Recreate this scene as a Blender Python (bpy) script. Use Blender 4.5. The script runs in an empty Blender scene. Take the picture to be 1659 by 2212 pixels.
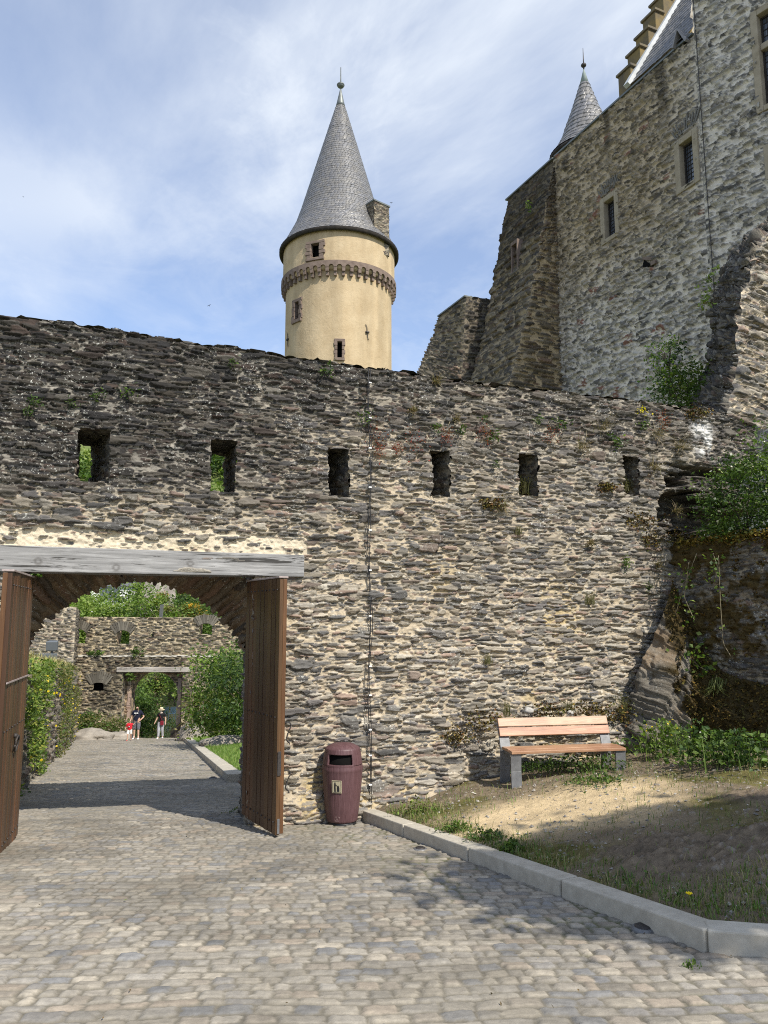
import bpy, bmesh, math, random
import numpy as np
from mathutils import Vector, Matrix
R = math.radians
rnd = random.Random(7)
SC = bpy.context.scene
COL = SC.collection
# ------------------------------------------------------------------ camera geometry (photo pixels of a 1659 x 2212 view)
F, CX, CY, PITCH = 1662.0, 829.5, 1106.0, R(8.0)
CAM = np.array([0.0, 0.0, 1.6])
SUN_EL, SUN_AZ = R(47), R(40)          # the sun stands behind the camera and to its right
SUN = np.array([math.sin(SUN_AZ)*math.cos(SUN_EL), -math.cos(SUN_AZ)*math.cos(SUN_EL), math.sin(SUN_EL)])

def ray(u, v):
    b = CY - v
    return np.array([u-CX, F*math.cos(PITCH)-b*math.sin(PITCH), F*math.sin(PITCH)+b*math.cos(PITCH)])
def at(u, v, Y):
    r = ray(u, v); return CAM + r*(Y/r[1])
def hit(u, v, p, n):
    r = ray(u, v); return CAM + r*(np.dot(np.asarray(p)-CAM, n)/np.dot(r, n))
def solve(u, v, zf, y0=3.0, y1=70.0):
    r = ray(u, v); Y = y0
    while Y < y1:
        p = CAM + r*(Y/r[1])
        if p[2] <= zf(p[0], p[1]): break
        Y += 0.02 if Y < 15 else 0.1
    return p
# ------------------------------------------------------------------ noise
def h2(i, j, s):
    a = (np.asarray(i, np.int64)*374761393 + np.asarray(j, np.int64)*668265263 + s*1013904223) & 0xffffffff
    a = ((a ^ (a >> 13))*1274126177) & 0xffffffff
    a = ((a ^ (a >> 15))*2246822519) & 0xffffffff
    return ((a ^ (a >> 16)) & 0xffffff)/16777216.0
def vn(x, y, s):
    x = np.asarray(x, float); y = np.asarray(y, float)
    i = np.floor(x).astype(np.int64); j = np.floor(y).astype(np.int64)
    fx = x-i; fy = y-j
    fx = fx*fx*(3-2*fx); fy = fy*fy*(3-2*fy)
    a = h2(i, j, s); b = h2(i+1, j, s); c = h2(i, j+1, s); d = h2(i+1, j+1, s)
    return (a*(1-fx)+b*fx)*(1-fy) + (c*(1-fx)+d*fx)*fy
def fbm(x, y, s, o=3):
    t = 0; a = .5; n = 0
    for k in range(o):
        t = t + a*vn(x*2**k, y*2**k, s+k*17); n += a; a *= .5
    return t/n
def sst(a, b, x):
    t = np.clip((np.asarray(x, float)-a)/(b-a), 0, 1); return t*t*(3-2*t)
# ------------------------------------------------------------------ mesh building
def link(name, me, mat, parent):
    o = bpy.data.objects.new(name, me); COL.objects.link(o)
    if mat: me.materials.append(mat)
    if parent is not None:
        o.parent = parent
        w = Matrix.Translation(parent.location)
        q = parent.parent
        while q is not None:
            w = Matrix.Translation(q.location) @ w if q.type == 'EMPTY' else w; q = q.parent
        if parent.type == 'EMPTY': o.matrix_parent_inverse = w.inverted()
    return o
def big(name, V, Fc, mat, parent=None, col=None, smooth=True):
    V = np.ascontiguousarray(V, np.float32); Fc = np.ascontiguousarray(Fc, np.int32)
    me = bpy.data.meshes.new(name); k = Fc.shape[1]
    me.vertices.add(len(V)); me.vertices.foreach_set('co', V.ravel())
    me.loops.add(Fc.size); me.loops.foreach_set('vertex_index', Fc.ravel())
    me.polygons.add(len(Fc)); me.polygons.foreach_set('loop_start', np.arange(0, Fc.size, k, dtype=np.int32))
    me.polygons.foreach_set('use_smooth', np.full(len(Fc), smooth))
    if col is not None:
        col = np.asarray(col, np.float32)
        if col.shape[1] == 3: col = np.hstack([col, np.zeros((len(col), 1), np.float32)])
        at_ = me.attributes.new('Col', 'FLOAT_COLOR', 'POINT'); at_.data.foreach_set('color', np.ascontiguousarray(col).ravel())
    me.update(calc_edges=True); me.validate()
    return link(name, me, mat, parent)
def joinp(ps):
    V, Fc, C, n = [], [], [], 0
    for v, f, c in ps:
        V.append(v); Fc.append(f+n); C.append(c); n += len(v)
    return np.vstack(V), np.vstack(Fc), np.vstack(C)
class MB:
    def __init__(s): s.v = []; s.f = []; s.c = []
    def add(s, vs, fs, col=None):
        n = len(s.v); s.v += [tuple(map(float, p)) for p in vs]; s.f += [tuple(i+n for i in f) for f in fs]
        s.c += [col or (.5, .5, .5, 0)]*len(vs); return s
    def box(s, o, a, b, c, col=None):
        o, a, b, c = (np.asarray(q, float) for q in (o, a, b, c))
        s.add([o, o+a, o+a+b, o+b, o+c, o+a+c, o+a+b+c, o+b+c],
              [(0, 3, 2, 1), (4, 5, 6, 7), (0, 1, 5, 4), (1, 2, 6, 5), (2, 3, 7, 6), (3, 0, 4, 7)], col); return s
    def hexa(s, pts, col=None):
        s.add(pts, [(0, 3, 2, 1), (4, 5, 6, 7), (0, 1, 5, 4), (1, 2, 6, 5), (2, 3, 7, 6), (3, 0, 4, 7)], col); return s
    def tube(s, pts, rad, n=8, col=None, cap=True):
        pts = [np.asarray(p, float) for p in pts]
        if not hasattr(rad, '__len__'): rad = [rad]*len(pts)
        vs = []; fs = []
        for i, p in enumerate(pts):
            t = pts[min(i+1, len(pts)-1)]-pts[max(i-1, 0)]; t = t/(np.linalg.norm(t)+1e-9)
            a = np.cross(t, (0, 0, 1) if abs(t[2]) < .9 else (1, 0, 0)); a /= np.linalg.norm(a); b = np.cross(t, a)
            for k in range(n):
                an = 2*math.pi*k/n; vs.append(p+rad[i]*(math.cos(an)*a+math.sin(an)*b))
        for i in range(len(pts)-1):
            for k in range(n):
                fs.append((i*n+k, i*n+(k+1) % n, (i+1)*n+(k+1) % n, (i+1)*n+k))
        if cap: fs += [tuple(range(n))[::-1], tuple((len(pts)-1)*n+k for k in range(n))]
        s.add(vs, fs, col); return s
    def lathe(s, c, prof, n=32, col=None, a0=0, a1=2*math.pi, skip=None, cap=True):
        c = np.asarray(c, float); full = abs(a1-a0-2*math.pi) < 1e-6; m = n if full else n+1
        vs = [c+np.array([r*math.cos(a0+(a1-a0)*k/n), r*math.sin(a0+(a1-a0)*k/n), z]) for r, z in prof for k in range(m)]
        fs = []
        for i in range(len(prof)-1):
            for k in range(n):
                if skip and skip(a0+(a1-a0)*(k+.5)/n, (prof[i][1]+prof[i+1][1])/2): continue
                k2 = (k+1) % m
                fs.append((i*m+k, i*m+k2, (i+1)*m+k2, (i+1)*m+k))
        if cap and full: fs += [tuple(range(m))[::-1], tuple((len(prof)-1)*m+k for k in range(m))]
        s.add(vs, fs, col); return s
    def ball(s, c, r, col=None, n=10, sz=1.0):
        prof = [(max(r*math.sin(math.pi*i/n), 1e-4), -r*sz*math.cos(math.pi*i/n)) for i in range(n+1)]
        return s.lathe(c, prof, n*2, col, cap=False)
    def prism(s, poly, ext, col=None):
        poly = [np.asarray(p, float) for p in poly]; ext = np.asarray(ext, float); n = len(poly)
        s.add(poly+[p+ext for p in poly], [tuple(range(n))[::-1], tuple(range(n, 2*n))]+[(i, (i+1) % n, n+(i+1) % n, n+i) for i in range(n)], col); return s
    def build(s, name, mat, parent=None, smooth=False, bevel=0, label=None):
        me = bpy.data.meshes.new(name); me.from_pydata(s.v, [], s.f)
        a = me.attributes.new('Col', 'FLOAT_COLOR', 'POINT')
        a.data.foreach_set('color', np.array([c if len(c) == 4 else (*c, 0) for c in s.c], np.float32).ravel())
        bm = bmesh.new(); bm.from_mesh(me); bmesh.ops.recalc_face_normals(bm, faces=bm.faces); bm.to_mesh(me); bm.free()
        me.polygons.foreach_set('use_smooth', [smooth]*len(me.polygons))
        o = link(name, me, mat, parent)
        if bevel:
            b = o.modifiers.new('bevel', 'BEVEL'); b.width = bevel; b.segments = 2; b.limit_method = 'ANGLE'; b.angle_limit = R(40)
        if label: o['label'] = label
        return o
def thing(name, loc, label, cat, group=None):
    o = bpy.data.objects.new(name, None); COL.objects.link(o); o.location = tuple(map(float, loc)); o.empty_display_size = .2
    return tag(o, label, cat, group)
def tag(o, label, cat, group=None, kind=None):
    o['label'] = label; o['category'] = cat
    if group: o['group'] = group
    if kind: o['kind'] = kind
    return o
def struct(o, kind='structure'):
    o['kind'] = kind; return o
# ------------------------------------------------------------------ masonry relief: courses of irregular stones bedded in mortar
def cells(x, y, rh, w, s, jr=.45, jw=.5):
    r = np.floor(y/rh).astype(np.int64)
    b = lambda k: (k+jr*(h2(k, 0, s)-.5))*rh
    r = np.where(y < b(r), r-1, np.where(y >= b(r+1), r+1, r))
    y0, y1 = b(r), b(r+1)
    wr = w*(.65+.7*h2(r, 3, s+1)); xo = x+h2(r, 5, s+2)*97*w
    c = np.floor(xo/wr).astype(np.int64)
    q = lambda k: (k+jw*(h2(k, r, s+3)-.5))*wr
    c = np.where(xo < q(c), c-1, np.where(xo >= q(c+1), c+1, c))
    x0, x1 = q(c), q(c+1)
    return r, c, (xo-(x0+x1)/2)/((x1-x0)/2), (y-(y0+y1)/2)/((y1-y0)/2), (x1-x0)/2, (y1-y0)/2
def stones(x, y, sp, seed, dens=1.0):
    """relief and colour of a rubble face at (x, y) metres; dens (array or number) scales how many stones show"""
    warp = sp.get('warp', .05)
    xw = x+warp*2*(fbm(x*1.7, y*2.3, seed+50)-.5)+warp*.6*(vn(x*9, y*9, seed+51)-.5)
    yw = y+warp*2*(fbm(x*.9, y*1.6, seed+60)-.5)+warp*.7*(vn(x*6, y*8, seed+61)-.5)
    mort = sp.get('mrel', .02)*(fbm(x*5, y*7, seed+70)-.4)+sp.get('mrel', .02)*.5*(vn(x*27, y*31, seed+72)-.5)
    H = mort.copy(); mask = np.zeros_like(H); col = np.zeros(H.shape+(3,))
    pal = np.array(sp['pal'])
    for li, (rh, w, ex, prot, edge) in enumerate(sp['layers']):
        s = seed+li*101
        r, c, u, v, hx, hy = cells(xw, yw+li*.37, rh, w, s)
        e = h2(r, c, s+11)
        su = .62+.36*h2(r, c, s+12); sv = .58+.38*h2(r, c, s+13)
        u2 = (u-(1-su)*1.2*(h2(r, c, s+14)-.5))/su
        v2 = (v+(h2(r, c, s+15)-.5)*sp.get('rot', .7)*u-(1-sv)*1.2*(h2(r, c, s+16)-.5))/sv*(1+sp.get('wedge', .5)*(h2(r, c, s+26)-.5)*2*u)
        qd = (u2 > 0)*1+(v2 > 0)*2
        k = .2+.75*h2(r*4+qd, c, s+17)
        au, av = np.abs(u2), np.abs(v2)
        rr = np.maximum(np.maximum(au, av), k*au+(1.08-.5*k)*av)
        rr = rr+.34*(vn(x*19, y*34, s+18)-.5)+.2*(vn(x*41, y*70, s+19)-.5)
        pr = np.clip((1-rr)/edge, 0, 1)**.55
        lam = fbm(x*5+y*3, y*52, s+21, 3)-.5; lam = lam*.5+.35*(np.floor(lam*9)/9)
        face = prot*(.35+1.0*h2(r, c, s+20))*(1+.45*v*(h2(r, c, s+23)-.2))+sp.get('lam', .012)*lam
        hs = np.where((pr > 0) & (e < ex*dens), pr*face-.004, -1)
        win = hs > H
        H = np.where(win, hs, H); mask = np.where(win, 1, mask)
        ci = (h2(r, c, s+24)*len(pal)).astype(int).clip(0, len(pal)-1)
        cc = pal[ci]*(.7+.6*h2(r, c, s+25))[..., None]*(1+.5*lam)[..., None]
        col = np.where(win[..., None], cc, col)
    mc = np.array(sp['mortar'])*(.82+.36*fbm(x*3, y*3, seed+80))[..., None]
    col = np.where(mask[..., None] > 0, col, mc)
    return H, col, mask
def patch(p00, p10, p01, p11, res, sp, seed, keep=None, colfn=None, dens=None, out=None, relief=1.0, hfn=None):
    """a masonry face over the quadrilateral p00-p10 (foot) p01-p11 (top)"""
    p00, p10, p01, p11 = (np.asarray(p, float) for p in (p00, p10, p01, p11))
    W = max(np.linalg.norm(p10-p00), np.linalg.norm(p11-p01)); Hh = max(np.linalg.norm(p01-p00), np.linalg.norm(p11-p10))
    nx = max(2, int(W/res)+1); ny = max(2, int(Hh/res)+1)
    a, b = np.meshgrid(np.linspace(0, 1, nx), np.linspace(0, 1, ny))
    P = ((1-a)*(1-b))[..., None]*p00+(a*(1-b))[..., None]*p10+((1-a)*b)[..., None]*p01+(a*b)[..., None]*p11
    n = np.cross(p10-p00+p11-p01, p01-p00+p11-p10); n /= np.linalg.norm(n)
    if out is not None and np.dot(n, out) < 0: n = -n
    e1 = (p10-p00)/np.linalg.norm(p10-p00)
    x = (P-p00)@e1; y = (P-p00)@np.cross(n, e1)
    if np.dot(np.cross(n, e1), p01-p00) < 0: y = -y
    d = 1.0 if dens is None else dens(x, y, P)
    H, c, m = stones(x, y, sp, seed, d)
    if colfn: c, m = colfn(x, y, P, c, m)
    if hfn: H = H+hfn(x, y, P)
    V = P+n*(H*relief)[..., None]
    idx = np.arange(nx*ny).reshape(ny, nx)
    Fc = np.stack([idx[:-1, :-1], idx[:-1, 1:], idx[1:, 1:], idx[1:, :-1]], -1)
    if keep is not None:
        xc = (x[:-1, :-1]+x[1:, 1:])/2; yc = (y[:-1, :-1]+y[1:, 1:])/2; Pc = (P[:-1, :-1]+P[1:, 1:])/2
        Fc = Fc[keep(xc, yc, Pc)]
    else: Fc = Fc.reshape(-1, 4)
    return V.reshape(-1, 3), Fc.reshape(-1, 4), np.concatenate([c, m[..., None]], -1).reshape(-1, 4)
# ------------------------------------------------------------------ materials
def newmat(name):
    m = bpy.data.materials.new(name); m.use_nodes = True; nt = m.node_tree; nt.nodes.clear()
    o = nt.nodes.new('ShaderNodeOutputMaterial'); b = nt.nodes.new('ShaderNodeBsdfPrincipled')
    nt.links.new(b.outputs[0], o.inputs[0]); return m, nt, b
def N(nt, t, **kw):
    n = nt.nodes.new(t)
    for k, v in kw.items():
        if k.startswith('i_'):
            key = k[2:].replace('_', ' '); n.inputs[int(key) if key.isdigit() else key].default_value = v
        else: setattr(n, k, v)
    return n
def mixc(nt, fac, a, b, mode='MIX'):
    m = N(nt, 'ShaderNodeMix', data_type='RGBA', blend_type=mode)
    for s, q in ((0, fac), (6, a), (7, b)):
        if isinstance(q, bpy.types.NodeSocket): nt.links.new(q, m.inputs[s])
        else: m.inputs[s].default_value = q if s == 0 else (*q, 1)
    return m.outputs[2]
def noise(nt, scale, detail=4, rough=.6, vec=None, dist=0):
    n = N(nt, 'ShaderNodeTexNoise', i_Scale=scale, i_Detail=detail, i_Roughness=rough, i_Distortion=dist)
    if vec is not None: nt.links.new(vec, n.inputs['Vector'])
    return n.outputs[0]
def ramp(nt, fac, a, b, lo=0.0, hi=1.0):
    m = N(nt, 'ShaderNodeMapRange', i_1=a, i_2=b, i_3=lo, i_4=hi); nt.links.new(fac, m.inputs[0]); return m.outputs[0]
def objvec(nt, scale=(1, 1, 1), rotz=0):
    t = N(nt, 'ShaderNodeTexCoord'); m1 = N(nt, 'ShaderNodeMapping'); m1.inputs['Rotation'].default_value = (0, 0, rotz)
    m2 = N(nt, 'ShaderNodeMapping'); m2.inputs['Scale'].default_value = scale
    nt.links.new(t.outputs['Object'], m1.inputs[0]); nt.links.new(m1.outputs[0], m2.inputs[0]); return m2.outputs[0]
def bump(nt, b, h, strength=.5, dist=.01):
    n = N(nt, 'ShaderNodeBump', i_Strength=strength, i_Distance=dist); nt.links.new(h, n.inputs['Height'])
    nt.links.new(n.outputs[0], b.inputs['Normal'])
def set_(b, rough=.8, metal=0, spec=.3):
    b.inputs['Roughness'].default_value = rough; b.inputs['Metallic'].default_value = metal; b.inputs['Specular IOR Level'].default_value = spec
def mat_stone(name, lichen=.5, scale=1.0, bs=.6, lcol=(.62, .62, .56)):
    m, nt, b = newmat(name); set_(b, .88, 0, .25)
    a = N(nt, 'ShaderNodeAttribute', attribute_name='Col'); v = objvec(nt)
    n1 = noise(nt, 14*scale, 5, .7, v); n2 = noise(nt, 55*scale, 4, .7, v)
    c = mixc(nt, 1.0, a.outputs['Color'], mixc(nt, n1, (.55, .55, .56), (1.45, 1.44, 1.42)), 'MULTIPLY')
    sp = noise(nt, 34*scale, 3, .6, v, .4); ar = noise(nt, 2.2*scale, 2, .5, v)
    k = N(nt, 'ShaderNodeMath', operation='MULTIPLY'); nt.links.new(ramp(nt, sp, .60, .66), k.inputs[0]); nt.links.new(ramp(nt, ar, .45, .62), k.inputs[1])
    k2 = N(nt, 'ShaderNodeMath', operation='MULTIPLY'); nt.links.new(k.outputs[0], k2.inputs[0]); nt.links.new(a.outputs['Alpha'], k2.inputs[1])
    k3 = N(nt, 'ShaderNodeMath', operation='MULTIPLY', i_1=lichen); nt.links.new(k2.outputs[0], k3.inputs[0])
    c = mixc(nt, k3.outputs[0], c, lcol)
    nt.links.new(c, b.inputs['Base Color'])
    s = N(nt, 'ShaderNodeMath', operation='ADD'); nt.links.new(n2, s.inputs[0]); nt.links.new(n1, s.inputs[1])
    bump(nt, b, s.outputs[0], bs, .016/scale); return m
def mat_attr(name, rough=.8, var=.25, scale=20, spec=.3, bs=0, metal=0):
    m, nt, b = newmat(name); set_(b, rough, metal, spec)
    a = N(nt, 'ShaderNodeAttribute', attribute_name='Col'); n = noise(nt, scale, 4, .65, objvec(nt))
    c = mixc(nt, 1.0, a.outputs['Color'], mixc(nt, n, (1-var,)*3, (1+var,)*3), 'MULTIPLY')
    nt.links.new(c, b.inputs['Base Color'])
    if bs: bump(nt, b, n, bs, .02)
    return m
def mat_leaf(name, trans=.35):
    m, nt, b = newmat(name); set_(b, .55, 0, .35)
    a = N(nt, 'ShaderNodeAttribute', attribute_name='Col'); nt.links.new(a.outputs['Color'], b.inputs['Base Color'])
    t = N(nt, 'ShaderNodeBsdfTranslucent'); g = mixc(nt, 1.0, a.outputs['Color'], (1.3, 1.5, .6), 'MULTIPLY'); nt.links.new(g, t.inputs[0])
    x = N(nt, 'ShaderNodeMixShader', i_0=trans); nt.links.new(b.outputs[0], x.inputs[1]); nt.links.new(t.outputs[0], x.inputs[2])
    nt.links.new(x.outputs[0], nt.nodes['Material Output'].inputs[0]); return m
def mat_plain(name, c1, c2, scale=8, rough=.7, metal=0, spec=.4, bs=.2, vscale=(1, 1, 1), rotz=0, det=5):
    m, nt, b = newmat(name); set_(b, rough, metal, spec); v = objvec(nt, vscale, rotz); n = noise(nt, scale, det, .65, v)
    nt.links.new(mixc(nt, ramp(nt, n, .3, .7), c1, c2), b.inputs['Base Color'])
    if bs: bump(nt, b, n, bs, .006)
    return m
def mat_wood(name, c1, c2, c3, grain=(30, 30, 1.3), rotz=0, rough=.6, bs=.5, crack=0.0, spec=.35, plank=False, knots=()):
    m, nt, b = newmat(name); set_(b, rough, 0, spec); v = objvec(nt, grain, rotz)
    n = noise(nt, 1.0, 6, .7, v, .6); big_ = noise(nt, 1.7, 3, .6, objvec(nt)); f = noise(nt, 4.0, 3, .7, v)
    c = mixc(nt, ramp(nt, n, .32, .68), c1, c2); c = mixc(nt, ramp(nt, big_, .4, .75), c, c3)
    c = mixc(nt, 1.0, c, mixc(nt, f, (.7, .7, .7), (1.3, 1.3, 1.3)), 'MULTIPLY')
    if plank: c = mixc(nt, 1.0, c, N(nt, 'ShaderNodeAttribute', attribute_name='Col').outputs['Color'], 'MULTIPLY')
    for kx, kz in knots:
        t_ = N(nt, 'ShaderNodeTexCoord'); mp = N(nt, 'ShaderNodeMapping'); mp.inputs['Location'].default_value = (-kx[0], -kx[1], -kz); mp.inputs['Scale'].default_value = (1, 1, 1); nt.links.new(t_.outputs['Object'], mp.inputs[0])
        ln = N(nt, 'ShaderNodeVectorMath', operation='LENGTH'); nt.links.new(mp.outputs[0], ln.inputs[0]); wv = N(nt, 'ShaderNodeMath', operation='MULTIPLY_ADD', i_1=95.0); nt.links.new(ln.outputs['Value'], wv.inputs[0]); nt.links.new(ramp(nt, f, 0, 1, 0, 9), wv.inputs[2])
        sn = N(nt, 'ShaderNodeMath', operation='SINE'); nt.links.new(wv.outputs[0], sn.inputs[0]); kf = N(nt, 'ShaderNodeMath', operation='MULTIPLY'); nt.links.new(ramp(nt, sn.outputs[0], -.6, .8, .15, .65), kf.inputs[0]); nt.links.new(ramp(nt, ln.outputs['Value'], .10, .02), kf.inputs[1]); c = mixc(nt, kf.outputs[0], c, (.07, .062, .055))
    if crack: c = mixc(nt, ramp(nt, noise(nt, .55, 5, .75, v, 1.2), .44, .40, 0, crack), c, (.03, .028, .025))
    nt.links.new(c, b.inputs['Base Color']); bump(nt, b, n, bs, .006); return m
M = {}
M['stone'] = mat_stone('rubble_slate', .85)
M['castle'] = mat_stone('castle_rubble', .35, .45, .5)
M['far_stone'] = mat_stone('far_rubble', .35, .3, .6)
M['cobble'] = mat_stone('cobble_stone', .0, 1.6, .3)
M['soil'] = mat_stone('bare_soil', .0, 1.2, .9)
M['rock'] = mat_stone('bed_rock', .55, .8, 1.0)
M['leaf'] = mat_leaf('leaf'); M['grass'] = mat_leaf('grass_blade', .25); M['dry'] = mat_leaf('dry_stem', .15)
M['moss'] = mat_attr('moss', .95, .5, 60, .1, .8)
M['bark'] = mat_attr('bark', .9, .4, 18, .2, .8)
M['attr'] = mat_attr('painted', .7, .1, 30); M['cloth'] = mat_attr('cloth', .9, .15, 60, .1)
M['concrete'] = mat_plain('kerb_concrete', (.37, .335, .27), (.53, .485, .40), 9, .9, 0, .2, .5, det=8)
M['gate_wood'] = mat_wood('gate_wood', (.056, .027, .012), (.118, .058, .025), (.082, .039, .017), (26, 26, 1.1), 0, .5, .35, 0, .4, True)
M['beam_wood'] = mat_wood('weathered_oak', (.20, .195, .19), (.44, .43, .415), (.28, .27, .262), (1.1, 22, 22), -math.atan(.4), .85, .7, .9, .2)
M['far_beam'] = mat_wood('far_oak', (.34, .31, .27), (.5, .46, .41), (.3, .27, .24), (1.3, 14, 14), 0, .85, .7, .6, .2)
M['bench_wood'] = mat_wood('bench_wood', (.50, .21, .10), (.66, .36, .19), (.42, .15, .08), (1.6, 20, 20), -math.atan(.3), .45, .3, 0, .45)
M['steel'] = mat_plain('galvanised_steel', (.13, .132, .135), (.21, .212, .215), 14, .5, .35, .4, .1)
M['iron'] = mat_plain('wrought_iron', (.035, .032, .03), (.08, .07, .065), 30, .6, .4, .4, .3)
M['lead'] = mat_plain('lead_cap', (.30, .24, .22), (.45, .38, .36), 12, .6, .3, .4, .2)
M['plaster'] = mat_plain('ochre_plaster', (.43, .325, .195), (.53, .42, .27), 1.1, .95, 0, .15, .0, det=9)
M['slate'] = mat_attr('roof_slate', .42, .25, 5, .5, .15)
M['zinc'] = mat_plain('zinc_cap', (.12, .13, .125), (.19, .205, .195), 3, .5, .4, .4, .1)
M['redstone'] = mat_plain('red_sandstone', (.125, .092, .076), (.225, .172, .14), 3.5, .9, 0, .2, .4, det=7)
M['sandstone'] = mat_plain('yellow_sandstone', (.27, .225, .155), (.38, .325, .24), 3.0, .9, 0, .2, .4, det=7)
M['darkwood'] = mat_plain('dark_timber', (.02, .018, .016), (.05, .042, .036), 5, .8, 0, .2, .2)
M['inside'] = mat_plain('dark_interior', (.006, .006, .006), (.012, .011, .010), 3, .95, 0, .05, 0)
M['glass'] = mat_plain('leaded_glass', (.05, .06, .08), (.10, .115, .14), 2, .08, 0, .9, .02)
M['bin'] = mat_wood('bin_plastic', (.075, .034, .036), (.135, .072, .076), (.10, .05, .053), (22, 22, 1.6), 0, .5, .25, 0, .4)
M['white'] = mat_plain('white_paint', (.70, .70, .68), (.80, .80, .78), 5, .7, 0, .3, .05)
M['black'] = mat_plain('black_plastic', (.012, .012, .013), (.022, .022, .024), 20, .5, 0, .4, .05)
# plaster: hand-trowelled relief
nt = M['plaster'].node_tree; bump(nt, [n for n in nt.nodes if n.type == 'BSDF_PRINCIPLED'][0], noise(nt, 3.0, 8, .7, objvec(nt), 1.0), .55, .06)
b_ = [n for n in nt.nodes if n.type == 'BSDF_PRINCIPLED'][0]; src = b_.inputs['Base Color'].links[0].from_socket
st_ = ramp(nt, noise(nt, 1.0, 5, .6, objvec(nt, (1.1, 1.1, .14))), .38, .66, .80, 1.05); gr = N(nt, 'ShaderNodeCombineColor'); [nt.links.new(st_, gr.inputs[i]) for i in range(3)]
nt.links.new(mixc(nt, 1.0, src, gr.outputs[0], 'MULTIPLY'), b_.inputs['Base Color'])
# ------------------------------------------------------------------ generic stone surface over a grid of points
def surf(P, sp, seed, keep=None, colfn=None, dens=None, out=None, relief=1.0, hfn=None, swap=False, taper=''):
    P = np.asarray(P, float)
    du = np.gradient(P, axis=1); dv = np.gradient(P, axis=0)
    n = np.cross(du, dv); n /= np.linalg.norm(n, axis=-1, keepdims=True)+1e-9
    if out is not None and np.dot(n.mean((0, 1)), out) < 0: n = -n
    x = np.linalg.norm(du, axis=-1).mean(0); x = np.cumsum(x)-x[0]
    y = np.linalg.norm(dv, axis=-1).mean(1); y = np.cumsum(y)-y[0]
    x, y = np.meshgrid(x, y)
    if swap: x, y = y, x
    H, c, m = stones(x, y, sp, seed, 1.0 if dens is None else dens(x, y, P))
    if colfn: c, m = colfn(x, y, P, c, m)
    if hfn: H = H+hfn(x, y, P)
    ny, nx = x.shape
    if taper:
        T = np.ones((ny, nx)); w = 3
        for ch in taper:
            ii = np.arange(nx)[None] if ch in 'lr' else np.arange(ny)[:, None]
            m_ = nx if ch in 'lr' else ny
            T = T*np.clip((ii if ch in 'lb' else m_-1-ii)/w, 0, 1)
        H = H*T
    V = P+n*(H*relief)[..., None]
    idx = np.arange(nx*ny).reshape(ny, nx)
    Fc = np.stack([idx[:-1, :-1], idx[:-1, 1:], idx[1:, 1:], idx[1:, :-1]], -1)
    if keep is not None:
        Pc = (P[:-1, :-1]+P[1:, 1:])/2
        Fc = Fc[keep((x[:-1, :-1]+x[1:, 1:])/2, (y[:-1, :-1]+y[1:, 1:])/2, Pc)]
    return V.reshape(-1, 3), Fc.reshape(-1, 4), np.concatenate([c, np.asarray(m, float)[..., None]], -1).reshape(-1, 4)
def resamp(pts, n):
    pts = np.array(pts, float); d = np.r_[0, np.cumsum(np.linalg.norm(np.diff(pts, axis=0), axis=1))]
    t = np.linspace(0, d[-1], n); return np.stack([np.interp(t, d, pts[:, k]) for k in range(pts.shape[1])], 1)
def ruled(A, B, res):
    A = np.array(A, float); B = np.array(B, float)
    la = np.linalg.norm(np.diff(A, axis=0), axis=1).sum(); lb = np.linalg.norm(np.diff(B, axis=0), axis=1).sum()
    n = max(3, int(max(la, lb)/res)); A = resamp(A, n); B = resamp(B, n)
    m = max(3, int(np.linalg.norm(A-B, axis=1).max()/res)); t = np.linspace(0, 1, m)[:, None, None]
    return A[None]*(1-t)+B[None]*t
def jag(pts, amp, s, step=.12):
    L = np.linalg.norm(np.diff(np.array(pts, float), axis=0), axis=1).sum(); q = resamp(pts, max(3, int(L/step)))
    t = np.linspace(0, L, len(q)); w = np.sin(np.pi*np.clip(t/L, .02, .98))**.3
    q[:, 0] += amp*(h2(np.arange(len(q)), 1, s)-.5)*2*w; q[:, 1] += amp*(h2(np.arange(len(q)), 2, s)-.5)*w; return q
def quad(p00, p10, p01, p11, res): return ruled([p00, p10], [p01, p11], res)
SLATE = [(.075, .072, .068), (.10, .095, .087), (.125, .115, .10), (.085, .08, .074), (.155, .14, .115), (.17, .15, .12), (.125, .10, .082), (.20, .182, .152)]
BROWN = [(.17, .145, .11), (.21, .185, .145), (.14, .122, .10), (.115, .105, .095), (.24, .21, .165), (.19, .14, .11), (.10, .093, .088), (.26, .235, .19)]
SP_WALL = dict(layers=[(.135, .40, .22, .066, .14), (.088, .34, .66, .060, .15), (.058, .25, .85, .050, .2), (.038, .17, .80, .038, .25), (.024, .10, .6, .028, .35)], pal=SLATE+BROWN, mortar=(.41, .345, .25), warp=.035, mrel=.04, rot=.85, lam=.03, wedge=.7)
SP_FAR = dict(layers=[(.15, .62, .92, .10, .3), (.10, .34, .7, .07, .4)], pal=BROWN+SLATE[2:], mortar=(.46, .39, .28), warp=.04, mrel=.03, rot=.25, lam=.01)
SP_GATE = dict(layers=[(.105, .62, .95, .09, .3), (.07, .34, .7, .06, .4)], pal=BROWN+SLATE[2:], mortar=(.48, .41, .30), warp=.05, mrel=.03, rot=.2, lam=.01)
SP_CAST = dict(layers=[(.12, .42, .5, .10, .28), (.085, .28, .5, .09, .3), (.06, .2, .45, .075, .4)], pal=[(.11, .104, .095), (.20, .187, .165), (.28, .262, .23), (.33, .31, .27), (.38, .355, .31), (.24, .215, .18)], mortar=(.62, .565, .475), warp=.09, mrel=.06, rot=.55, lam=.03)
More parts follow.
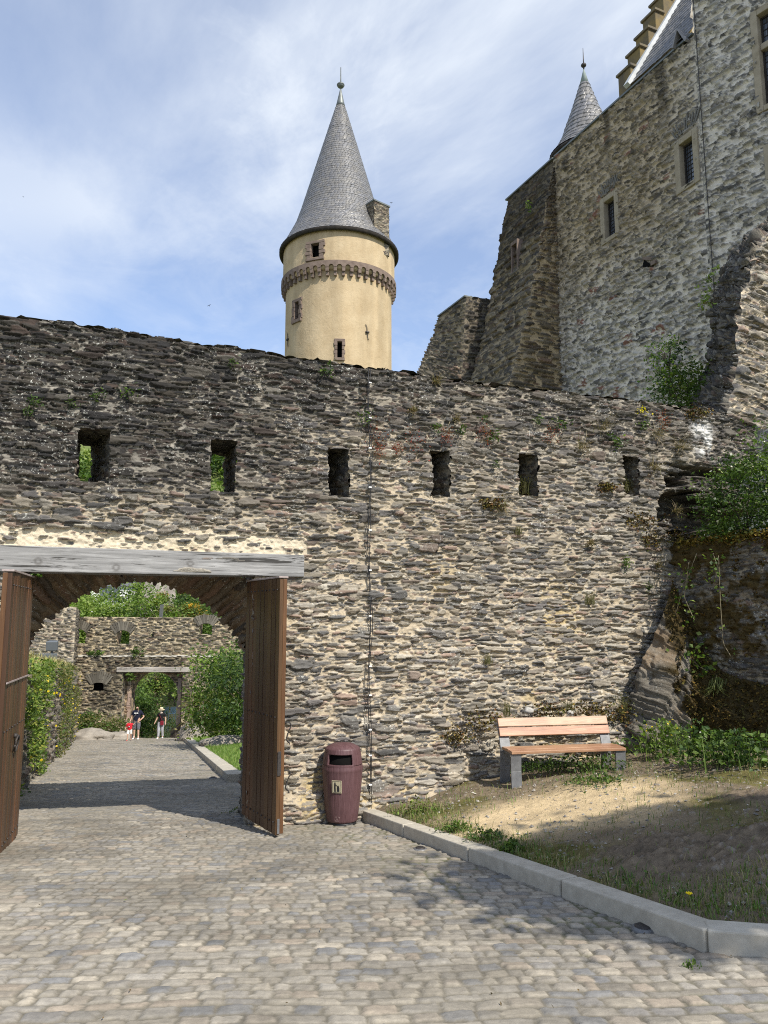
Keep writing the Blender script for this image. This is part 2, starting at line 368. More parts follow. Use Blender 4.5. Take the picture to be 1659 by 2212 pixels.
# ------------------------------------------------------------------ ground heights
def road_z(X, Y):
    Y = np.asarray(Y, float)
    return np.interp(Y, [-40, 11.05, 45, 47.5, 52, 60, 77, 92], [4.0, -1.105, -5.01, -5.65, -6.9, -7.3, -6.2, -4.2])+0*np.asarray(X, float)
KA, KB = np.array([2.077, 5.31]), np.array([-.35, 10.95])
KD = (KB-KA)/np.linalg.norm(KB-KA); KN = np.array([KD[1], -KD[0]])
KR = np.array([.962, -.273]); KRN = np.array([.273, .962])
def kerb_t(X, Y):
    t1 = (X-KA[0])*KN[0]+(Y-KA[1])*KN[1]; t2 = (X-KA[0])*KRN[0]+(Y-KA[1])*KRN[1]
    return np.minimum(t1, t2)
def soil_z(X, Y):
    t = kerb_t(X, Y); X = np.asarray(X, float); Y = np.asarray(Y, float)
    return road_z(X, Y)+.13+.205*np.clip(t-.15, 0, 2.2)+.11*np.clip(t-2.35, 0, 4)+.05*sst(.1, .6, t)*(fbm(X*1.6, Y*1.6, 5)-.5)*2
def road1(X, Y): return float(road_z(X, Y))
def soil1(X, Y): return float(soil_z(np.array([X]), np.array([Y]))[0])
def on_soil(u, v): return solve(u, v, soil1, 3.0, 14)
def on_road(u, v): return solve(u, v, road1, 2.5, 60)
# ------------------------------------------------------------------ cobbled road
def build_road():
    ys = [2.3]
    while ys[-1] < 58: ys.append(ys[-1]+max(.011, .0027*ys[-1]))
    Y = np.array(ys)[:, None]; nx = 820; t = np.linspace(0, 1, nx)[None, :]
    xl = np.interp(Y, [2, 11, 14, 43, 60], [-7, -10, -9, -19, -24]); xr = np.interp(Y, [2, 6, 11, 16, 43, 60], [5, 5.2, 2, .5, -9, -12])
    X = xl+(xr-xl)*t; Y = Y+0*X
    a = R(-4)+.06*(fbm(X*.25, Y*.25, 3)-.5)
    x = X*np.cos(a)-Y*np.sin(a); y = X*np.sin(a)+Y*np.cos(a)
    x = x+.04*(vn(X*4, Y*4, 8)-.5)+.016*(vn(X*13, Y*13, 10)-.5); y = y+.07*(vn(X*1.3, Y*1.6, 9)-.5)+.02*(vn(X*8, Y*8, 11)-.5)
    r, c, u, v, hx, hy = cells(x, y, .120, .155, 21, .24, .42)
    du = (1-np.abs(u))*hx; dv = (1-np.abs(v))*hy
    rad = .024; qx = np.maximum(rad-du, 0); qy = np.maximum(rad-dv, 0)
    d = np.where((du < rad) & (dv < rad), rad-np.hypot(qx, qy), np.minimum(du, dv))+.018*(vn(X*34, Y*34, 31)-.5)+.012*(vn(X*70, Y*70, 32)-.5)
    pr = np.clip((d-.007)/.018, 0, 1)**.7
    hh = h2(r, c, 40)
    wear = fbm(X*.7, Y*.7, 77)
    z = road_z(X, Y)+.0115*pr*(.5+1.0*hh)*(.5+1.0*wear)+.007*pr*(u*(h2(r, c, 41)-.5)+v*(h2(r, c, 42)-.5))+.006*(fbm(X*22, Y*22, 43, 4)-.5)
    z = z+.03*(fbm(X*.6, Y*.6, 44)-.5)
    pal = np.array([(.37, .325, .25), (.34, .30, .235), (.40, .355, .28), (.31, .28, .23), (.35, .315, .255), (.30, .275, .235), (.43, .375, .285), (.35, .30, .23), (.33, .295, .235), (.37, .33, .26), (.25, .24, .22), (.38, .315, .235)])
    cc = pal[(h2(r, c, 45)*len(pal)).astype(int)]*(.74+.26*h2(r, c, 46))[..., None]
    jc = np.array((.195, .172, .128))*(.85+.3*fbm(X*4, Y*4, 47))[..., None]
    cc = cc*(.80+.4*fbm(X*18, Y*18, 48, 4))[..., None]; k = np.clip(pr*1.6, 0, 1)[..., None]; k = k*(.62+.38*sst(.30, .55, wear))[..., None]
    col = (jc*(1-k)+cc*k)*np.array((.96, .98, 1.03))
    dirt = sst(.55, .72, fbm(X*.9, Y*1.4, 49, 5))[..., None]; col = col*(1-.22*dirt); mo = (sst(.50, .64, fbm(X*2.3, Y*2.3, 51, 4))*(1-pr)*sst(1.3, .2, -kerb_t(X, Y)))[..., None]; col = col*(1-.6*mo)+np.array((.10, .11, .04))*.6*mo
    ny = Y.shape[0]; idx = np.arange(nx*ny).reshape(ny, nx)
    Fc = np.stack([idx[:-1, :-1], idx[:-1, 1:], idx[1:, 1:], idx[1:, :-1]], -1).reshape(-1, 4)
    V = np.stack([X, Y, z], -1).reshape(-1, 3)
    o = big('cobbled_road', V, Fc, M['cobble'], None, np.concatenate([col, 0*col[..., :1]], -1).reshape(-1, 4)); struct(o)
build_road()
# ------------------------------------------------------------------ far terrain and hill, one sheet to the horizon
def hill_z(X, Y):
    X = np.asarray(X, float); Y = np.asarray(Y, float)
    base = road_z(X, np.clip(Y, -40, 75))-.35
    rise = np.interp(Y, [0, 66, 80, 100, 125, 170, 260, 700], [0, 0, 1.8, 9.5, 30, 52, 50, -6])
    side = sst(22, -8, X)*.86+.14
    return base+rise*side+1.2*(fbm(X*.06, Y*.06, 90)-.5)*sst(60, 90, Y)*2
def build_terrain():
    ys = np.r_[np.arange(-12, 130, 1.6), np.arange(132, 300, 9), np.arange(320, 4000, 160)]
    xs = np.r_[-np.arange(3000, 130, -200), np.arange(-125, 125, 1.6), np.arange(130, 3000, 200)]
    X, Y = np.meshgrid(xs, ys); Z = hill_z(X, Y)-.02
    n = fbm(X*.4, Y*.4, 12); col = np.stack([.10+.05*n, .13+.05*n, .04+.02*n], -1)
    dry = sst(.5, .7, fbm(X*.12, Y*.12, 13))[..., None]; col = col*(1-dry)+np.array((.24, .20, .09))*dry
    ny, nx = X.shape; idx = np.arange(nx*ny).reshape(ny, nx)
    Fc = np.stack([idx[:-1, :-1], idx[:-1, 1:], idx[1:, 1:], idx[1:, :-1]], -1).reshape(-1, 4)
    struct(big('terrain', np.stack([X, Y, Z], -1).reshape(-1, 3), Fc, M['moss'], None, col.reshape(-1, 3)))
build_terrain()
# ------------------------------------------------------------------ soil bank right of the kerb
BENCH_C = on_soil(1215, 1690)
def build_soil():
    xs = np.arange(-.6, 8.6, .022); ys = np.arange(3.2, 13.4, .022); X, Y = np.meshgrid(xs, ys)
    t = kerb_t(X, Y); Z = soil_z(X, Y)
    fine = fbm(X*9, Y*9, 14)-.5; grit = fbm(X*30, Y*30, 15)-.5
    # bare sand, trodden earth, bedrock hump, mossy turf at the edges
    sc = on_soil(1200, 1752); d = np.hypot((X-sc[0])/1.75, (Y-sc[1])/1.15)+.55*(fbm(X*1.5, Y*1.5, 16)-.5)
    sand = sst(1.15, .55, d)
    rc = on_soil(1450, 1850); dr = np.hypot((X-rc[0])/1.25, (Y-rc[1])/.6)+1.3*(fbm(X*2.6, Y*2.6, 17, 4)-.5); rock = sst(1.0, .6, dr)
    r2 = on_soil(1640, 1722); dr2 = np.hypot((X-r2[0])/.5, (Y-r2[1])/.35)+.7*(fbm(X*3, Y*3, 18)-.5); rock = np.maximum(rock, sst(1.0, .6, dr2))*sst(.25, .7, t)
    lam = fbm((X+Y*.4)*3, (Y-X*.3)*24, 19)
    rg = 1-2*np.abs(fbm(X*4, Y*6, 28, 4)-.5); Z = Z+.030*fine*(1-sand*.5)+.014*grit+rock*(.03+.05*(rg-.6)+.05*(np.floor(lam*6)/6-.4)+.05*(fbm(X*7, Y*7, 20, 4)-.5)+.05*(fbm(X*15, Y*15, 27, 4)-.5)+.02*(vn(X*40, Y*40, 29)-.5))
    earth = np.array((.185, .145, .095))*(.7+.6*fbm(X*5, Y*5, 22))[..., None]
    sandc = np.array((.56, .435, .26))*(.84+.32*fbm(X*3.5, Y*3.5, 23))[..., None]
    rockc = np.array((.165, .128, .088))*(.25+.6*lam+1.0*(fbm(X*16, Y*16, 30, 4)-.1))[..., None]
    mossc = np.array((.12, .105, .035))*(.6+.8*fbm(X*12, Y*12, 24))[..., None]
    mk = np.clip(sst(.48, .66, fbm(X*1.2, Y*1.2, 25))*(1-sand), 0, 1)[..., None]
    c = earth*(1-mk)+mossc*mk; c = c*(1-sand[..., None])+sandc*sand[..., None]; c = c*(1-rock[..., None])+rockc*rock[..., None]
    peb = (vn(X*26, Y*26, 26) > .86)*(1-sand*.75); c = c*(1-.45*peb[..., None])+.45*peb[..., None]*np.array((.30, .27, .24))
    Z = Z+.010*peb
    ny, nx = X.shape; idx = np.arange(nx*ny).reshape(ny, nx)
    Fc = np.stack([idx[:-1, :-1], idx[:-1, 1:], idx[1:, 1:], idx[1:, :-1]], -1); tc = (t[:-1, :-1]+t[1:, 1:])/2
    struct(big('bare_ground', np.stack([X, Y, Z], -1).reshape(-1, 3), Fc[tc > .1], M['soil'], None, np.concatenate([c, 0*c[..., :1]], -1).reshape(-1, 4)))
build_soil()
# ------------------------------------------------------------------ kerbs
def kerb_run(mb, a, b, w, h, n, nrm):
    a = np.array(a, float); b = np.array(b, float); nrm = np.array(nrm, float)
    for i in range(n):
        p = a+(b-a)*(i/n+.002); q = a+(b-a)*((i+1)/n-.002)
        g = [p, q, q+nrm*w, p+nrm*w]
        lo = [(x, y, road1(x, y)-.12) for x, y in g]; hi = [(x, y, road1(x, y)+h) for x, y in [p, q]]+[(x, y, road1(*((p, q)[k]))+h+.004) for k, (x, y) in ((1, g[2]), (0, g[3]))]
        mb.hexa(lo+hi)
mb = MB(); kerb_run(mb, KA, KB+KD*.1, .19, .145, 4, KN); kerb_run(mb, KA+KR*.01, KA+KR*4.2, .19, .145, 3, KRN)
struct(mb.build('kerb', M['concrete'], bevel=.012))
# in-ground lights beside the kerb
def ground_light(u, v, label, r=.085):
    p = on_road(u, v); t = thing('ground_light', (p[0], p[1], road1(p[0], p[1])), label, 'ground light', 'lights sunk in the cobbles'); z = road1(p[0], p[1])
    MB().lathe((p[0], p[1], z), [(r*1.15, -.02), (r*1.15, .020), (r*.95, .028), (r*.8, .028)], 24).build('rim', M['steel'], t, True)
    MB().lathe((p[0], p[1], z), [(r*.8, 0), (r*.8, .033), (r*.62, .040), (.001, .041)], 24).build('lens_cap', M['iron'], t, True)
ground_light(908, 1838, 'small round metal light sunk in the cobbles below the litter bin end of the kerb', .065)
ground_light(1390, 2011, 'larger round metal light sunk in the cobbles near the kerb corner', .075)
# ------------------------------------------------------------------ the gate wall
WD = np.array([1, .4, 0])/math.hypot(1, .4); WN = np.array([.4, -1, 0])/math.hypot(1, .4); WO = np.array([0, 11.05, 0.])
UP = np.array([0, 0, 1.])
def W(s, dep, z): return WO+WD*s-WN*dep+UP*z
def wsz(u, v, dep=0):
    p = hit(u, v, WO-WN*dep, WN); return np.array([np.dot(p-WO, WD), p[2]])
topS, topZ = np.array([wsz(u, v) for u, v in [(-420, 640), (0, 683), (150, 700), (300, 722), (450, 746), (600, 767), (700, 781), (829, 799), (980, 819), (1100, 838), (1214, 847), (1330, 862), (1430, 873), (1530, 887), (1659, 915)]]).T
def wtop(s): return np.interp(s, topS, topZ)
SLOT = []
for (u0, u1, v0, v1) in [(170, 234, 925, 1045), (456, 508, 950, 1065), (709, 753, 968, 1075), (931, 971, 972, 1073), (1117, 1160, 980, 1073), (1341, 1380, 985, 1070)]:
    a = wsz(u0, v0); b = wsz(u1, v1); SLOT.append((a[0], b[0], b[1], a[1]))
bt0, bt1, bb0, bb1 = wsz(0, 1178), wsz(655, 1200), wsz(41, 1236), wsz(653, 1247)
HR = at(521, 1761, 10.51); HL = at(38, 1806, 9.526)
sR = np.dot(HR-WO, WD)+.05; sL = np.dot(HL-WO, WD)-.10
zB = (bb0[1]+bb1[1])/2
def wall_keep(x, y, P):
    s = (P-WO)@WD; z = P[..., 2]; nz = .05*(vn(s*7, z*11, 1)-.5)
    k = z < wtop(s)+.09*(fbm(s*2.2, 0*s, 2)-.5)+.06*(vn(s*9, 0*s, 3)-.5)-.01
    k &= ~((s > sL+nz*.5) & (s < sR+nz*1.4) & (z < zB+.03))
    for (a, b, c, d) in SLOT: k &= ~((s > a+nz) & (s < b+nz) & (z > c+nz*.6) & (z < d+nz*.3))
    return k
def wall_col(x, y, P, c, m):
    s = (P-WO)@WD; z = P[..., 2]; zt = wtop(s)
    st = (m > 0)[..., None]
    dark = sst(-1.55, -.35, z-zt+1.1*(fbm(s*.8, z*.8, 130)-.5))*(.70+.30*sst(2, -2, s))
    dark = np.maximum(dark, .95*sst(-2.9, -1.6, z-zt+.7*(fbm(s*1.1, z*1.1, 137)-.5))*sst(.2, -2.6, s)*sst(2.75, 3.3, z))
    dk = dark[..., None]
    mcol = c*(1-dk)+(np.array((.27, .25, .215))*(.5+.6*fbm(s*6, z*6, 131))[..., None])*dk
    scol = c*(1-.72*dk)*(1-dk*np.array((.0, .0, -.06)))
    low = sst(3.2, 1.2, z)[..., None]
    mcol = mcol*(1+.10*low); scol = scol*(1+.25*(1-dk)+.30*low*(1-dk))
    cream = (sst(.34, .1, np.abs(z-bt0[1]-.05))*sst(bt1[0]+.5, bt1[0]-.2, s))[..., None]
    mcol = mcol*(1-cream)+np.array((.60, .52, .39))*cream
    yel = sst(.62, .75, fbm(s*1.1, z*1.3, 133))[..., None]*low; mcol = mcol*(1-yel*.5)+np.array((.50, .37, .13))*yel*.5
    grey = (sst(1.0, 4.5, s)*sst(1.6, 2.6, z))[..., None]*(1-dk); mcol = mcol*(1-grey*.55)+np.array((.30, .265, .215))*grey*.55
    wash = (sst(.34, .05, np.abs(s-6.05+.25*(fbm(z*3, s*0, 135)-.5)))*sst(4.4, 4.55, z)*sst(5.2, 4.9, z)*sst(.35, .55, fbm(s*5, z*2, 136)))[..., None]
    cav = (sst(5.05, 5.45, s+.5*(fbm(z*2.5, s*.7, 151)-.5))*sst(2.7, 3.0, z)*sst(4.35, 4.1, z))[..., None]; mcol = mcol*(1-.75*cav); scol = scol*(1-.55*cav)  # cavity stone and mortar darkened in colour to deepen the shade under the overhang
    res = np.where(st, scol, mcol); res = res*(1-wash)+np.array((.66, .65, .62))*wash
    return res, m
def wall_dens(x, y, P):
    s = (P-WO)@WD; z = P[..., 2]
    d = .80+.12*sst(-2.0, -.6, z-wtop(s))+.2*sst(0, -3, s)*sst(2.9, 3.4, z)
    d = d*(1-.72*sst(.30, .06, np.abs(z-bt0[1]-.06))*sst(bt1[0]+.35, bt1[0]-.25, s))
    return d*(.75+.5*fbm(s*.9, z*.9, 140))
def wall_h(x, y, P):
    s = (P-WO)@WD; z = P[..., 2]; n = fbm(s*1.8, z*4.5, 150)
    f = (.08+.22*(n-.35))*sst(.14, -.10, z-.02-.12*(n-.5))*sst(1.55, 2.3, s)*sst(4.6, 4.2, s)
    f = f+.12*sst(-.55, -.95, z)*sst(-1.9, -1.6, s)*sst(1.6, .4, s)*(n+.2)
    cav = sst(5.05, 5.45, s+.5*(fbm(z*2.5, s*.7, 151)-.5))*sst(2.7, 3.0, z)*sst(4.35, 4.1, z)
    band = sst(.40, .52, fbm(s*1.1, z*5.5, 152, 4))
    return f+.04*(fbm(s*.6, z*.6, 153)-.5)*2-cav*(.08+.42*band)
gate = thing('gate_wall', W(0, 0, -1.2), 'long slate rubble castle wall with loopholes and a timber gateway', 'wall')
parts = [surf(quad(W(-6.6, 0, -1.75), W(7.3, 0, -1.75), W(-6.6, 0, 5.75), W(7.3, 0, 5.75), .0115), SP_WALL, 11, wall_keep, wall_col, wall_dens, WN, 1.0, wall_h)]
# wall head, loophole reveals, gate passage
ss = np.linspace(-6.6, 7.3, 40)
parts.append(surf(ruled([W(s, -.03, wtop(s)-.03) for s in ss], [W(s, 1.2, wtop(s)-.02) for s in ss], .06), SP_WALL, 12, None, lambda x, y, P, c, m: (c*.5, m), None, UP))
parts.append(surf(ruled([W(s, 1.2, -2.0) for s in (sR+.6, 7.3)], [W(s, 1.2, wtop(s)-.02) for s in (sR+.6, 7.3)], .12), SP_WALL, 13, None, None, None, -WN))
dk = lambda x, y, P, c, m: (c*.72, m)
def tun(a, b, c, d, kb=.46, dep=1.12):
    a -= .04; b += .04; c -= .035; d += .065
    a2, b2 = a+.02, a+.02+(b-a)*kb
    for A, B, o in (([W(a, 0, c), W(a, 0, d)], [W(a2, dep, c), W(a2, dep, d)], WD), ([W(b, 0, c), W(b, 0, d)], [W(b2, dep, c), W(b2, dep, d)], -WD),
                    ([W(a, 0, c), W(b, 0, c)], [W(a2, dep, c), W(b2, dep, c)], UP), ([W(a, 0, d), W(b, 0, d)], [W(a2, dep, d), W(b2, dep, d)], -UP)):
        A = [p+WN*.012 for p in A]
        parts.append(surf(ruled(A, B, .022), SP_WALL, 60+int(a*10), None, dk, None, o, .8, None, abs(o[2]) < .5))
for q, kb in zip(SLOT, (.5, 1.0, .5, .5, .5, .5)): tun(*q, kb)
DR = 1.15
arch_px = [(63, 1382), (78, 1358), (100, 1334), (143, 1310), (173, 1287), (208, 1269), (260, 1258), (303, 1253), (347, 1258), (390, 1274), (433, 1291), (472, 1321), (490, 1343), (511, 1373), (527, 1386)]
arch = [wsz(u, v, DR) for u, v in arch_px]
sRr = wsz(523, 1600, DR)[0]; sLr = min(arch[0][0], sL)-.02
arcP = [W(sLr, DR, arch[0][1]-.1)]+[W(a[0], DR, a[1]) for a in arch]+[W(sRr, DR, arch[-1][1]-.12)]
frP = []; cA = (sL+sR)/2; zA_ = arch[0][1]-.25
for q in arcP:
    v_ = np.array([np.dot(q-WO, WD)-cA, max(q[2]-zA_, .01)]); v_[0] += .16*(v_[0]); k_r = min((zB+.06-zA_)/v_[1], ((sR-sL)/2+.05)/max(abs(v_[0]), 1e-6)); frP.append(W(cA+v_[0]*k_r, .30, zA_+v_[1]*k_r))
brown = lambda x, y, P, c, m: (c*np.array((1.0, .86, .74)), m)
SP_ARCH = dict(layers=[(.13, 1.1, 1.2, .07, .22), (.07, .7, .8, .05, .3)], pal=BROWN[:6]+SLATE[3:6], mortar=(.20, .165, .12), warp=.04, mrel=.03, rot=.25, lam=.02)
parts.append(surf(ruled(frP, arcP, .02), SP_ARCH, 31, None, brown, None, -UP, 1.0, None, True))
for s0, s1, o in ((sR+.045, sRr+.02, -WD), (sL-.045, sLr, WD)):
    parts.append(surf(ruled([W(s0, -.01, -1.7), W(s0, -.01, zB+.08)], [W(s1, DR, -1.9), W(s1, DR, zB+.08)], .02), SP_WALL, 33, None, None, None, o, .9, None, True))
parts.append(surf(quad(W(sL, 0, zB+.03), W(sR, 0, zB+.03), W(sL, .34, zB+.06), W(sR, .34, zB+.06), .04), SP_WALL, 34, None, None, None, -UP, .3))
V, Fc, C = joinp(parts); big('masonry', V, Fc, M['stone'], gate, C)
# oak lintel
mb = MB(); s0, s1 = -5.6, (bt1[0]+bb1[0])/2
zt = lambda s: np.interp(s, [bt0[0], bt1[0]], [bt0[1], bt1[1]]); zb_ = lambda s: np.interp(s, [bb0[0], bb1[0]], [bb0[1], bb1[1]])
mb.hexa([W(s0, -.085, zb_(s0)), W(s1, -.085, zb_(s1)), W(s1, .30, zb_(s1)), W(s0, .30, zb_(s0)), W(s0, -.085, zt(s0)), W(s1, -.085, zt(s1)), W(s1, .30, zt(s1)), W(s0, .30, zt(s0))])
M['beam_wood'] = mat_wood('weathered_oak', (.15, .147, .143), (.42, .412, .40), (.24, .235, .23), (1.1, 24, 24), -math.atan(.4), .85, .7, .9, .2, False, [((W(*wsz(u, v)[:1], -.085, 0)[0], W(*wsz(u, v)[:1], -.085, 0)[1]), wsz(u, v)[1]) for u, v in ((83, 1214), (250, 1227), (409, 1219))])
mb.build('lintel', M['beam_wood'], gate, bevel=.012, label='bleached grey oak beam over the gateway')
# gate leaves
def leaf(H, O, away, left):
    """H hinge foot, O free-edge foot on the visible plank face; away = +1 if the thickness lies to the right"""
    H = np.array([H[0], H[1], 0]); O = np.array([O[0], O[1], 0]); e = O-H; L = np.linalg.norm(e); e /= L
    nrm = np.array([e[1], -e[0], 0]); nrm = nrm if nrm[0]*away > 0 else -nrm
    z0, z1 = -.925, 2.115
    t = MB(); n = 9; w = L/n
    for i in range(n):
        g_ = .62+.75*rnd.random(); t.box(H+e*(i*w+.005)+UP*(z0+(.0 if i else .02))+nrm*(.007*(i % 3)*.5), e*(w-.010), nrm*.048, UP*(z1-z0), (g_, g_*(.92+.16*rnd.random()), g_, 0))
    lf = t.build('gate_leaf', M['gate_wood'], gate, bevel=.004, label='brown plank gate leaf standing open at the left jamb' if left else 'brown plank gate leaf standing open at the right jamb')
    fr = MB(); q = nrm*.052
    for a, b, c, d in ((0, L-.012, z0+.05, z0+.22), (0, L-.012, z1-.25, z1-.03), (0, L-.012, .35, .52)): fr.box(H+q+e*a+UP*c, e*(b-a), nrm*.045, UP*(d-c), (1.15, 1.1, 1.05, 0))
    for a in (0, L-.14): fr.box(H+q*1.02+e*a+UP*(z0+.01), e*.14, nrm*.05, UP*(z1-z0-.02), (1.25, 1.2, 1.1, 0))
    fr.build('ledged_frame', M['gate_wood'], lf, bevel=.004)
    MB().box(H-nrm*.012-e*.01+UP*(z1+.002), e*(L+.02), nrm*.125, UP*.022).build('lead_capping', M['lead'], lf, bevel=.004)
    nl = MB()
    for i in range(n):
        for zz in (z1-.14, z0+.14, .43): nl.ball(H+e*(i*w+w*.5)+UP*zz-nrm*.002, .011, n=5)
    nl.build('nail_heads', M['iron'], lf, True)
    hi = MB()
    for zz in (z0+.3, z1-.5): hi.tube([H+UP*zz+nrm*.05-e*.03, H+UP*(zz+.18)+nrm*.05-e*.03], .022, 10)
    hi.build('hinge_pins', M['iron'], lf, True)
    return lf, H, e, nrm, L
OR_ = at(594, 1805, 9.55)
lf, H, e, nrm, L = leaf(HR, OR_, 1, False)
E = H+e*(L+.004)
zl = at(615, 1650, 9.55)[2]
MB().box(E+nrm*.012+UP*(zl-.14), e*.006, nrm*.045, UP*.28).build('lock_plate', M['iron'], lf, bevel=.002)
MB().box(E+nrm*.022+UP*-.91, e*.005, nrm*.03, UP*.17).build('foot_strap', M['steel'], lf, bevel=.002)
for vv, big_ in ((1585, 0), (1690, 1)):
    zc = at(622, vv, 9.55)[2]; hk = MB(); B = E-e*.03+nrm*.11
    pts = [B+nrm*.0+UP*(zc+.12)] + [B+nrm*(.05+.035*math.sin(a))+UP*(zc+.12-.035*(1-math.cos(a))*1.2) for a in np.linspace(.2, 2.6, 6)]+[B+nrm*(.055-.03*k)+UP*(zc+.02-.10*k) for k in (.3, .7, 1.)]+[B+nrm*(.03+.04*math.sin(a))+UP*(zc-.10-.02*(a)) for a in np.linspace(.4, 2.2, 4)]
    hk.tube(pts, .009, 8); hk.build('hook', M['iron'], lf, True)
OL = at(29, 1232, 8.27)
lf, H, e, nrm, L = leaf(HL, OL, -1, True)
p = at(13, 1590, 8.9); fq = H+e*(np.dot(np.array([p[0], p[1], 0])-H, e)); zc = p[2]
rg = MB(); rg.tube([fq-nrm*.03+UP*(zc-.085)+e*.085*math.cos(a)+UP*.085*math.sin(a)-nrm*.012*math.sin(a) for a in np.linspace(0, 2*math.pi, 25)], .011, 8)
rg.build('ring_handle', M['iron'], lf, True)
MB().ball(fq-nrm*.012+UP*zc, .028, n=8).build('handle_boss', M['iron'], lf, True)
zs = at(35, 1470, 8.8)[2]
MB().box(H-nrm*.014+UP*zs, e*L, nrm*.012, UP*.018).build('drip_strip', M['lead'], lf, bevel=.002)
# conductor cable with clips on the wall face
cb = MB(); cp = [wsz(793+3*math.sin(v*.02), v) for v in np.linspace(800, 1745, 26)]
cb.tube([W(s, -.085, z) for s, z in cp], .0065, 6); cb.tube([W(s+.022+.01*math.sin(z*5), -.088, z) for s, z in cp], .0055, 6)
cab = cb.build('conductor_cable', M['black'], gate, True)
for v in (830, 905, 970, 1054, 1146, 1232, 1330, 1438, 1500, 1574, 1629, 1692):
    s, z = wsz(794, v); MB().box(W(s-.014, -.06, z-.012), WD*.04, WN*.04, UP*.018).build('cable_clip', M['white'], cab)
# ------------------------------------------------------------------ ruined pier at the right end of the gate wall
fe = [wsz(u, v) for u, v in [(1565, 905), (1590, 800), (1592, 720), (1602, 640), (1622, 570), (1642, 520), (1720, 440)]]
fe = [W(s, -.02, z) for s, z in fe]
bk = [wsz(u, v, 1.7) for u, v in [(1488, 905), (1512, 830), (1532, 780), (1540, 700), (1547, 640), (1578, 560), (1690, 455)]]
bk = [W(s, 1.7, z) for s, z in bk]; fe = list(jag(fe, .07, 5)); bk = list(jag(bk, .09, 6))
rgt = [W(9.5, -.02, p[2]-(.0 if i else .4)) for i, p in enumerate(fe)]
pier = thing('ruined_pier', fe[0], 'broken stub of a taller rubble wall rising above the right end of the gate wall', 'ruin')
lime = lambda x, y, P, c, m: (np.where(m[..., None] > 0, c*1.25, c*1.25), m)
fr_ = ruled(fe, rgt, .02)
V, Fc, C = joinp([surf(fr_, SP_WALL, 201, None, lime, None, WN, 1.3, None, True, 'b'),
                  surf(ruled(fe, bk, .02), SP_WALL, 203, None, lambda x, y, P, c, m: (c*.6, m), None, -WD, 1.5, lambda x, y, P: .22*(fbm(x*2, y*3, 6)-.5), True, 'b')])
big('masonry', V, Fc, M['stone'], pier, C)
# ------------------------------------------------------------------ mossy retaining wall running towards the viewer
RA = W(5.28, -.10, 0); RBx = RA+np.array([.50, -.866, 0])*4.6; RD = (RBx-RA); RD[2] = 0; RL = np.linalg.norm(RD); RD /= RL
RN = np.array([RD[1], -RD[0], 0]); RN = RN if RN[0] < 0 else -RN
def RW(t, z, d=0): return RA*np.array([1, 1, 0])+RD*t+UP*z+RN*d
rtop = hit(1500, 1176, RA, RN)[2]
ret = thing('retaining_wall', RW(0, 0), 'dark mossy rubble retaining wall at the right edge beyond the bench', 'wall')
def moss_col(x, y, P, c, m):
    n = fbm(x*2.0, y*2.0, 301, 4); top = sst(rtop-.55, rtop-.05, P[..., 2])
    k = np.clip(sst(.53, .66, n-.05+.22*top+.35*(fbm(x*9, y*11, 309, 3)-.5)), 0, 1)[..., None]
    mc = np.array((.075, .052, .017))*(.5+.9*fbm(x*14, y*14, 302))[..., None]
    return c*.9*(1-k)+mc*k, m*(1-k[..., 0])
def moss_h(x, y, P): return .05*sst(.5, .62, fbm(x*2.0, y*2.0, 301, 4))*(.4+fbm(x*16, y*16, 304))
V, Fc, C = joinp([surf(quad(RW(-.2, -.8), RW(RL+1.5, -.8), RW(-.2, rtop), RW(RL+1.5, rtop+.05), .016), SP_WALL, 210, None, moss_col, None, RN, 1.0, moss_h),
                  surf(quad(RW(-.2, rtop-.01), RW(RL+1.5, rtop+.04), RW(-.2, rtop+.12, -.9), RW(RL+1.5, rtop+.15, -.9), .03), SP_WALL, 211, None, lambda x, y, P, c, m: (np.array((.15, .10, .025))*(.5+fbm(x*9, y*9, 5))[..., None], m*0), None, UP)])
big('masonry', V, Fc, M['stone'], ret, C)
# earth terrace behind the retaining wall
tb = MB(); tb.hexa([RW(-.3, -1, -.5), RW(RL+2, -1, -.5), RW(RL+2, -1, -4), W(9, .2, -1)] + [RW(-.3, rtop-.02, -.5), RW(RL+2, rtop-.02, -.5), RW(RL+2, rtop-.02, -4), W(9, .2, rtop-.02)], (.12, .10, .05, 0))
struct(tb.build('terrace_earth', M['moss']))
# ------------------------------------------------------------------ rock outcrop at the foot of that wall
def RS(k, d): q = RW(k, 0, d); q[2] = soil1(q[0], q[1])-.15; return q
q0_ = W(wsz(1358, 1560, -.08)[0], -.08, 0); q0_[2] = soil1(q0_[0], q0_[1])-.2
q1_ = W(wsz(1392, 1600, -.40)[0], -.42, 0); q1_[2] = soil1(q1_[0], q1_[1])-.15
base = [q0_, q1_, RS(.55, .62), RS(1.1, .55), RS(1.9, .42), RS(3.0, .40), RS(RL+.3, .35)]
tops = [W(*(lambda q: (q[0], -.10, q[1]))(wsz(1446, 1255, -.10)))]+[hit(u, v, RW(0, 0, .05), RN) for u, v in [(1478, 1320), (1515, 1400), (1560, 1450), (1620, 1470), (1690, 1490)]]+[RW(RL+.6, .7, .05)]
G = ruled(base, tops, .02)
tt = np.linspace(0, 1, G.shape[0])[:, None]
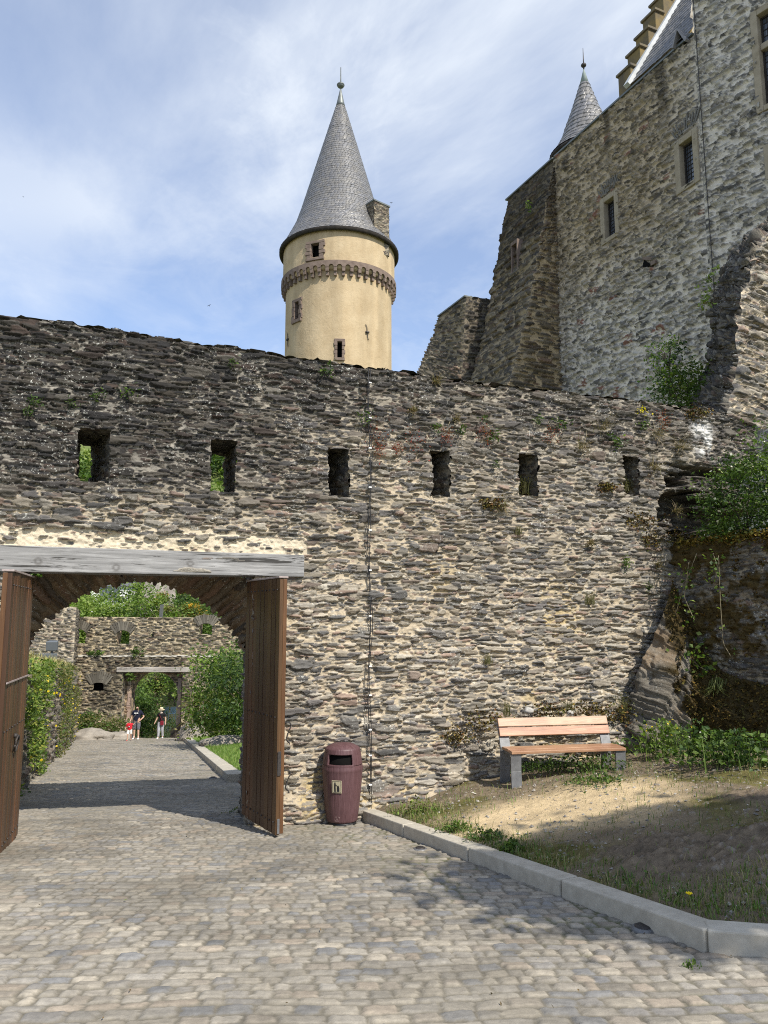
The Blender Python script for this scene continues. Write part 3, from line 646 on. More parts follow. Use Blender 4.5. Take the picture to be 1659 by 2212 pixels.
def rock_h(x, y, P):
    a = (P[..., 0]*.80+P[..., 2]*.60); b = P[..., 2]*.80-P[..., 0]*.60+P[..., 1]*.3
    lam = fbm(a*1.6, b*1.2, 401, 3)+.55*(fbm(a*13, b*1.7, 402, 3)-.5)
    step = np.floor(lam*7)/7*.5+lam*.5
    ed = np.sin(np.pi*np.clip(tt, 0, 1))**.6
    rid = 1-2*np.abs(fbm(a*1.4, b*.9, 411, 5)-.5); qs = a*7.5+3.2*fbm(b*1.3, a*2.2, 413, 4); saw = qs-np.floor(qs); return ((.10*saw*sst(.3, .6, fbm(b*1.6, a*4, 416))+.20*(step-.30))*sst(2.4, .9, x)+.26*(rid-.62)+.16*(fbm(x*6, y*6, 403, 5)-.5))*ed+.20*np.sin(np.pi*tt)*sst(3.0, .3, x)+.10*sst(.6, .0, x)
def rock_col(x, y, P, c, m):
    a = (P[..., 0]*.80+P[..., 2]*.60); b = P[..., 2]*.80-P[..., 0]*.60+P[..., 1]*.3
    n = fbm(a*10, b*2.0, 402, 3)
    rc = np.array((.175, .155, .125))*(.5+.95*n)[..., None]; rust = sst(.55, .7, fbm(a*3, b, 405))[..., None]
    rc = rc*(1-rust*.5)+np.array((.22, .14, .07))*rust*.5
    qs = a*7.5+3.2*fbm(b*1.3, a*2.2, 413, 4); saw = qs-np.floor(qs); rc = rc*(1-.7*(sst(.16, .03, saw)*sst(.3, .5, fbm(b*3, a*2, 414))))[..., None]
    k = np.clip(sst(.50, .58, .42*sst(.5, 1.3, x)*sst(.1, .5, fbm(x*3, y*3, 415))+fbm(x*1.6, y*1.6, 406, 4)*.75+.10+.08*sst(.6, .95, tt+0*x)-.03+.35*(fbm(x*8, y*8, 409, 3)-.5)), 0, 1)[..., None]  # brown moss, thickened to the right so its dark colour stands in for shade
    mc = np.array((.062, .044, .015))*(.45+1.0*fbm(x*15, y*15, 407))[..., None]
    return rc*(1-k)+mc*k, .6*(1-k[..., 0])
SP_NONE = dict(layers=[], pal=SLATE, mortar=(.1, .1, .1), warp=.02, mrel=.015)
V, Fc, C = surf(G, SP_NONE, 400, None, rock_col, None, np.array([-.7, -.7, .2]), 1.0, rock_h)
OUT_V, OUT_K = V, C
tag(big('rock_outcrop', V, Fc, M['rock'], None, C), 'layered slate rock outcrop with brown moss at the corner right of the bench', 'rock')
# ------------------------------------------------------------------ the castle
def hdir(uvp):
    d = np.array([uvp-CX, F/math.cos(PITCH), 0]); return d/np.linalg.norm(d)
A0 = at(1320, 470, 25.0); dA = hdir(75); nA = np.array([-dA[1], dA[0], 0])
def PA(s, z, d=0): return np.array([A0[0], A0[1], 0])+dA*s+nA*d+UP*z
def saz(u, v, d=0): p = hit(u, v, PA(0, 0, d), nA); return np.dot(p-A0, dA), p[2]
sS, _ = saz(1513, 300); S0 = PA(sS, 0); dB = hdir(-400); nB = np.array([-dB[1], dB[0], 0])
def PB(s, z, d=0): return S0+dB*s+nB*d+UP*z
def sbz(u, v, d=0): p = hit(u, v, PB(0, 0, d), nB); return np.dot(p-S0, dB), p[2]
sC, zEv = saz(1197, 343); zEv = (zEv+saz(1504, 69)[1])/2
castle = thing('castle', PA(sC, -1), 'big grey rubble castle range with stepped gable, slate roofs and stone framed windows', 'castle')
WIN = []   # (P function, s0, s1, z0, z1)
def rect(fn, tl, tr, bl, br):
    a, b, c, d = (fn(*q) for q in (tl, tr, bl, br)); return ((a[0]+c[0])/2, (b[0]+d[0])/2, (c[1]+d[1])/2, (a[1]+b[1])/2)
w1 = rect(saz, (1298.7, 433.6), (1338, 405), (1302, 532.8), (1340, 508)); w2 = rect(saz, (1458, 310), (1510, 272), (1464.8, 422), (1513, 393.6))
a = sbz(1621, 32); b = sbz(1631, 253); w3 = (a[0], a[0]-2.0, b[1], a[1]); a = sbz(1651, 318); b = sbz(1656, 392); w4 = (a[0], a[0]-1.2, b[1], a[1])
def inset(w, k): q = 1 if w[1] > w[0] else -1; return (w[0]+q*k, w[1]-q*k, w[2]+k, w[3]-k)
def holes(wins, org, d):
    ws = [inset(w, .10) for w in wins]
    def kp(x, y, P):
        s = (P-org)@d; z = P[..., 2]; k = np.ones(s.shape, bool)
        for a, b, c, e in ws: k &= ~((s > min(a, b)) & (s < max(a, b)) & (z > c) & (z < e))
        return k
    return kp
def cast_col(top, s_of):
    def f(x, y, P, c, m):
        s = s_of(P); z = P[..., 2]
        k = sst(top-8.5, top-4.0, z+2.2*(fbm(s*.25, z*.25, 501)-.5)+.55*s*.0)[..., None]*sst(-5.5, -1.5, s)[..., None]
        warm = c*np.array((.74, .66, .54))
        c = c*(1-k)+warm*k
        stv = fbm(s*1.6, z*.16, 502); st = sst(.55, .70, stv)*sst(top-4.0, top-.4, z)
        c = c*(1-.60*st[..., None])
        lime = sst(.60, .70, fbm(s*.8, z*.5, 503))*sst(top-4.5, top-8.5, z)*sst(0, 4.0, s); c = c*(1+.35*lime[..., None])
        red = ((fbm(s*1.1, z*2.2, 504) > .77) & (m > 0))[..., None]; c = np.where(red, np.array((.22, .115, .085)), c)
        return c, m*.5
    return f
sA = lambda P: (P-A0)@dA
parts = [surf(quad(PA(sS, -1), PA(sC, -1), PA(sS, zEv), PA(sC, zEv), .042), SP_CAST, 510, holes([w1, w2], A0*np.array([1, 1, 0]), dA), cast_col(zEv, sA), None, nA, 1.0, None, False, 'l'),
         surf(quad(PB(-9.5, -1), PB(0, -1), PB(-9.5, 22), PB(0, 22), .042), SP_CAST, 520, holes([w3, w4], S0, dB), lambda x, y, P, c, m: (c*(.9+.2*fbm(x*.3, y*.3, 6))[..., None], m*.4), None, nB, 1.0, None, False, 'r')]
parts.append(surf(quad(PB(0, zEv-.5), PB(0, zEv-.5, -6), PB(0, 22), PB(0, 22, -6), .12), SP_CAST, 525, None, None, None, dB))
V, Fc, C = joinp(parts); big('facade', V, Fc, M['castle'], castle, C)
# battered corner buttress and the lower outer block
def Qhit(u, v, s): p = hit(u, v, PA(s, 0), dA); return p
T = PA(sC, zEv-.05); B0 = PA(sC, -1)
ridge = [T, Qhit(1178, 440, sC), Qhit(1160, 560, sC), Qhit(1142, 660, sC), Qhit(1115, 770, sC), Qhit(1094, 842, sC), Qhit(1080, 900, sC)]
ridge = [ridge[0]]+list(jag(ridge, .07, 9, .16))[1:]
innr = [T+UP*.0]+[np.array([B0[0], B0[1], p[2]]) for p in ridge[1:]]
tF = None
rF = hit(1089, 430, T, np.array([0, 0, 1.])); tF = np.dot(rF-T, dA)
far = [p+dA*tF for p in ridge]
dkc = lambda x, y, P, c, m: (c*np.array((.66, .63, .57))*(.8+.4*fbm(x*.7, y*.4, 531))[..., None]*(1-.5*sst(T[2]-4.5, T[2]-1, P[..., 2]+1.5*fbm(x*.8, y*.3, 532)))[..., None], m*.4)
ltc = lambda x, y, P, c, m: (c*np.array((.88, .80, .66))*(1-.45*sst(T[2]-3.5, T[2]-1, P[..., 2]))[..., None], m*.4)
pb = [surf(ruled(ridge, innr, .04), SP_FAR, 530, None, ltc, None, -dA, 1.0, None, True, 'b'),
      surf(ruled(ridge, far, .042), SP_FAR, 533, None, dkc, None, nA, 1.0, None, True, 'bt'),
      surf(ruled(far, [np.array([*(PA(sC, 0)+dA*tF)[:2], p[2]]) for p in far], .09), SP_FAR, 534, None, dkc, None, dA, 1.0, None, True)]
T2 = hit(1008, 641, PA(sC+tF+.15, 0), dA); T2in = hit(1047, 643, PA(sC+tF+.15, 0), dA)
r2 = [T2]+[hit(u, v, PA(sC+tF+.15, 0), dA) for u, v in [(1003, 700), (1000, 780), (992, 860), (985, 920)]]
i2 = [T2in+nA*-1.5]+[T2in+nA*-2.5+UP*(p[2]-T2in[2]) for p in r2[1:]]
f2p = hit(953, 686, T2, np.array([0, 0, 1.])); t2 = np.dot(f2p-T2, dA)
far2 = [p+dA*t2 for p in r2]; far2 = [far2[0]]+[hit(u, v, far2[0], dA) for u, v in [(938, 722), (925, 750), (902, 806), (885, 850)]]
pb += [surf(ruled(r2, i2, .045), SP_FAR, 540, None, lambda x, y, P, c, m: (c*.33, m*.3), None, -dA, 1.0, None, True, 'b'), surf(ruled(r2, far2, .045), SP_FAR, 543, None, dkc, None, nA, 1.0, None, True, 'b'),  # front strip of the outer block: shade put into its darkened stone colour
       surf(ruled([T2, T2+dA*t2], [T2in-nA*1.5, T2in-nA*1.5+dA*t2], .1), SP_FAR, 545, None, dkc, None, UP)]
V, Fc, C = joinp(pb); big('buttress', V, Fc, M['castle'], castle, C)
# eave gutters
g = MB(); g.box(PA(sC-.1, zEv-.03, -.1), dA*(sS-sC+.1), nA*.20, UP*.07); g.build('eaves_gutter', M['zinc'], castle); g = MB(); g.box(T+nA*-.2+UP*-.02-dA*.05, dA*(tF+.1), nA*.34, UP*.06); g.build('wall_capping', M['zinc'], castle); g = MB()
g.box(T2-nA*.4+UP*.0, dA*(t2), nA*.5, UP*.06); g.build('wall_capping', M['zinc'], castle)
# windows
def window(fn, w, d, n, nx, nz, mull=False, label=None):
    s0, s1, z0, z1 = w
    if s0 > s1: s0, s1 = s1, s0
    k = .20; fr = MB(); o = lambda s, z, q: fn(s, z, q)
    for a, b, c, e in ((s0, s0+k, z0, z1), (s1-k, s1, z0, z1), (s0+k, s1-k, z0, z0+k*.8), (s0+k, s1-k, z1-k, z1)):
        fr.box(o(a, c, -.35), d*(b-a), n*.43, UP*(e-c))
    f = fr.build('window_frame', M['sandstone'], castle, bevel=.02, label=label)
    if mull:
        m_ = MB(); sm = (s0+s1)/2; m_.box(o(sm-.09, z0+k*.8, -.3), d*.18, n*.3, UP*(z1-z0-k*1.8)); zm = z0+(z1-z0)*.60
        m_.box(o(s0+k, zm, -.28), d*(sm-.09-s0-k), n*.27, UP*.2); m_.box(o(sm+.09, zm, -.28), d*(s1-k-sm-.09), n*.27, UP*.2); m_.build('mullion_cross', M['sandstone'], f, bevel=.02)
    wd = MB()
    for a, b, c, e in ((s0+k, s0+k+.05, z0+k*.8, z1-k), (s1-k-.05, s1-k, z0+k*.8, z1-k), (s0+k+.05, s1-k-.05, z1-k-.05, z1-k), (s0+k+.05, s1-k-.05, z0+k*.8, z0+k*.8+.05)):
        wd.box(o(a, c, -.19), d*(b-a), n*.06, UP*(e-c))
    wd.build('casement', M['darkwood'], f)
    g = MB(); g.box(o(s0+k, z0+k*.8, -.20), d*(s1-s0-2*k), n*.02, UP*(z1-z0-1.8*k)); g.build('pane', M['glass'], f)
    ld = MB()
    for i in range(1, nx): ld.box(o(s0+k+(s1-s0-2*k)*i/nx-.008, z0+k*.8, -.18), d*.016, n*.012, UP*(z1-z0-1.8*k))
    for i in range(1, nz): ld.box(o(s0+k, z0+k*.8+(z1-z0-1.8*k)*i/nz-.008, -.17), d*(s1-s0-2*k), n*.010, UP*.016)
    ld.build('leading', M['darkwood'], f)
window(PA, w1, dA, nA, 5, 10, label='narrow sandstone window nearest the buttress'); window(PA, w2, dA, nA, 5, 10, label='narrow sandstone window beside the hanging cable')
window(PB, w3, dB, nB, 10, 14, True, label='tall cross window in the top right corner'); window(PB, w4, dB, nB, 6, 6)
# relieving arches of upright slates over the windows
def fan(fn, w, d, n):
    s0, s1 = min(w[0], w[1]), max(w[0], w[1]); mb = MB(); c = (s0+s1)/2; k = 11
    for i in range(k):
        a = (i-(k-1)/2)/k*1.1; s = c+(s1-s0)*.86*(i-(k-1)/2)/k; h = .42+.08*rnd.random()
        dd = d*math.cos(a)-UP*math.sin(a); uu = UP*math.cos(a)+d*math.sin(a)
        mb.box(fn(s-.025, w[3]+.05+.06*math.cos(a*1.5), -.02), dd*.055, n*(.055+.03*rnd.random()), uu*h)
    mb.build('relieving_arch', M['attr'], castle).data.attributes['Col'].data.foreach_set('color', np.tile(np.array((.15, .14, .12, 0), np.float32), len(mb.v)))
fan(PA, w1, dA, nA); fan(PA, w2, dA, nA); fan(PB, w3, dB, nB)
# small shuttered window in the battered face
q = [hit(u, v, ridge[len(ridge)//3], np.cross(dA, ridge[len(ridge)*2//3]-ridge[0])) for u, v in [(1107, 600), (1121, 592), (1122, 528), (1108, 540)]]
ex = (q[1]-q[0]); ex[2] = 0; nn = nA
f = MB()
for a, b in ((0, .12), (.88, 1.0)): f.box(q[0]+ex*a-nn*.35, ex*(b-a), nn*.40, UP*(q[3][2]-q[0][2]))
f.box(q[0]+ex*.12-nn*.35+UP*(q[3][2]-q[0][2]-.14), ex*.76, nn*.40, UP*.14)
fo = f.build('window_frame', M['redstone'], castle)
MB().box(q[0]+ex*.12-nn*.22, ex*.68, nn*.06, UP*(q[3][2]-q[0][2]-.2)).build('shutter', mat_plain('red_shutter', (.10, .03, .02), (.16, .05, .035), 6), fo)
# putlog hole
p = hit(1403, 572, PA(0, 0), nA); ph = MB()
MB().prism([p+dA*a+UP*b+nA*.03 for a, b in ((-.22, -.16), (.24, .02), (.16, .22))], nA*.05).build('putlog_hole', M['inside'], castle)
ph.box(p-dA*.35+UP*-.12+nA*.01, dA*.2, nA*.09, UP*.13); ph.prism([p+dA*a+UP*b for a, b in ((-.25, .02), (.2, .25), (.2, .33), (-.3, .12))], nA*.1); ph.build('red_stone', M['redstone'], castle)
# slate roofs
def slate_surf(P, seed, rh, w, out, rise=.03):
    du = np.gradient(P, axis=1); dv = np.gradient(P, axis=0); n = np.cross(du, dv); n /= np.linalg.norm(n, axis=-1, keepdims=True)+1e-9
    if np.dot(n.mean((0, 1)), out) < 0: n = -n
    x = np.cumsum(np.linalg.norm(du, axis=-1), 1); x = x-x[:, x.shape[1]//2:x.shape[1]//2+1]
    y = np.cumsum(np.linalg.norm(dv, axis=-1), 0)
    r, c, u, v, hx, hy = cells(x, y, rh, w, seed, .06, .25)
    H = rise*(.5-.5*v)*(.7+.6*h2(r, c, seed+9))-.012*(np.abs(u) > 1-.05/w)-.012*(v < -.86)
    b = (.82+.36*h2(r, c, seed+5))*(.86+.28*fbm(x*.4, y*.4, seed+6)); t = h2(r, c, seed+7)[..., None]
    col = (np.array((.14, .14, .147))*t+np.array((.17, .16, .145))*(1-t))*b[..., None]
    col = col*np.where((v < -.80) | (np.abs(u) > 1-.05/w), .62, 1.0)[..., None]
    ny, nx = x.shape; idx = np.arange(nx*ny).reshape(ny, nx)
    Fc = np.stack([idx[:-1, :-1], idx[:-1, 1:], idx[1:, 1:], idx[1:, :-1]], -1).reshape(-1, 4)
    return (P+n*H[..., None]).reshape(-1, 3), Fc, np.concatenate([col, 0*col[..., :1]], -1).reshape(-1, 4)
sV, _ = saz(1366, 188); pv = hit(1480, 0, PA(sV, 0), dA); rise = pv[2]-zEv; run = np.dot(pv-PA(sV, 0), -nA)
pit = np.array(-nA*run+UP*rise); pitn = pit/np.linalg.norm(pit)
RL_ = np.linalg.norm(pit)*1.5
e0, e1 = PA(sS, zEv+.08, .12), PA(sV, zEv+.08, .12)
V, Fc, C = slate_surf(quad(e0, e1, e0+pitn*RL_, e1+pitn*RL_, .045), 560, .30, .30, nA+UP); roof = big('slate_roof', V, Fc, M['slate'], castle, C, False)
vg = MB(); rn = np.cross(dA, pitn); rn = rn if rn[2] > 0 else -rn
vg.box(e1-dA*.05, dA*.22, pitn*RL_, rn*.14); vg.build('verge_flashing', mat_plain('pale_flashing', (.42, .44, .45), (.60, .62, .63), 2.5, .6), roof)
# stepped gable beyond the verge
st = [(1335, 168), (1355, 126), (1373, 88), (1388, 50), (1405, 17), (1424, -22), (1442, -62), (1462, -104)]
sg = sV+.75; stp = [hit(u, v, PA(sg, 0), dA) for u, v in st]; rr = [np.dot(p-PA(sg, 0), -nA) for p in stp]
gm = MB(); caps = []
for i in range(len(st)-1):
    o = PA(sg, zEv-1.2, -rr[i]); gm.box(o, -dA*.62, -nA*(rr[i+1]-rr[i]), UP*(stp[i][2]-zEv+1.2))
mat_cope = mat_plain('grey_coping', (.11, .10, .085), (.22, .18, .11), 3, .95, 0, .15, .4)
gab = gm.build('stepped_gable', mat_plain('lichen_gable', (.10, .092, .08), (.24, .175, .07), 2.2, .95, 0, .15, .6, det=7), castle, bevel=.02)
for i in range(len(st)-1): MB().box(PA(sg+.05, stp[i][2]+.002, -rr[i]+.06), -dA*.74, -nA*(rr[i+1]-rr[i]+.05), UP*.09).build('coping_slab', mat_cope, gab, bevel=.01)
# dormer
ap, bl, br = (hit(u, v, PA(0, 0, .22), nA) for u, v in [(1461.5, 60), (1450, 104), (1482, 84)])
dm = MB(); tri = [bl, br, ap]; dep = -nA*1.6
dm.add([bl, br, ap, bl+dep, br+dep, ap+dep*.95], [(0, 2, 5, 3), (1, 4, 5, 2)]); c_ = (bl+br+ap)/3
do = dm.build('dormer', M['slate'], roof); do.data.attributes['Col'].data.foreach_set('color', np.tile(np.array((.22, .21, .21, 0), np.float32), len(dm.v)))
sm = do.modifiers.new('th', 'SOLIDIFY'); sm.thickness = .07
MB().prism([c_+(p-c_)*.93+dep*.12 for p in tri], dep*.1).build('dormer_opening', M['inside'], roof)
# cable hanging down the seam
cb = MB(); cb.tube([PB(-.12-.004*(v-100)/30, sbz(1516+(v-0)*.072, v)[1], .10) for v in np.linspace(-20, 700, 14)], .013, 6); cb.build('conductor_cable', M['iron'], castle)
# corner turret
tc = at(1265, 250, 33.5); tz = lambda v: at(1265, v, 33.5)[2]; pxm = 33.5/1662*1.03
def cone_grid(c, prof, n, m): 
    pr = resamp([(r, 0, z) for r, z in prof], m); th = np.linspace(0, 2*math.pi, n)
    return np.stack([c[0]+pr[:, 0:1]*np.cos(th), c[1]+pr[:, 0:1]*np.sin(th), pr[:, 2:3]+0*th], -1)
prof = [(83*pxm, tz(337)), (70*pxm, tz(322)), (57*pxm, tz(302)), (26*pxm, tz(225)), (10.5*pxm, tz(182))]
G = cone_grid(tc, prof, 150, 130); V, Fc, C = slate_surf(G, 570, .26, .26, np.array([0, 0, 1.])); tr = big('turret_roof', V, Fc, M['slate'], castle, C, False)
MB().lathe(tc*np.array([1, 1, 0]), [(83.5*pxm, tz(337)-.03), (83.5*pxm, tz(337)-.18), (64*pxm, tz(337)-.2), (64*pxm, tz(337)-3)], 48).build('turret_wall', M['darkwood'], castle, True)
MB().lathe(tc*np.array([1, 1, 0]), [(10.8*pxm, tz(183)), (1.2*pxm, tz(150)), (1.0*pxm, tz(148))], 24).build('cap', mat_plain('green_copper', (.22, .27, .25), (.33, .38, .35), 3), tr, True)
fm = MB(); b0 = np.array([tc[0], tc[1], 0]); fm.tube([b0+UP*tz(150), b0+UP*tz(104)], [.035, .012], 8); fm.ball(b0+UP*tz(141), 6.2*pxm, sz=.8); fm.build('finial', M['iron'], tr, True)
# ------------------------------------------------------------------ the round tower
TY = 49.0; tcx = at(731.5, 700, TY)[0]; TC = np.array([tcx, TY, 0]); k_ = TY/1662*1.012
zz3 = lambda y, Y: at(731, (200+y*.565)*.553, Y)[2]
rU, rL = 124.8*k_, 118*k_; rE = 134*k_
zE0 = at(600, 552, TY)[2]; zE1 = zz3(1225, TY); zTip = zz3(262, TY); zBandT = zz3(1447, TY-rU); zBandB = zz3(1500, TY-rU)
tower = thing('round_tower', (TC[0], TC[1], -4), 'ochre plastered round tower with a tall slate cone roof and arched corbel band', 'tower')
def th_of(x, r): return -math.pi/2+math.asin(max(-1, min(1, (x-480.5)/r)))
tw = []
for x0, x1, y0, y1, r, rp in ((285, 400, 1312, 1448, rU, 399), (182, 248, 1712, 1878, rL, 378), (480, 543, 1988, 2140, rL, 378)):
    t0, t1 = th_of(x0, rp), th_of(x1, rp); tm = (t0+t1)/2; Yd = TY+r*math.sin(tm)
    tw.append((tm, (t1-t0)*r, zz3(y1, Yd), zz3(y0, Yd), r))
def skp(a, z):
    for tm, w, z0, z1, r in tw:
        a_ = (a+math.pi) % (2*math.pi)-math.pi
        if abs(a_-tm) < w*.30/r and z0+.18 < z < z1-.15: return True
    return False
zs = list(np.arange(-6, zBandB, .12)); 
MB().lathe(TC, [(rL, z) for z in zs]+[(rL, zBandB), (rU, zBandB), (rU, zBandT)]+[(rU, z) for z in np.arange(zBandT+.1, zE0+.1, .12)]+[(rU, zE0+.1)], 240, None, skip=skp, cap=False).build('plaster_wall', M['plaster'], tower, True)
MB().lathe(TC, [(rL-.6, -6), (rL-.6, zE0)], 64, cap=True).build('dark_core', M['inside'], tower, True)
for i, (tm, w, z0, z1, r) in enumerate(tw):
    n = np.array([math.cos(tm), math.sin(tm), 0]); t = np.array([-math.sin(tm), math.cos(tm), 0]); c = TC+n*(r-.32)
    f = MB(); jw = w*.26; hh = (z1-z0)
    nb = 4
    for sgn in (-1, 1):
        for j in range(nb):
            ww = jw*(1.0+.35*((j+i) % 2)); x0 = -w/2 if sgn < 0 else w/2
            f.box(c+t*(x0 if sgn < 0 else x0-jw)-t*((ww-jw) if sgn < 0 else 0)+UP*(z0+hh*.13+hh*.74*j/nb+.003), t*ww, n*(.36+.02*((j*7+i) % 3)), UP*(hh*.74/nb-.006))
    f.box(c-t*w*.56+UP*(z1-hh*.13), t*w*1.12, n*.37, UP*hh*.13); f.box(c-t*w*.54+UP*z0, t*w*1.08, n*.42, UP*hh*.13)
    fo = f.build('window_frame', M['redstone'], tower, bevel=.02, label=['red stone frame of the square window under the eaves', 'red stone frame of the small window on the left', 'red stone frame of the narrow slit low on the tower'][i])
    MB().box(c-t*(w/2-jw)-n*.2+UP*(z0+hh*.13), t*(w-2*jw), n*.03, UP*hh*.74).build('dark_opening', M['inside'], fo)
# corbel table
NM = 46; aw = 2*math.pi/NM; mod = MB(); half = aw*rU/2; ch = zBandT-zBandB; zb2 = zz3(1547, TY-rU); rO = rU+.12
bend = lambda x, z, r, a: (TC[0]+r*math.cos(a+x/rU), TC[1]+r*math.sin(a+x/rU), z)
ar = .62*half; zsp = zBandB+.12*ch
for i in range(NM):
    a = i*aw
    pts = [(-half, zBandT), (half, zBandT), (half, zsp)]+[(ar*math.cos(q), zsp+ar*1.1*math.sin(q)) for q in np.linspace(0, math.pi, 9)]+[(-half, zsp)]
    for r0, r1 in ((rL-.02, rO),):
        n = len(pts); vs = [bend(x, z, r1, a) for x, z in pts]+[bend(x, z, r0, a) for x, z in pts]
        fs = [(0, 1, 2, 3, 4, 5, 6, 7), (0, 7, 8, 9, 10, 11, 12)] if n == 13 else [tuple(range(n))]
        mod.add(vs, fs+[(j, (j+1) % n, n+(j+1) % n, n+j) for j in range(n)])
    for lv, (h0, h1, ro) in enumerate(((zsp, zsp-(zsp-zb2)*.5, rO-.02), (zsp-(zsp-zb2)*.5, zb2, rO-.12))):
        wq = half-ar-.01*lv
        vs = [bend(x, z, r, a+aw/2) for z in (h1, h0) for x, r in ((-wq, rL-.02), (wq, rL-.02), (wq, ro), (-wq, ro))]; mod.hexa(vs)
mod.build('corbel_table', M['redstone'], tower)
# cone roof
prof = [(rE, zE0), (rE*.93, zE0+.38), (100*k_, zE1-.1), (87*k_, zE1+1.1), (11.2*k_, zz3(388, TY))]
zmid = None
V, Fc, C = slate_surf(cone_grid(TC, prof, 380, 420), 580, .20, .24, np.array([0, 0, 1.]), .02); tr = big('cone_roof', V, Fc, M['slate'], tower, C, False)
MB().lathe(TC, [(rE+.01, zE0-.01), (rE+.01, zE0-.20), (rE-.1, zE0-.24), (rU-.05, zE0-.1)], 120, cap=False).build('eaves_board', M['darkwood'], tower, True)
MB().lathe(TC, [(11.5*k_, zz3(389, TY)), (9*k_, zz3(360, TY)), (1.4*k_, zTip), (1.0*k_, zTip+.2)], 32).build('cap', M['zinc'], tr, True)
fm = MB(); fm.tube([TC+UP*(zTip-.2), TC+UP*zz3(112, TY)], [.055, .03], 8); fm.ball(TC+UP*zz3(236, TY), 8.5*k_, sz=.82); fm.lathe(TC+UP*zz3(236, TY), [(8.9*k_, -.02), (9.1*k_, .02), (8.7*k_, .06)], 32); fm.build('finial', M['zinc'], tr, True)
# chimney
cc = at(811, 470, 47.2); ct = at(811, 449, 47.2)[2]; h_ = .62; 
ax = np.array([math.cos(R(40)), math.sin(R(40)), 0]); ay = np.array([-ax[1], ax[0], 0]); cb_ = np.array([cc[0], cc[1], 0])
pr = []
for p, q, o in ((-ax-ay, ax-ay, -ay), (ax-ay, ax+ay, ax), (ax+ay, -ax+ay, ay), (-ax+ay, -ax-ay, -ax)):
    pr.append(surf(quad(cb_+p*h_+UP*(ct-3.4), cb_+q*h_+UP*(ct-3.4), cb_+p*h_+UP*ct, cb_+q*h_+UP*ct, .04), SP_GATE, 590, None, lambda x, y, P, c, m: (c*.62, m), None, o, .7))
V, Fc, C = joinp(pr); ch_ = big('chimney', V, Fc, M['far_stone'], tower, C)
MB().box(cb_-ax*h_*1.12-ay*h_*1.12+UP*(ct-.01), ax*h_*2.24, ay*h_*2.24, UP*.1).build('chimney_cap', M['zinc'], ch_)
for x, y in ((145, 1995), (690, 1945)):
    a = th_of(x, 378); n = np.array([math.cos(a), math.sin(a), 0]); t = np.array([-n[1], n[0], 0]); z = zz3(y, TY+rL*math.sin(a)); c = TC+n*(rL+.05)
    MB().tube([c-t*.12+UP*(z+.5), c-t*.02+UP*(z+.3), c+UP*z, c+t*.02+UP*(z-.3), c+t*.1+UP*(z-.5)], .022, 6).box(c-t*.12+UP*(z-.05)-n*.04, t*.24, n*.1, UP*.1).build('wall_anchor', M['iron'], tower, True)
# ------------------------------------------------------------------ foliage builders
def leaves(C, S, rng, col, up=.3, fold=.25, asp=.55):
    """rhombic leaves at C (n,3) of length S, random attitude"""
    n = len(C); a = rng.normal(size=(n, 3)); a[:, 2] *= .7; a /= np.linalg.norm(a, axis=1, keepdims=True)
    b = rng.normal(size=(n, 3)); b[:, 2] += up*3; b -= a*(a*b).sum(1, keepdims=True); b /= np.linalg.norm(b, axis=1, keepdims=True)
    w = np.cross(a, b); S = S[:, None]
    V = np.stack([C-a*S*.5, C+w*S*asp*.5+b*S*fold*.3, C+a*S*.5, C-w*S*asp*.5+b*S*fold*.3], 1)
    Fc = np.arange(n*4).reshape(n, 4)
    return V.reshape(-1, 3), Fc, np.repeat(np.hstack([col, np.zeros((n, 1))]), 4, 0)
G_MID = [(.070, .125, .022), (.095, .155, .028), (.05, .095, .02), (.12, .18, .035)]
G_LIGHT = [(.15, .225, .04), (.19, .27, .05), (.12, .19, .035), (.23, .29, .07)]
G_DARK = [(.035, .070, .018), (.05, .09, .022), (.028, .055, .015), (.065, .11, .028)]
G_OLIVE = [(.12, .125, .035), (.16, .15, .045), (.09, .10, .03), (.20, .18, .07)]
def cols(rng, pal, n, var=.3):
    p = np.array(pal)[rng.integers(0, len(pal), n)]; return p*(1+var*(rng.random((n, 1))-.5)*2)
def crown(c, rad, n, ls, pal, seed, clumps=40, hollow=.55, drop=0.0):
    rng = np.random.default_rng(seed); c = np.asarray(c, float); rad = np.asarray(rad, float)
    d = rng.normal(size=(clumps, 3)); d /= np.linalg.norm(d, axis=1, keepdims=True)
    cc = c+d*rad*(hollow+(1-hollow)*rng.random((clumps, 1))**.7)*(.82+.3*rng.random((clumps, 1)))
    cp = np.array(pal)[rng.integers(0, len(pal), clumps)]*(.8+.4*rng.random((clumps, 1)))
    k = rng.integers(0, clumps, n); cr = rad.mean()*(.16+.16*rng.random(clumps))
    P = cc[k]+rng.normal(size=(n, 3))*cr[k][:, None]*np.array([1, 1, .62])
    col = cp[k]*(.75+.5*rng.random((n, 1)))
    return leaves(P, ls*(.6+.8*rng.random(n)), rng, col)
def blades(B, h, rng, col, lean=.35, w=.006, dirn=None):
    n = len(B); a = rng.random(n)*2*np.pi; t = np.stack([np.cos(a), np.sin(a), 0*a], 1); s = np.stack([-np.sin(a), np.cos(a), 0*a], 1)*w
    h = h[:, None]; l = lean*h*(.4+rng.random((n, 1))); up = np.array([0, 0, 1.]) if dirn is None else dirn
    m = B+up*h*.6+t*l*.35; e = B+up*h*(1-.25*rng.random((n, 1)))+t*l
    V = np.stack([B-s, B+s, m-s*.75, m+s*.75, e-s*.12, e+s*.12], 1).reshape(-1, 3); i = np.arange(n)[:, None]*6
    Fc = np.concatenate([i+np.array([[0, 1, 3, 2]]), i+np.array([[2, 3, 5, 4]])], 0)
    return V, Fc, np.repeat(np.hstack([col, np.zeros((n, 1))]), 6, 0)
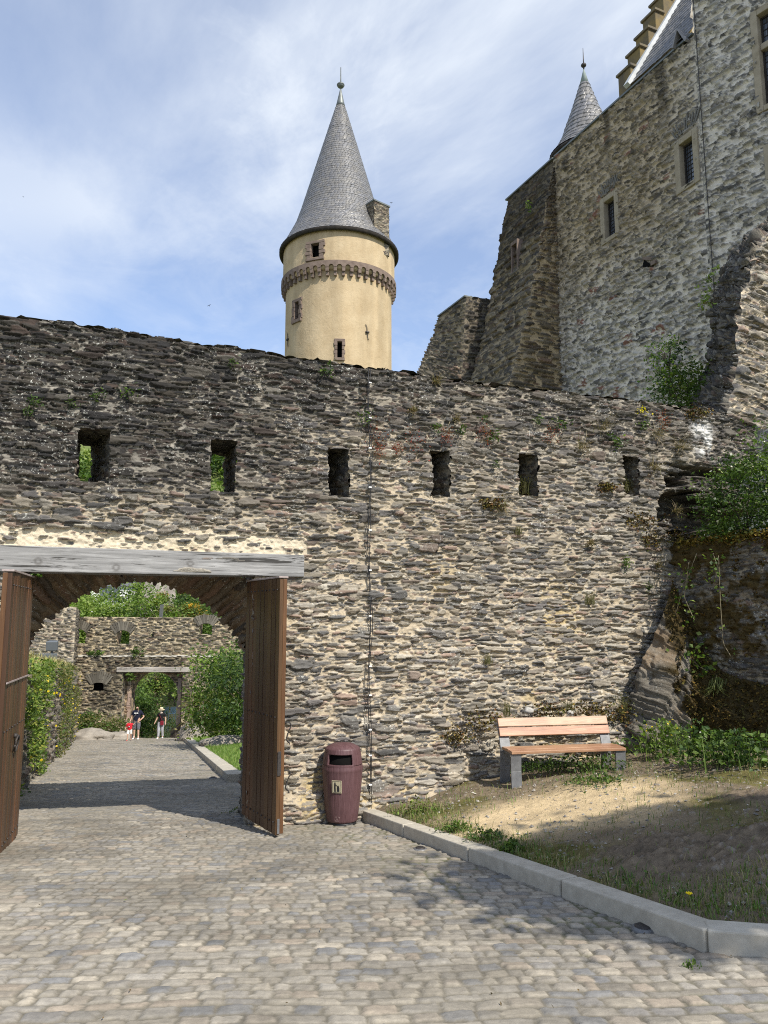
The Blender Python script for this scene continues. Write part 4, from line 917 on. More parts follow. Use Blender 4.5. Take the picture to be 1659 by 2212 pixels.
def stems_mesh(mb, base, tips, r0, r1, col):
    for t in tips:
        base = np.asarray(base, float); t = np.asarray(t, float); m = (base+t)/2+np.array([rnd.uniform(-.1, .1), rnd.uniform(-.1, .1), .05])*np.linalg.norm(t-base)*.6
        mb.tube([base, m, t], [r0, (r0+r1)/2, r1], 6, col)
def tree(name, base, h, rad, pal, label, seed, n=2600, ls=.3, group=None, cat='tree', trunk=.2, clumps=46, cz=.62, part='crown'):
    t = thing(name, base, label, cat, group); base = np.asarray(base, float); rad = np.asarray(rad, float); c = base+UP*(h-rad[2])
    V, Fc, C = crown(c, rad, n, ls, pal, seed, clumps)
    big(part, V, Fc, M['leaf'], t, C, False)
    r_ = random.Random(seed); mb = MB(); tc = (.10, .08, .06, 0)
    mid = base+UP*(h-rad[2]*1.7 if h > rad[2]*2 else h*.2)
    mb.tube([base-UP*.3, base*.5+mid*.5+np.array([r_.uniform(-.1, .1), 0, 0])*trunk*3, mid], [trunk, trunk*.8, trunk*.6], 8, tc)
    for i in range(7):
        d = np.array([r_.uniform(-1, 1), r_.uniform(-1, 1), r_.uniform(.1, 1)])*rad*.75
        mb.tube([mid-UP*.1, mid*.45+(c+d)*.55+UP*.2*rad[2]*.4, c+d], [trunk*.45, trunk*.25, trunk*.08], 6, tc)
    mb.build('trunk' if cat == 'tree' else 'stems', M['bark'], t, True); return t
# ------------------------------------------------------------------ far gatehouse
FY = 47.5; FN = np.array([0, -1., 0])
def fp(u, v, Y=FY): return at(u, v, Y)
fg = thing('far_gatehouse', (fp(333, 1590)[0], FY, -5.7), 'distant ruined gate wall with window holes and a lintelled gateway', 'gatehouse')
def rects(L, Y): return [(fp(a, c, Y)[0], fp(b, c, Y)[0], fp(a, d, Y)[2], fp(a, c, Y)[2]) for a, b, c, d in L]
def cut(L, arch=None):
    def k(x, y, P):
        X, Z = P[..., 0], P[..., 2]; m = np.ones(X.shape, bool)
        for a, b, c, d in L:
            zt_ = d-(d-c)*.22*np.clip(np.abs((X-(a+b)/2)/((b-a)/2)), 0, 1)**2.2*(1 if arch else 0)
            m &= ~((X > a) & (X < b) & (Z > c) & (Z < zt_))
        return m
    return k
upw = rects([(160, 186, 1360, 1391), (253, 281, 1362, 1392), (432, 459, 1347, 1371), (327, 334, 1369, 1376)], FY)
ztop_, zled = fp(300, 1332)[2], fp(300, 1419, FY-.55)[2]
vegc = lambda x, y, P, c, m: (c*(1-.5*sst(.56, .66, fbm(x*.5, y*.5, 601, 4))[..., None])*np.array((1.0, .97, .88))*.92, m)
pr = [surf(quad([fp(150, 1400)[0], FY, zled-.6], [fp(640, 1400)[0], FY, zled-.6], [fp(150, 1400)[0], FY, ztop_], [fp(640, 1400)[0], FY, ztop_-.1], .042), SP_GATE, 610, cut(upw, True), vegc, None, FN, 1.1)]
gw = rects([(265, 396, 1449, 1640), (204, 225, 1475, 1493), (419, 432, 1500, 1640)], FY-.55)
x0, x1 = fp(150, 1500, FY-.55)[0], fp(470, 1500, FY-.55)[0]
pr.append(surf(quad([x0, FY-.55, -7.2], [x1, FY-.55, -7.2], [x0, FY-.55, zled], [x1, FY-.55, zled], .042), SP_GATE, 611, cut(gw), vegc, None, FN, 1.1))
pr.append(surf(quad([x0, FY-.60, zled], [x1, FY-.60, zled], [x0, FY+.05, zled+.05], [x1, FY+.05, zled+.05], .09), SP_FAR, 612, None, lambda x, y, P, c, m: (c*0+np.array((.42, .40, .35)), m*0), None, UP, .5))
# arch ring inside the recess
ao = [(281.3, 1640), (281.3, 1560), (281.5, 1500), (284, 1489), (292, 1474), (303, 1462), (317, 1453.5), (333, 1450.5), (349, 1453), (363, 1460), (374, 1470), (381, 1481), (384, 1492), (384.5, 1560), (384.5, 1640)]
ar_ = np.array([[fp(u, v, FY)[0], fp(u, v, FY)[2]] for u, v in ao])
def arch_keep(x, y, P):
    X, Z = P[..., 0], P[..., 2]; top = np.interp(X, ar_[1:-1, 0], ar_[1:-1, 1], left=-99, right=-99); return ~(Z < top)
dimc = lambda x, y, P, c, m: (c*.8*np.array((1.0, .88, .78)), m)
a, b, c, d = gw[0]
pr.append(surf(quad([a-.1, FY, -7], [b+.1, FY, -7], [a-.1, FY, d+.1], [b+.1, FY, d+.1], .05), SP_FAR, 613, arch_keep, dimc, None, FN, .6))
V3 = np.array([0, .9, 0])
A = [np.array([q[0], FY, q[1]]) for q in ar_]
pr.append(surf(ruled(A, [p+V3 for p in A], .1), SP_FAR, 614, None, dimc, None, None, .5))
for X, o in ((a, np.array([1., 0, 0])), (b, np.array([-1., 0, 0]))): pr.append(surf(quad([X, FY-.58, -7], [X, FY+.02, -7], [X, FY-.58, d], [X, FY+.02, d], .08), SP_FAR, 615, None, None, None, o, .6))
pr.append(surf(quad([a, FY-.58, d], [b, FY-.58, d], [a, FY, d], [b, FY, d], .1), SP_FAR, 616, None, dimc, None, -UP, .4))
for (a_, b_, c_, d_), Y0 in [(q, FY) for q in upw]:
    for X, o in ((a_-.02, np.array([1., 0, 0])), (b_+.02, np.array([-1., 0, 0]))): pr.append(surf(quad([X, Y0+.02, c_], [X, Y0+.75, c_], [X, Y0+.02, d_], [X, Y0+.75, d_], .08), SP_FAR, 617, None, dimc, None, o, .4))
    pr.append(surf(quad([a_, Y0, c_-.02], [b_, Y0, c_-.02], [a_, Y0+.75, c_-.02], [b_, Y0+.75, c_-.02], .1), SP_FAR, 618, None, None, None, UP, .4))
V, Fc, C = joinp(pr); big('masonry', V, Fc, M['far_stone'], fg, C)
for (a_, b_, c_, d_) in gw[1:]: MB().box((a_-.2, FY-.2, c_-.2), (b_-a_+.4, 0, 0), (0, .05, 0), (0, 0, d_-c_+.4)).build('dark_opening', M['inside'], fg)
def arch_stones(mb, w, Y, k=11, h=.5):
    a_, b_, c_, d_ = w; cx = (a_+b_)/2
    for i in range(k):
        q = (i/(k-1)-.5); an = q*1.3; s = cx+(b_-a_)*1.05*q; z = d_-.22*(d_-c_)*abs(2*q)**2.2+.02
        dd = np.array([math.cos(an), 0, -math.sin(an)]); uu = np.array([math.sin(an), 0, math.cos(an)])
        g = rnd.choice([.13, .17, .10]); mb.box(np.array([s, Y-.10-.03*rnd.random(), z])-dd*.055, dd*.11, (0, .2, 0), uu*(h+.1*rnd.random()), (g, g*.9, g*.72, 0))
a_, b_, c_, d_ = gw[1]
for w, Y_, k_n, h_n in [(q, FY, 11, .5) for q in upw[:3]]+[((a_-.1, b_+.1, c_, d_), FY-.55, 12, .6)]:
    mb = MB(); arch_stones(mb, w, Y_, k_n, h_n); mb.build('window_arch', M['attr'], fg)
p0, p1 = fp(252, 1452, FY-.6), fp(414, 1452, FY-.6); hb = fp(300, 1441, FY-.6)[2]-p0[2]
MB().box((p0[0], FY-.68, p0[2]), (p1[0]-p0[0], 0, 0), (0, .5, 0), (0, 0, hb)).build('lintel', M['far_beam'], fg, bevel=.03)
jm = MB()
for i in range(14):
    for X, w_ in ((a-.02, .30), (b-.30, .32)):
        pass
for (ua, ub, Y) in ((276, 282, FY-.06), (384, 391, FY-.06)):
    for i in range(9):
        z0 = -6.0+i*.46; w_ = (fp(ub, 1500, Y)[0]-fp(ua, 1500, Y)[0]); g = rnd.choice([(.34, .25, .2, 0), (.40, .30, .22, 0), (.28, .22, .18, 0), (.42, .36, .27, 0)])
        jm.box((fp(ua, 1500, Y)[0]-(.05*(i % 2)), Y, z0), (w_+.05*(i % 2), 0, 0), (0, .2, 0), (0, 0, .455), g)
jm.build('jamb_stones', M['attr'], fg)
# stub wall left of the gatehouse, nearer
sw = thing('side_wall', fp(120, 1450, 43.5), 'taller rubble wall stub standing left of the distant gatehouse', 'wall')
SYy = 45.0; xl_, xr_ = fp(-120, 1400, SYy)[0], fp(160, 1400, SYy)[0]; zt_ = fp(150, 1312, SYy)[2]
V, Fc, C = joinp([surf(quad([xl_, SYy, -4], [xr_, SYy, -4], [xl_, SYy, zt_+.9], [xr_, SYy, zt_], .05), SP_GATE, 620, lambda x, y, P: P[..., 2] < zt_+.25*(fbm(x*2, 0*x, 8)-.5)+.08*(xr_-P[..., 0]), lambda x, y, P, c, m: (c*1.06, m), None, FN, 1.2, None, False, 'r'),
                  surf(quad([xr_, SYy, -4.5], [fp(166, 1400, FY+.2)[0], FY+.2, -4.5], [xr_, SYy, zt_], [fp(166, 1400, FY+.2)[0], FY+.2, zt_-.2], .06), SP_FAR, 621, None, lambda x, y, P, c, m: (c*.7, m), None, np.array([1., 0, 0]), 1.0, None, False, 'l')])
big('masonry', V, Fc, M['far_stone'], sw, C)
# ------------------------------------------------------------------ low boundary wall left of the path, with its bank
LA = on_road(38, 1706); LB = on_road(162, 1596); LD = LB-LA; LD[2] = 0; LL = np.linalg.norm(LD); LD /= LL; LN = np.array([LD[1], -LD[0], 0])
def LW(t, z, d=0): return np.array([LA[0], LA[1], 0])+LD*t+LN*d+UP*z
def ltop(t): return np.interp(t, [-4, 0, LL], [.9, .72, at(158, 1452, LB[1])[2]])
lw = thing('boundary_wall', LW(LL/2, -3), 'low overgrown rubble wall along the left side of the path beyond the gate', 'wall')
ts = np.linspace(-3.5, LL, 12)
foot = [LW(t, road1(*LW(t, 0)[:2])-.15) for t in ts]; head = [LW(t, ltop(t), -.15) for t in ts]
V, Fc, C = joinp([surf(ruled(foot, head, .06), SP_FAR, 630, None, lambda x, y, P, c, m: (c*.9, m), None, LN, 1.1, lambda x, y, P: .2*(fbm(x*.8, y*.8, 3)-.4)), surf(ruled(head, [p-LN*.6+UP*.06 for p in head], .1), SP_FAR, 631, None, None, None, UP, 1)])
big('masonry', V, Fc, M['far_stone'], lw, C)
bank = ruled([p-LN*.5+UP*.03 for p in head], [LW(t, ltop(t)+1.0+1.2*max(0, t)/LL*.6, -6.5) for t in ts], .35)
V, Fc, C = surf(bank, SP_NONE, 632, None, lambda x, y, P, c, m: (np.array((.30, .25, .12))*(.6+.7*fbm(x*1.5, y*1.5, 4))[..., None], m*0), None, UP, 1.0, lambda x, y, P: .4*(fbm(x*.6, y*.6, 5)-.5))
struct(big('grass_bank', V, Fc, M['moss'], None, C))
rng = np.random.default_rng(3)
# grass on the bank
k = 4200; t = rng.random(k)**.6*LL; d = -.3-2.0*rng.random(k); B = np.array([LW(a_, ltop(a_)+.05-.16*b_*-1*0+(-b_-.5)*.17, b_) for a_, b_ in zip(t, d)])
V, Fc, C = blades(B, .25+.35*rng.random(k), rng, cols(rng, [(.42, .35, .16), (.34, .30, .12), (.25, .26, .08)], k), .5, .014)
tag(big('dry_grass', V, Fc, M['dry'], None, C, False), 'dry straw coloured grass on the bank above the left boundary wall', 'grass', None, 'stuff')
# ivy and climbing plants on the boundary wall
def on_lw(t, f): return LW(t, road1(*LW(t, 0)[:2])*(1-f)+ltop(t)*f, .06)
def ivy(name, t0, t1, n, ls, pal, label, seed, thr, spread=.12, top=.0):
    rng = np.random.default_rng(seed); P = []; Cc = []
    while len(P) < n:
        t = rng.uniform(t0, t1); f = rng.uniform(-.02, 1.06+top)
        if fbm(np.array([t*.55]), np.array([f*3.2+seed]), seed)[0]+.18*(f-.5) > thr:
            P.append(on_lw(t, f)+LN*(abs(rng.normal())*spread+.03)+rng.normal(size=3)*.05)
    P = np.array(P); o = big(name, *(lambda r: (r[0], r[1], M['leaf'], None, r[2], False))(leaves(P, ls*(.6+.8*rng.random(n)), rng, cols(rng, pal, n, .4), .6)))
    return tag(o, label, 'climbing plant')
ivy('ivy', -2.5, 6.0, 3300, .085, G_LIGHT+[(.28, .30, .06)]+G_MID, 'bright yellow green ivy on the near end of the left boundary wall', 5, .50, .06)
ivy('wall_shrub', 7, LL-1, 3400, .09, G_OLIVE+G_MID+G_OLIVE, 'olive green plants covering the far half of the left boundary wall', 6, .56, .08)
# verge weeds at the wall foot
fl = []; rng = np.random.default_rng(9)
P = np.array([on_lw(rng.uniform(-1, LL-1), rng.uniform(.1, .95))+LN*(.15+.15*rng.random()) for _ in range(70)])
V, Fc, C = leaves(P, np.full(len(P), .07), rng, np.tile((.70, .52, .02), (len(P), 1)), .5, .2, .9)
tag(big('yellow_blossom', V, Fc, M['leaf'], None, C, False), 'small yellow blossoms dotted over the left boundary wall plants', 'flowers', None, 'stuff')
# floodlight on the bank
p = at(92, 1436, 36); t = thing('floodlight', p-UP*.2, 'grey floodlight box standing on the bank above the left boundary wall', 'floodlight')
g_ = (.12, .135, .15, 0); MB().box(p+np.array([-.55, 0, 0]), (1.05, 0, 0), (0, .4, 0), (0, 0, .5), g_).build('ballast_box', M['attr'], t, bevel=.03)
MB().hexa([p+np.array(q) for q in ((.1, 0, .62), (.55, .1, .62), (.5, .4, .66), (.1, .3, .66), (.12, -.1, 1.05), (.6, 0, 1.05), (.55, .3, 1.1), (.12, .25, 1.1))], g_).build('lamp_head', M['attr'], t, bevel=.03)
MB().tube([p+np.array([.3, .2, .48]), p+np.array([.33, .2, .7])], .05, 8, g_).build('bracket', M['attr'], t)
# ------------------------------------------------------------------ lawn and kerb right of the far path
KC = on_road(490, 1690); KF = on_road(396, 1600)
kd = (KF-KC)[:2]; kd /= np.linalg.norm(kd); kn = np.array([kd[1], -kd[0]]); kl = np.linalg.norm((KF-KC)[:2])
mb = MB(); kerb_run(mb, KC[:2], KF[:2], .34, .17, 9, kn)
lx = np.array([1, .10])/math.hypot(1, .10); kerb_run(mb, KC[:2]+lx*.01, KC[:2]+lx*3.0, .34, .17, 2, np.array([-lx[1], lx[0]]))
o = mb.build('path_edging', M['concrete'], bevel=.015); struct(o)
def lawn_z(X, Y):
    dk_ = (X-KC[0])*kn[0]+(Y-KC[1])*kn[1]; return road_z(X, Y)+.13+.10*np.clip(dk_, 0, 6)+.10*(fbm(X*.5, Y*.5, 4)-.5)
aa, bb = np.meshgrid(np.linspace(.25, 9, 60), np.linspace(.1, kl+1.5, 130))
X = KC[0]+kd[0]*bb+kn[0]*aa; Y = KC[1]+kd[1]*bb+kn[1]*aa; Y = np.maximum(Y, KC[1]+.25+(X-KC[0])*.1)
idx = np.arange(X.size).reshape(X.shape); Fc = np.stack([idx[:-1, :-1], idx[:-1, 1:], idx[1:, 1:], idx[1:, :-1]], -1).reshape(-1, 4)
n = fbm(X*1.2, Y*1.2, 6); C = np.stack([.10+.06*n, .17+.06*n, .03+.02*n], -1)
struct(big('lawn', np.stack([X, Y, lawn_z(X, Y)], -1).reshape(-1, 3), Fc, M['moss'], None, C.reshape(-1, 3)))
rng = np.random.default_rng(31); k = 15000
a_ = .3+4.5*rng.random(k); b_ = .2+kl*.6*rng.random(k)**1.3; X = KC[0]+kd[0]*b_+kn[0]*a_; Y = KC[1]+kd[1]*b_+kn[1]*a_; ok = Y > KC[1]+.3+(X-KC[0])*.1; X, Y = X[ok], Y[ok]
V, Fc, C = blades(np.stack([X, Y, lawn_z(X, Y)], 1), .05+.06*rng.random(len(X)), rng, cols(rng, [(.13, .22, .04), (.17, .26, .05), (.10, .18, .035), (.22, .26, .08)], len(X)), .5, .006)
tag(big('lawn_grass', V, Fc, M['grass'], None, C, False), 'short sunlit green grass of the lawn beyond the gate', 'grass', None, 'stuff')
for i, (u, v, lab) in enumerate([(408, 1620, 'set in the cobbles along the path edging, farthest'), (451, 1655, 'along the path edging, middle one'), (474, 1682, 'beside the near corner of the path edging')]):
    ground_light(u-14, v, 'tiny dark light sunk '+lab if i == 0 else 'tiny dark sunken light '+lab, .075)
# bushes and boulders beyond the gate
def lawn1(X, Y): return float(lawn_z(np.array([X]), np.array([Y]))[0])
p = at(490, 1590, 32.5); p[2] = lawn1(p[0], p[1])
tree('bush', p, at(482, 1396, 32.5)[2]-p[2], (1.55, 1.4, 1.9), G_MID+G_LIGHT+G_LIGHT, 'large leafy bush beside the lawn right of the distant gateway', 41, 7500, .15, None, 'bush', .07, 90)
p = at(545, 1560, 30); p[2] = lawn1(p[0], p[1])
tree('bush', p, 3.6, (1.8, 1.5, 1.7), G_MID+G_DARK, 'darker bush behind the open right gate leaf, against the lawn', 42, 2600, .17, None, 'bush', .07, 60)
p = at(440, 1560, 40); p[2] = lawn1(p[0], p[1])-.2
tree('bush', p, 2.6, (1.2, 1.0, 1.3), G_OLIVE+G_MID, 'thin olive shrub against the right end of the distant gatehouse', 43, 1500, .14, None, 'bush', .05, 40)
def boulder(u, v, Y, rx, rz, lab, seed, gz=None):
    p = at(u, v, Y); z = road1(p[0], p[1])+.1 if gz is None else gz(p[0], p[1]); th, ph = np.meshgrid(np.linspace(0, 2*np.pi, 34), np.linspace(0, np.pi*.62, 16))
    d = np.stack([np.cos(th)*np.sin(ph), np.sin(th)*np.sin(ph), np.cos(ph)], -1); q = 1+.5*(fbm(d[..., 0]*2+seed, d[..., 1]*2+d[..., 2]*2, seed)-.5)+.16*(fbm(d[..., 0]*6+seed, d[..., 1]*6+d[..., 2]*9, seed+1)-.5)
    q[:, -1] = q[:, 0]; P = np.array([p[0], p[1], z-.1])+d*q[..., None]*np.array([rx, rx*.8, rz])
    idx = np.arange(th.size).reshape(th.shape); Fc = np.stack([idx[:-1, :-1], idx[:-1, 1:], idx[1:, 1:], idx[1:, :-1]], -1).reshape(-1, 4)
    c = np.array((.30, .27, .23))*(.6+.8*fbm(P[..., 0]*5, P[..., 2]*8, seed+2))[..., None]
    o = big('boulder', P.reshape(-1, 3), Fc, M['rock'], None, np.concatenate([c, 0*c[..., :1]+.3], -1).reshape(-1, 4)); return tag(o, lab, 'boulder', 'boulders near the distant gateway')
boulder(421, 1592, 40, .95, .75, 'rounded grey boulder at the far end of the path edging', 3, lawn1); boulder(493, 1598, 30, 1.0, .42, 'long low boulder on the lawn in front of the bush', 4, lawn1)
boulder(402, 1592, 42.5, .35, .8, 'upright rock at the right foot of the distant gateway', 5); boulder(196, 1590, 42, 1.3, .55, 'flat grey rock left of the distant gateway beside the path', 6); boulder(258, 1594, 43, .8, .4, 'small low rock at the left foot of the distant gateway', 7)
for u, v, Y, h, w, lab, s in ((205, 1575, 44.8, 1.1, 1.5, 'low green weeds growing left of the distant gateway', 51), (245, 1585, 44.9, .8, 1.2, 'grassy tuft between the flat rock and the distant gateway', 52), (188, 1555, 45.2, 1.2, .8, 'dark green shrub in the corner of the distant gatehouse', 53)):
    p = at(u, v, Y); p[2] = road1(p[0], p[1])+.3
    tree('shrub', p, h, (w, .8, h*.55), G_MID+G_OLIVE, lab, s, 900, .13, 'shrubs beside the distant gateway', 'shrub', .03, 30, part='foliage')
for u, v, Y, h, w, lab, s in ((297, 1418, FY-.5, .75, .4, 'leafy tuft growing on the ledge of the distant gatehouse', 54), (205, 1417, FY-.4, .5, .5, 'mossy tuft at the left end of the distant ledge', 55), (280, 1466, FY-.7, .45, .25, 'fern tuft on the distant wall beside the lintel', 56)):
    p = at(u, v, Y); tree('wall_tuft', p-UP*h*.3, h, (w, .3, h*.5), G_MID, lab, s, 260, .13, 'plants on the distant gatehouse', 'plant', .02, 12, part='foliage')
# beyond the gateway
p = at(305, 1592, 53); p[2] = float(hill_z(p[0], p[1])); tree('bush', p, at(305, 1482, 53)[2]-p[2], (1.15, 1.0, 1.9), G_MID+G_DARK+G_MID, 'dark green bush filling the left of the distant gateway', 61, 4200, .17, None, 'bush', .08, 70)
p = at(334, 1585, 60); p[2] = float(hill_z(p[0], p[1])); tree('tree', p, at(334, 1440, 60)[2]-p[2], (2.0, 1.5, 1.05), G_LIGHT+G_MID, 'leafy tree framed by the arch of the distant gateway', 62, 1500, .2, None, 'tree', .28, 40)
q = p.copy(); rng = np.random.default_rng(8); k = 1500; P = q+np.stack([rng.normal(size=k)*.5, rng.normal(size=k)*.5, rng.random(k)*5.2], 1)
V, Fc, C = leaves(P, .2*(.6+.8*rng.random(k)), rng, cols(rng, G_OLIVE+[(.3, .26, .07)]+G_DARK, k)); tag(big('trunk_ivy', V, Fc, M['leaf'], None, C, False), 'ivy wrapping the trunk of the tree framed by the distant gateway', 'climbing plant')
p = at(372, 1580, 57); p[2] = float(hill_z(p[0], p[1])); tree('hedge', p, at(372, 1550, 57)[2]-p[2], (1.6, .8, .8), G_DARK, 'low dark hedge below the blue chairs beyond the distant gateway', 63, 1200, .14, None, 'hedge', .05, 30, part='foliage')
p = at(378, 1500, 72); p[2] = float(hill_z(p[0], p[1])); tree('shrub', p, at(378, 1455, 72)[2]-p[2], (2.0, 1.5, 1.8), G_MID+G_LIGHT, 'shrub at the top right inside the distant arch', 64, 1100, .22, None, 'shrub', .08, 30, part='foliage')
def gchair(u, lab):
    p = at(u, 1540, 60.0); z = p[2]; t = thing('garden_chair', p-UP*.45, lab, 'chair', 'chairs beyond the distant gateway'); c = (.30, .40, .43, 0); X = np.array([.68, 0, 0]); Yv = np.array([0, 1., 0])
    MB().box(p-X*.32+Yv*.25+UP*.0, X*.64, Yv*.05+UP*.0, UP*.42, c).build('backrest', M['attr'], t, bevel=.02)
    MB().box(p-X*.32-Yv*.3-UP*.05, X*.64, Yv*.58, UP*.05, c).build('seat', M['attr'], t, bevel=.015)
    for sx_ in (-.3, .26):
        for sy in (-.28, .22): MB().box(p+X*sx_+Yv*sy-UP*1.4, X*.05, Yv*.05, UP*1.35, c).build('leg', M['attr'], t)
gchair(356, 'pale blue chair beyond the distant gateway, nearer the tree'); gchair(372, 'pale blue chair beyond the distant gateway, nearer the right jamb')
q0 = at(352, 1594, 47.5); q1 = at(381, 1594, 47.5); hw = at(380, 1562, 47.5)[2]
pw = thing('parapet_wall', (q0[0], 47.5, q0[2]), 'low sloping dark parapet just inside the distant gateway on the right', 'wall')
a0, a1 = np.array([q0[0], 48.5, -6.9]), np.array([q1[0]+.2, 47.2, -6.9])
V, Fc, C = joinp([surf(ruled([a0, a1], [np.array([q0[0]+.25, 48.5, -5.0]), np.array([q1[0]+.2, 47.2, hw])], .06), SP_FAR, 650, None, lambda x, y, P, c, m: (c*.45, m), None, FN, .6), surf(ruled([np.array([q0[0]+.25, 48.5, -5.0]), np.array([q1[0]+.2, 47.2, hw])], [np.array([q0[0]+.6, 49.5, -5.0]), np.array([q1[0]+.6, 48, hw])], .1), SP_FAR, 651, None, None, None, UP, .4)])
big('masonry', V, Fc, M['far_stone'], pw, C)
# ------------------------------------------------------------------ hillside: house, trees, rock, broom
hp = at(238, 1300, 96); house = thing('white_house', (hp[0], hp[1], float(hill_z(hp[0], hp[1]))), 'white house half hidden by trees on the hillside above the ruined wall', 'house')
zb, ze = float(hill_z(hp[0], hp[1]))-1, at(238, 1264, 96)[2]
hw_ = MB().box((hp[0]-2.6, 96, zb), (5.2, 0, 0), (0, 6, 0), (0, 0, ze-zb)).build('wall', M['white'], house)
MB().add([(hp[0]-3, 95.6, ze-.1), (hp[0]+3, 95.6, ze-.1), (hp[0]+3, 102.4, ze-.1), (hp[0]-3, 102.4, ze-.1), (hp[0]-3, 99, ze+2.6), (hp[0]+3, 99, ze+2.6)], [(0, 1, 5, 4), (1, 2, 5), (2, 3, 4, 5), (3, 0, 4), (0, 3, 2, 1)], (.12, .12, .13, 0)).build('roof', M['slate'], house)
for u in (222, 236, 251):
    c = at(u, 1282, 95.9); fo = MB().box((c[0]-.45, 95.9, c[2]-1.0), (.9, 0, 0), (0, .12, 0), (0, 0, 1.9)).build('window', M['white'], house); MB().box((c[0]-.36, 95.86, c[2]-.9), (.72, 0, 0), (0, .05, 0), (0, 0, 1.7)).build('pane', M['glass'], fo)
HT = [(178, 76, 1272, 2.9, G_LIGHT, 'bright green tree at the left, above the ruined wall stub'), (205, 82, 1278, 2.6, G_LIGHT, 'bright green tree just left of the white house'), (228, 74, 1296, 2.4, G_LIGHT, 'low bright tree below the white house'), (280, 78, 1252, 3.1, G_LIGHT+G_MID, 'tall bright green tree right of the white house'), (307, 80, 1262, 2.4, G_LIGHT, 'bright tree between the tall tree and the bare rock'), (262, 72, 1300, 2.2, G_LIGHT+G_MID, 'round low tree at the middle behind the ruined wall'), (150, 72, 1292, 2.4, G_LIGHT, 'pale green tree behind the wall stub'), (375, 84, 1280, 3.0, G_DARK+G_MID, 'dark green shrubby tree right of the bare rock'), (405, 82, 1285, 2.8, G_MID+G_DARK, 'mid green tree with broom at its foot'), (445, 80, 1294, 2.8, G_MID, 'rounded green tree at the right end of the ruined wall'), (375, 74, 1310, 1.6, G_LIGHT+G_OLIVE, 'small yellowish green bush right of the wooden post'), (486, 78, 1310, 2.5, G_MID, 'green tree at the far right, behind the arch spandrel')]
for i, (u, Y, v, r, pal, lab) in enumerate(HT):
    p = at(u, v, Y); z0 = float(hill_z(p[0], Y)); h = p[2]-z0
    tree('hillside_tree', (p[0], Y, z0), h, (r, r, min(r*1.15, h*.48)), pal, lab, 100+i, 2600, .30, 'trees on the hillside above the ruined wall', 'tree', .22, 60)
for u, v, Y, lab, i in ((344, 1294, 82, 'yellow flowering broom beside the bare rock', 0), (398, 1268, 90, 'yellow broom high among the dark shrubs', 1), (413, 1318, 76, 'yellow broom low above the ruined wall', 2), (428, 1322, 75, 'smaller yellow broom at the right, low above the ruined wall', 3)):
    p = at(u, v, Y); tree('broom', p-UP*1.2, 1.9, (1.0 if i != 1 else .8, .8, .7), [(.45, .27, .02), (.40, .25, .03), (.14, .16, .03), (.10, .14, .03), (.07, .11, .025)], lab, 130+i, 800, .2, 'yellow broom on the hillside', 'bush', .05, 25, part='foliage')
# bare rock face
p = at(338, 1300, 93); G = ruled([p+np.array([-2.6, 0, -4]), p+np.array([2.4, 0, -4])], [p+np.array([-2.0, 2.0, 3.2]), p+np.array([1.6, 2.0, 3.4])], .14)
V, Fc, C = surf(G, SP_NONE, 660, None, lambda x, y, P, c, m: (np.array((.27, .24, .21))*(.4+1.1*fbm(x*1.2, y*.5, 661, 4))[..., None], m*0), None, FN, 1.0, lambda x, y, P: 1.1*(fbm(x*.8, y*.5, 662, 4)-.5))
tag(big('crag', V, Fc, M['rock'], None, C), 'bare grey rock face on the hillside between the trees', 'rock')
p = at(345, 1322, 66); MBp = MB().box(p+np.array([-.13, 0, -3.4]), (.26, 0, .05), (0, .26, 0), (.12, 0, 4.0), (.36, .32, .27, 0)).build('wooden_post', M['attr'], None, bevel=.02); tag(MBp, 'leaning grey wooden post rising behind the ruined wall', 'post')
# the far wood
rng = np.random.default_rng(77); P = []; Cc = []
for i in range(330):
    X = rng.uniform(-78, -6); Y = rng.uniform(96, 138); z = float(hill_z(X, Y)); r = rng.uniform(2.2, 3.6); n = 190
    d = rng.normal(size=(n, 3)); d /= np.linalg.norm(d, axis=1, keepdims=True); d[:, 2] = np.abs(d[:, 2])*1.2
    P.append(np.array([X, Y, z+.8])+d*r*(.6+.45*rng.random((n, 1)))*np.array([1, 1, 1.15])); Cc.append(np.array((G_MID+G_LIGHT+G_DARK+G_MID)[rng.integers(0, 16)])*(.7+.6*rng.random((n, 1))))
P = np.vstack(P); Cc = np.vstack(Cc); V, Fc, C = leaves(P, .75*(.6+.8*rng.random(len(P))), rng, Cc)
tag(big('wood', V, Fc, M['leaf'], None, C, False), 'mixed green wood covering the far hillside, seen through the loopholes', 'woodland', None, 'stuff')
# ------------------------------------------------------------------ bench
b0 = on_soil(1115, 1700); b1 = at(1341, 1680, b0[1]+.28)
bx = b1-b0; bx[2] = 0; LB_ = np.linalg.norm(bx); bx /= LB_; by = np.array([-bx[1], bx[0], 0]); bz0 = (b0[2]+b1[2])/2-.03
M['bench_wood'] = mat_wood('bench_wood', (.30, .19, .12), (.52, .39, .27), (.27, .15, .10), (1.6, 20, 20), -math.atan2(bx[1], bx[0]), .42, .25, 0, .5, True)
def BP(x, y, z): return np.array([b0[0], b0[1], bz0])+bx*x+by*y+UP*z
bench = thing('bench', BP(LB_/2, .25, 0), 'reddish wooden slat bench with flat steel legs in front of the rubble wall', 'bench')
x0, x1 = -.07, LB_+.07
def slat(y, z, w, th, ang, lab=None, name='seat_slat', cl=(.95, .78, .66, 0)):
    dy = by*math.cos(ang)+UP*math.sin(ang); dz = -by*math.sin(ang)+UP*math.cos(ang)
    return MB().box(BP(x0, y, z), bx*(x1-x0), dy*w, dz*th, cl).build(name, M['bench_wood'], bench, bevel=.006, label=lab)
slat(-.055, .425, .125, .038, R(3)); slat(.080, .432, .125, .038, R(2)); slat(.215, .432, .125, .038, R(-1))
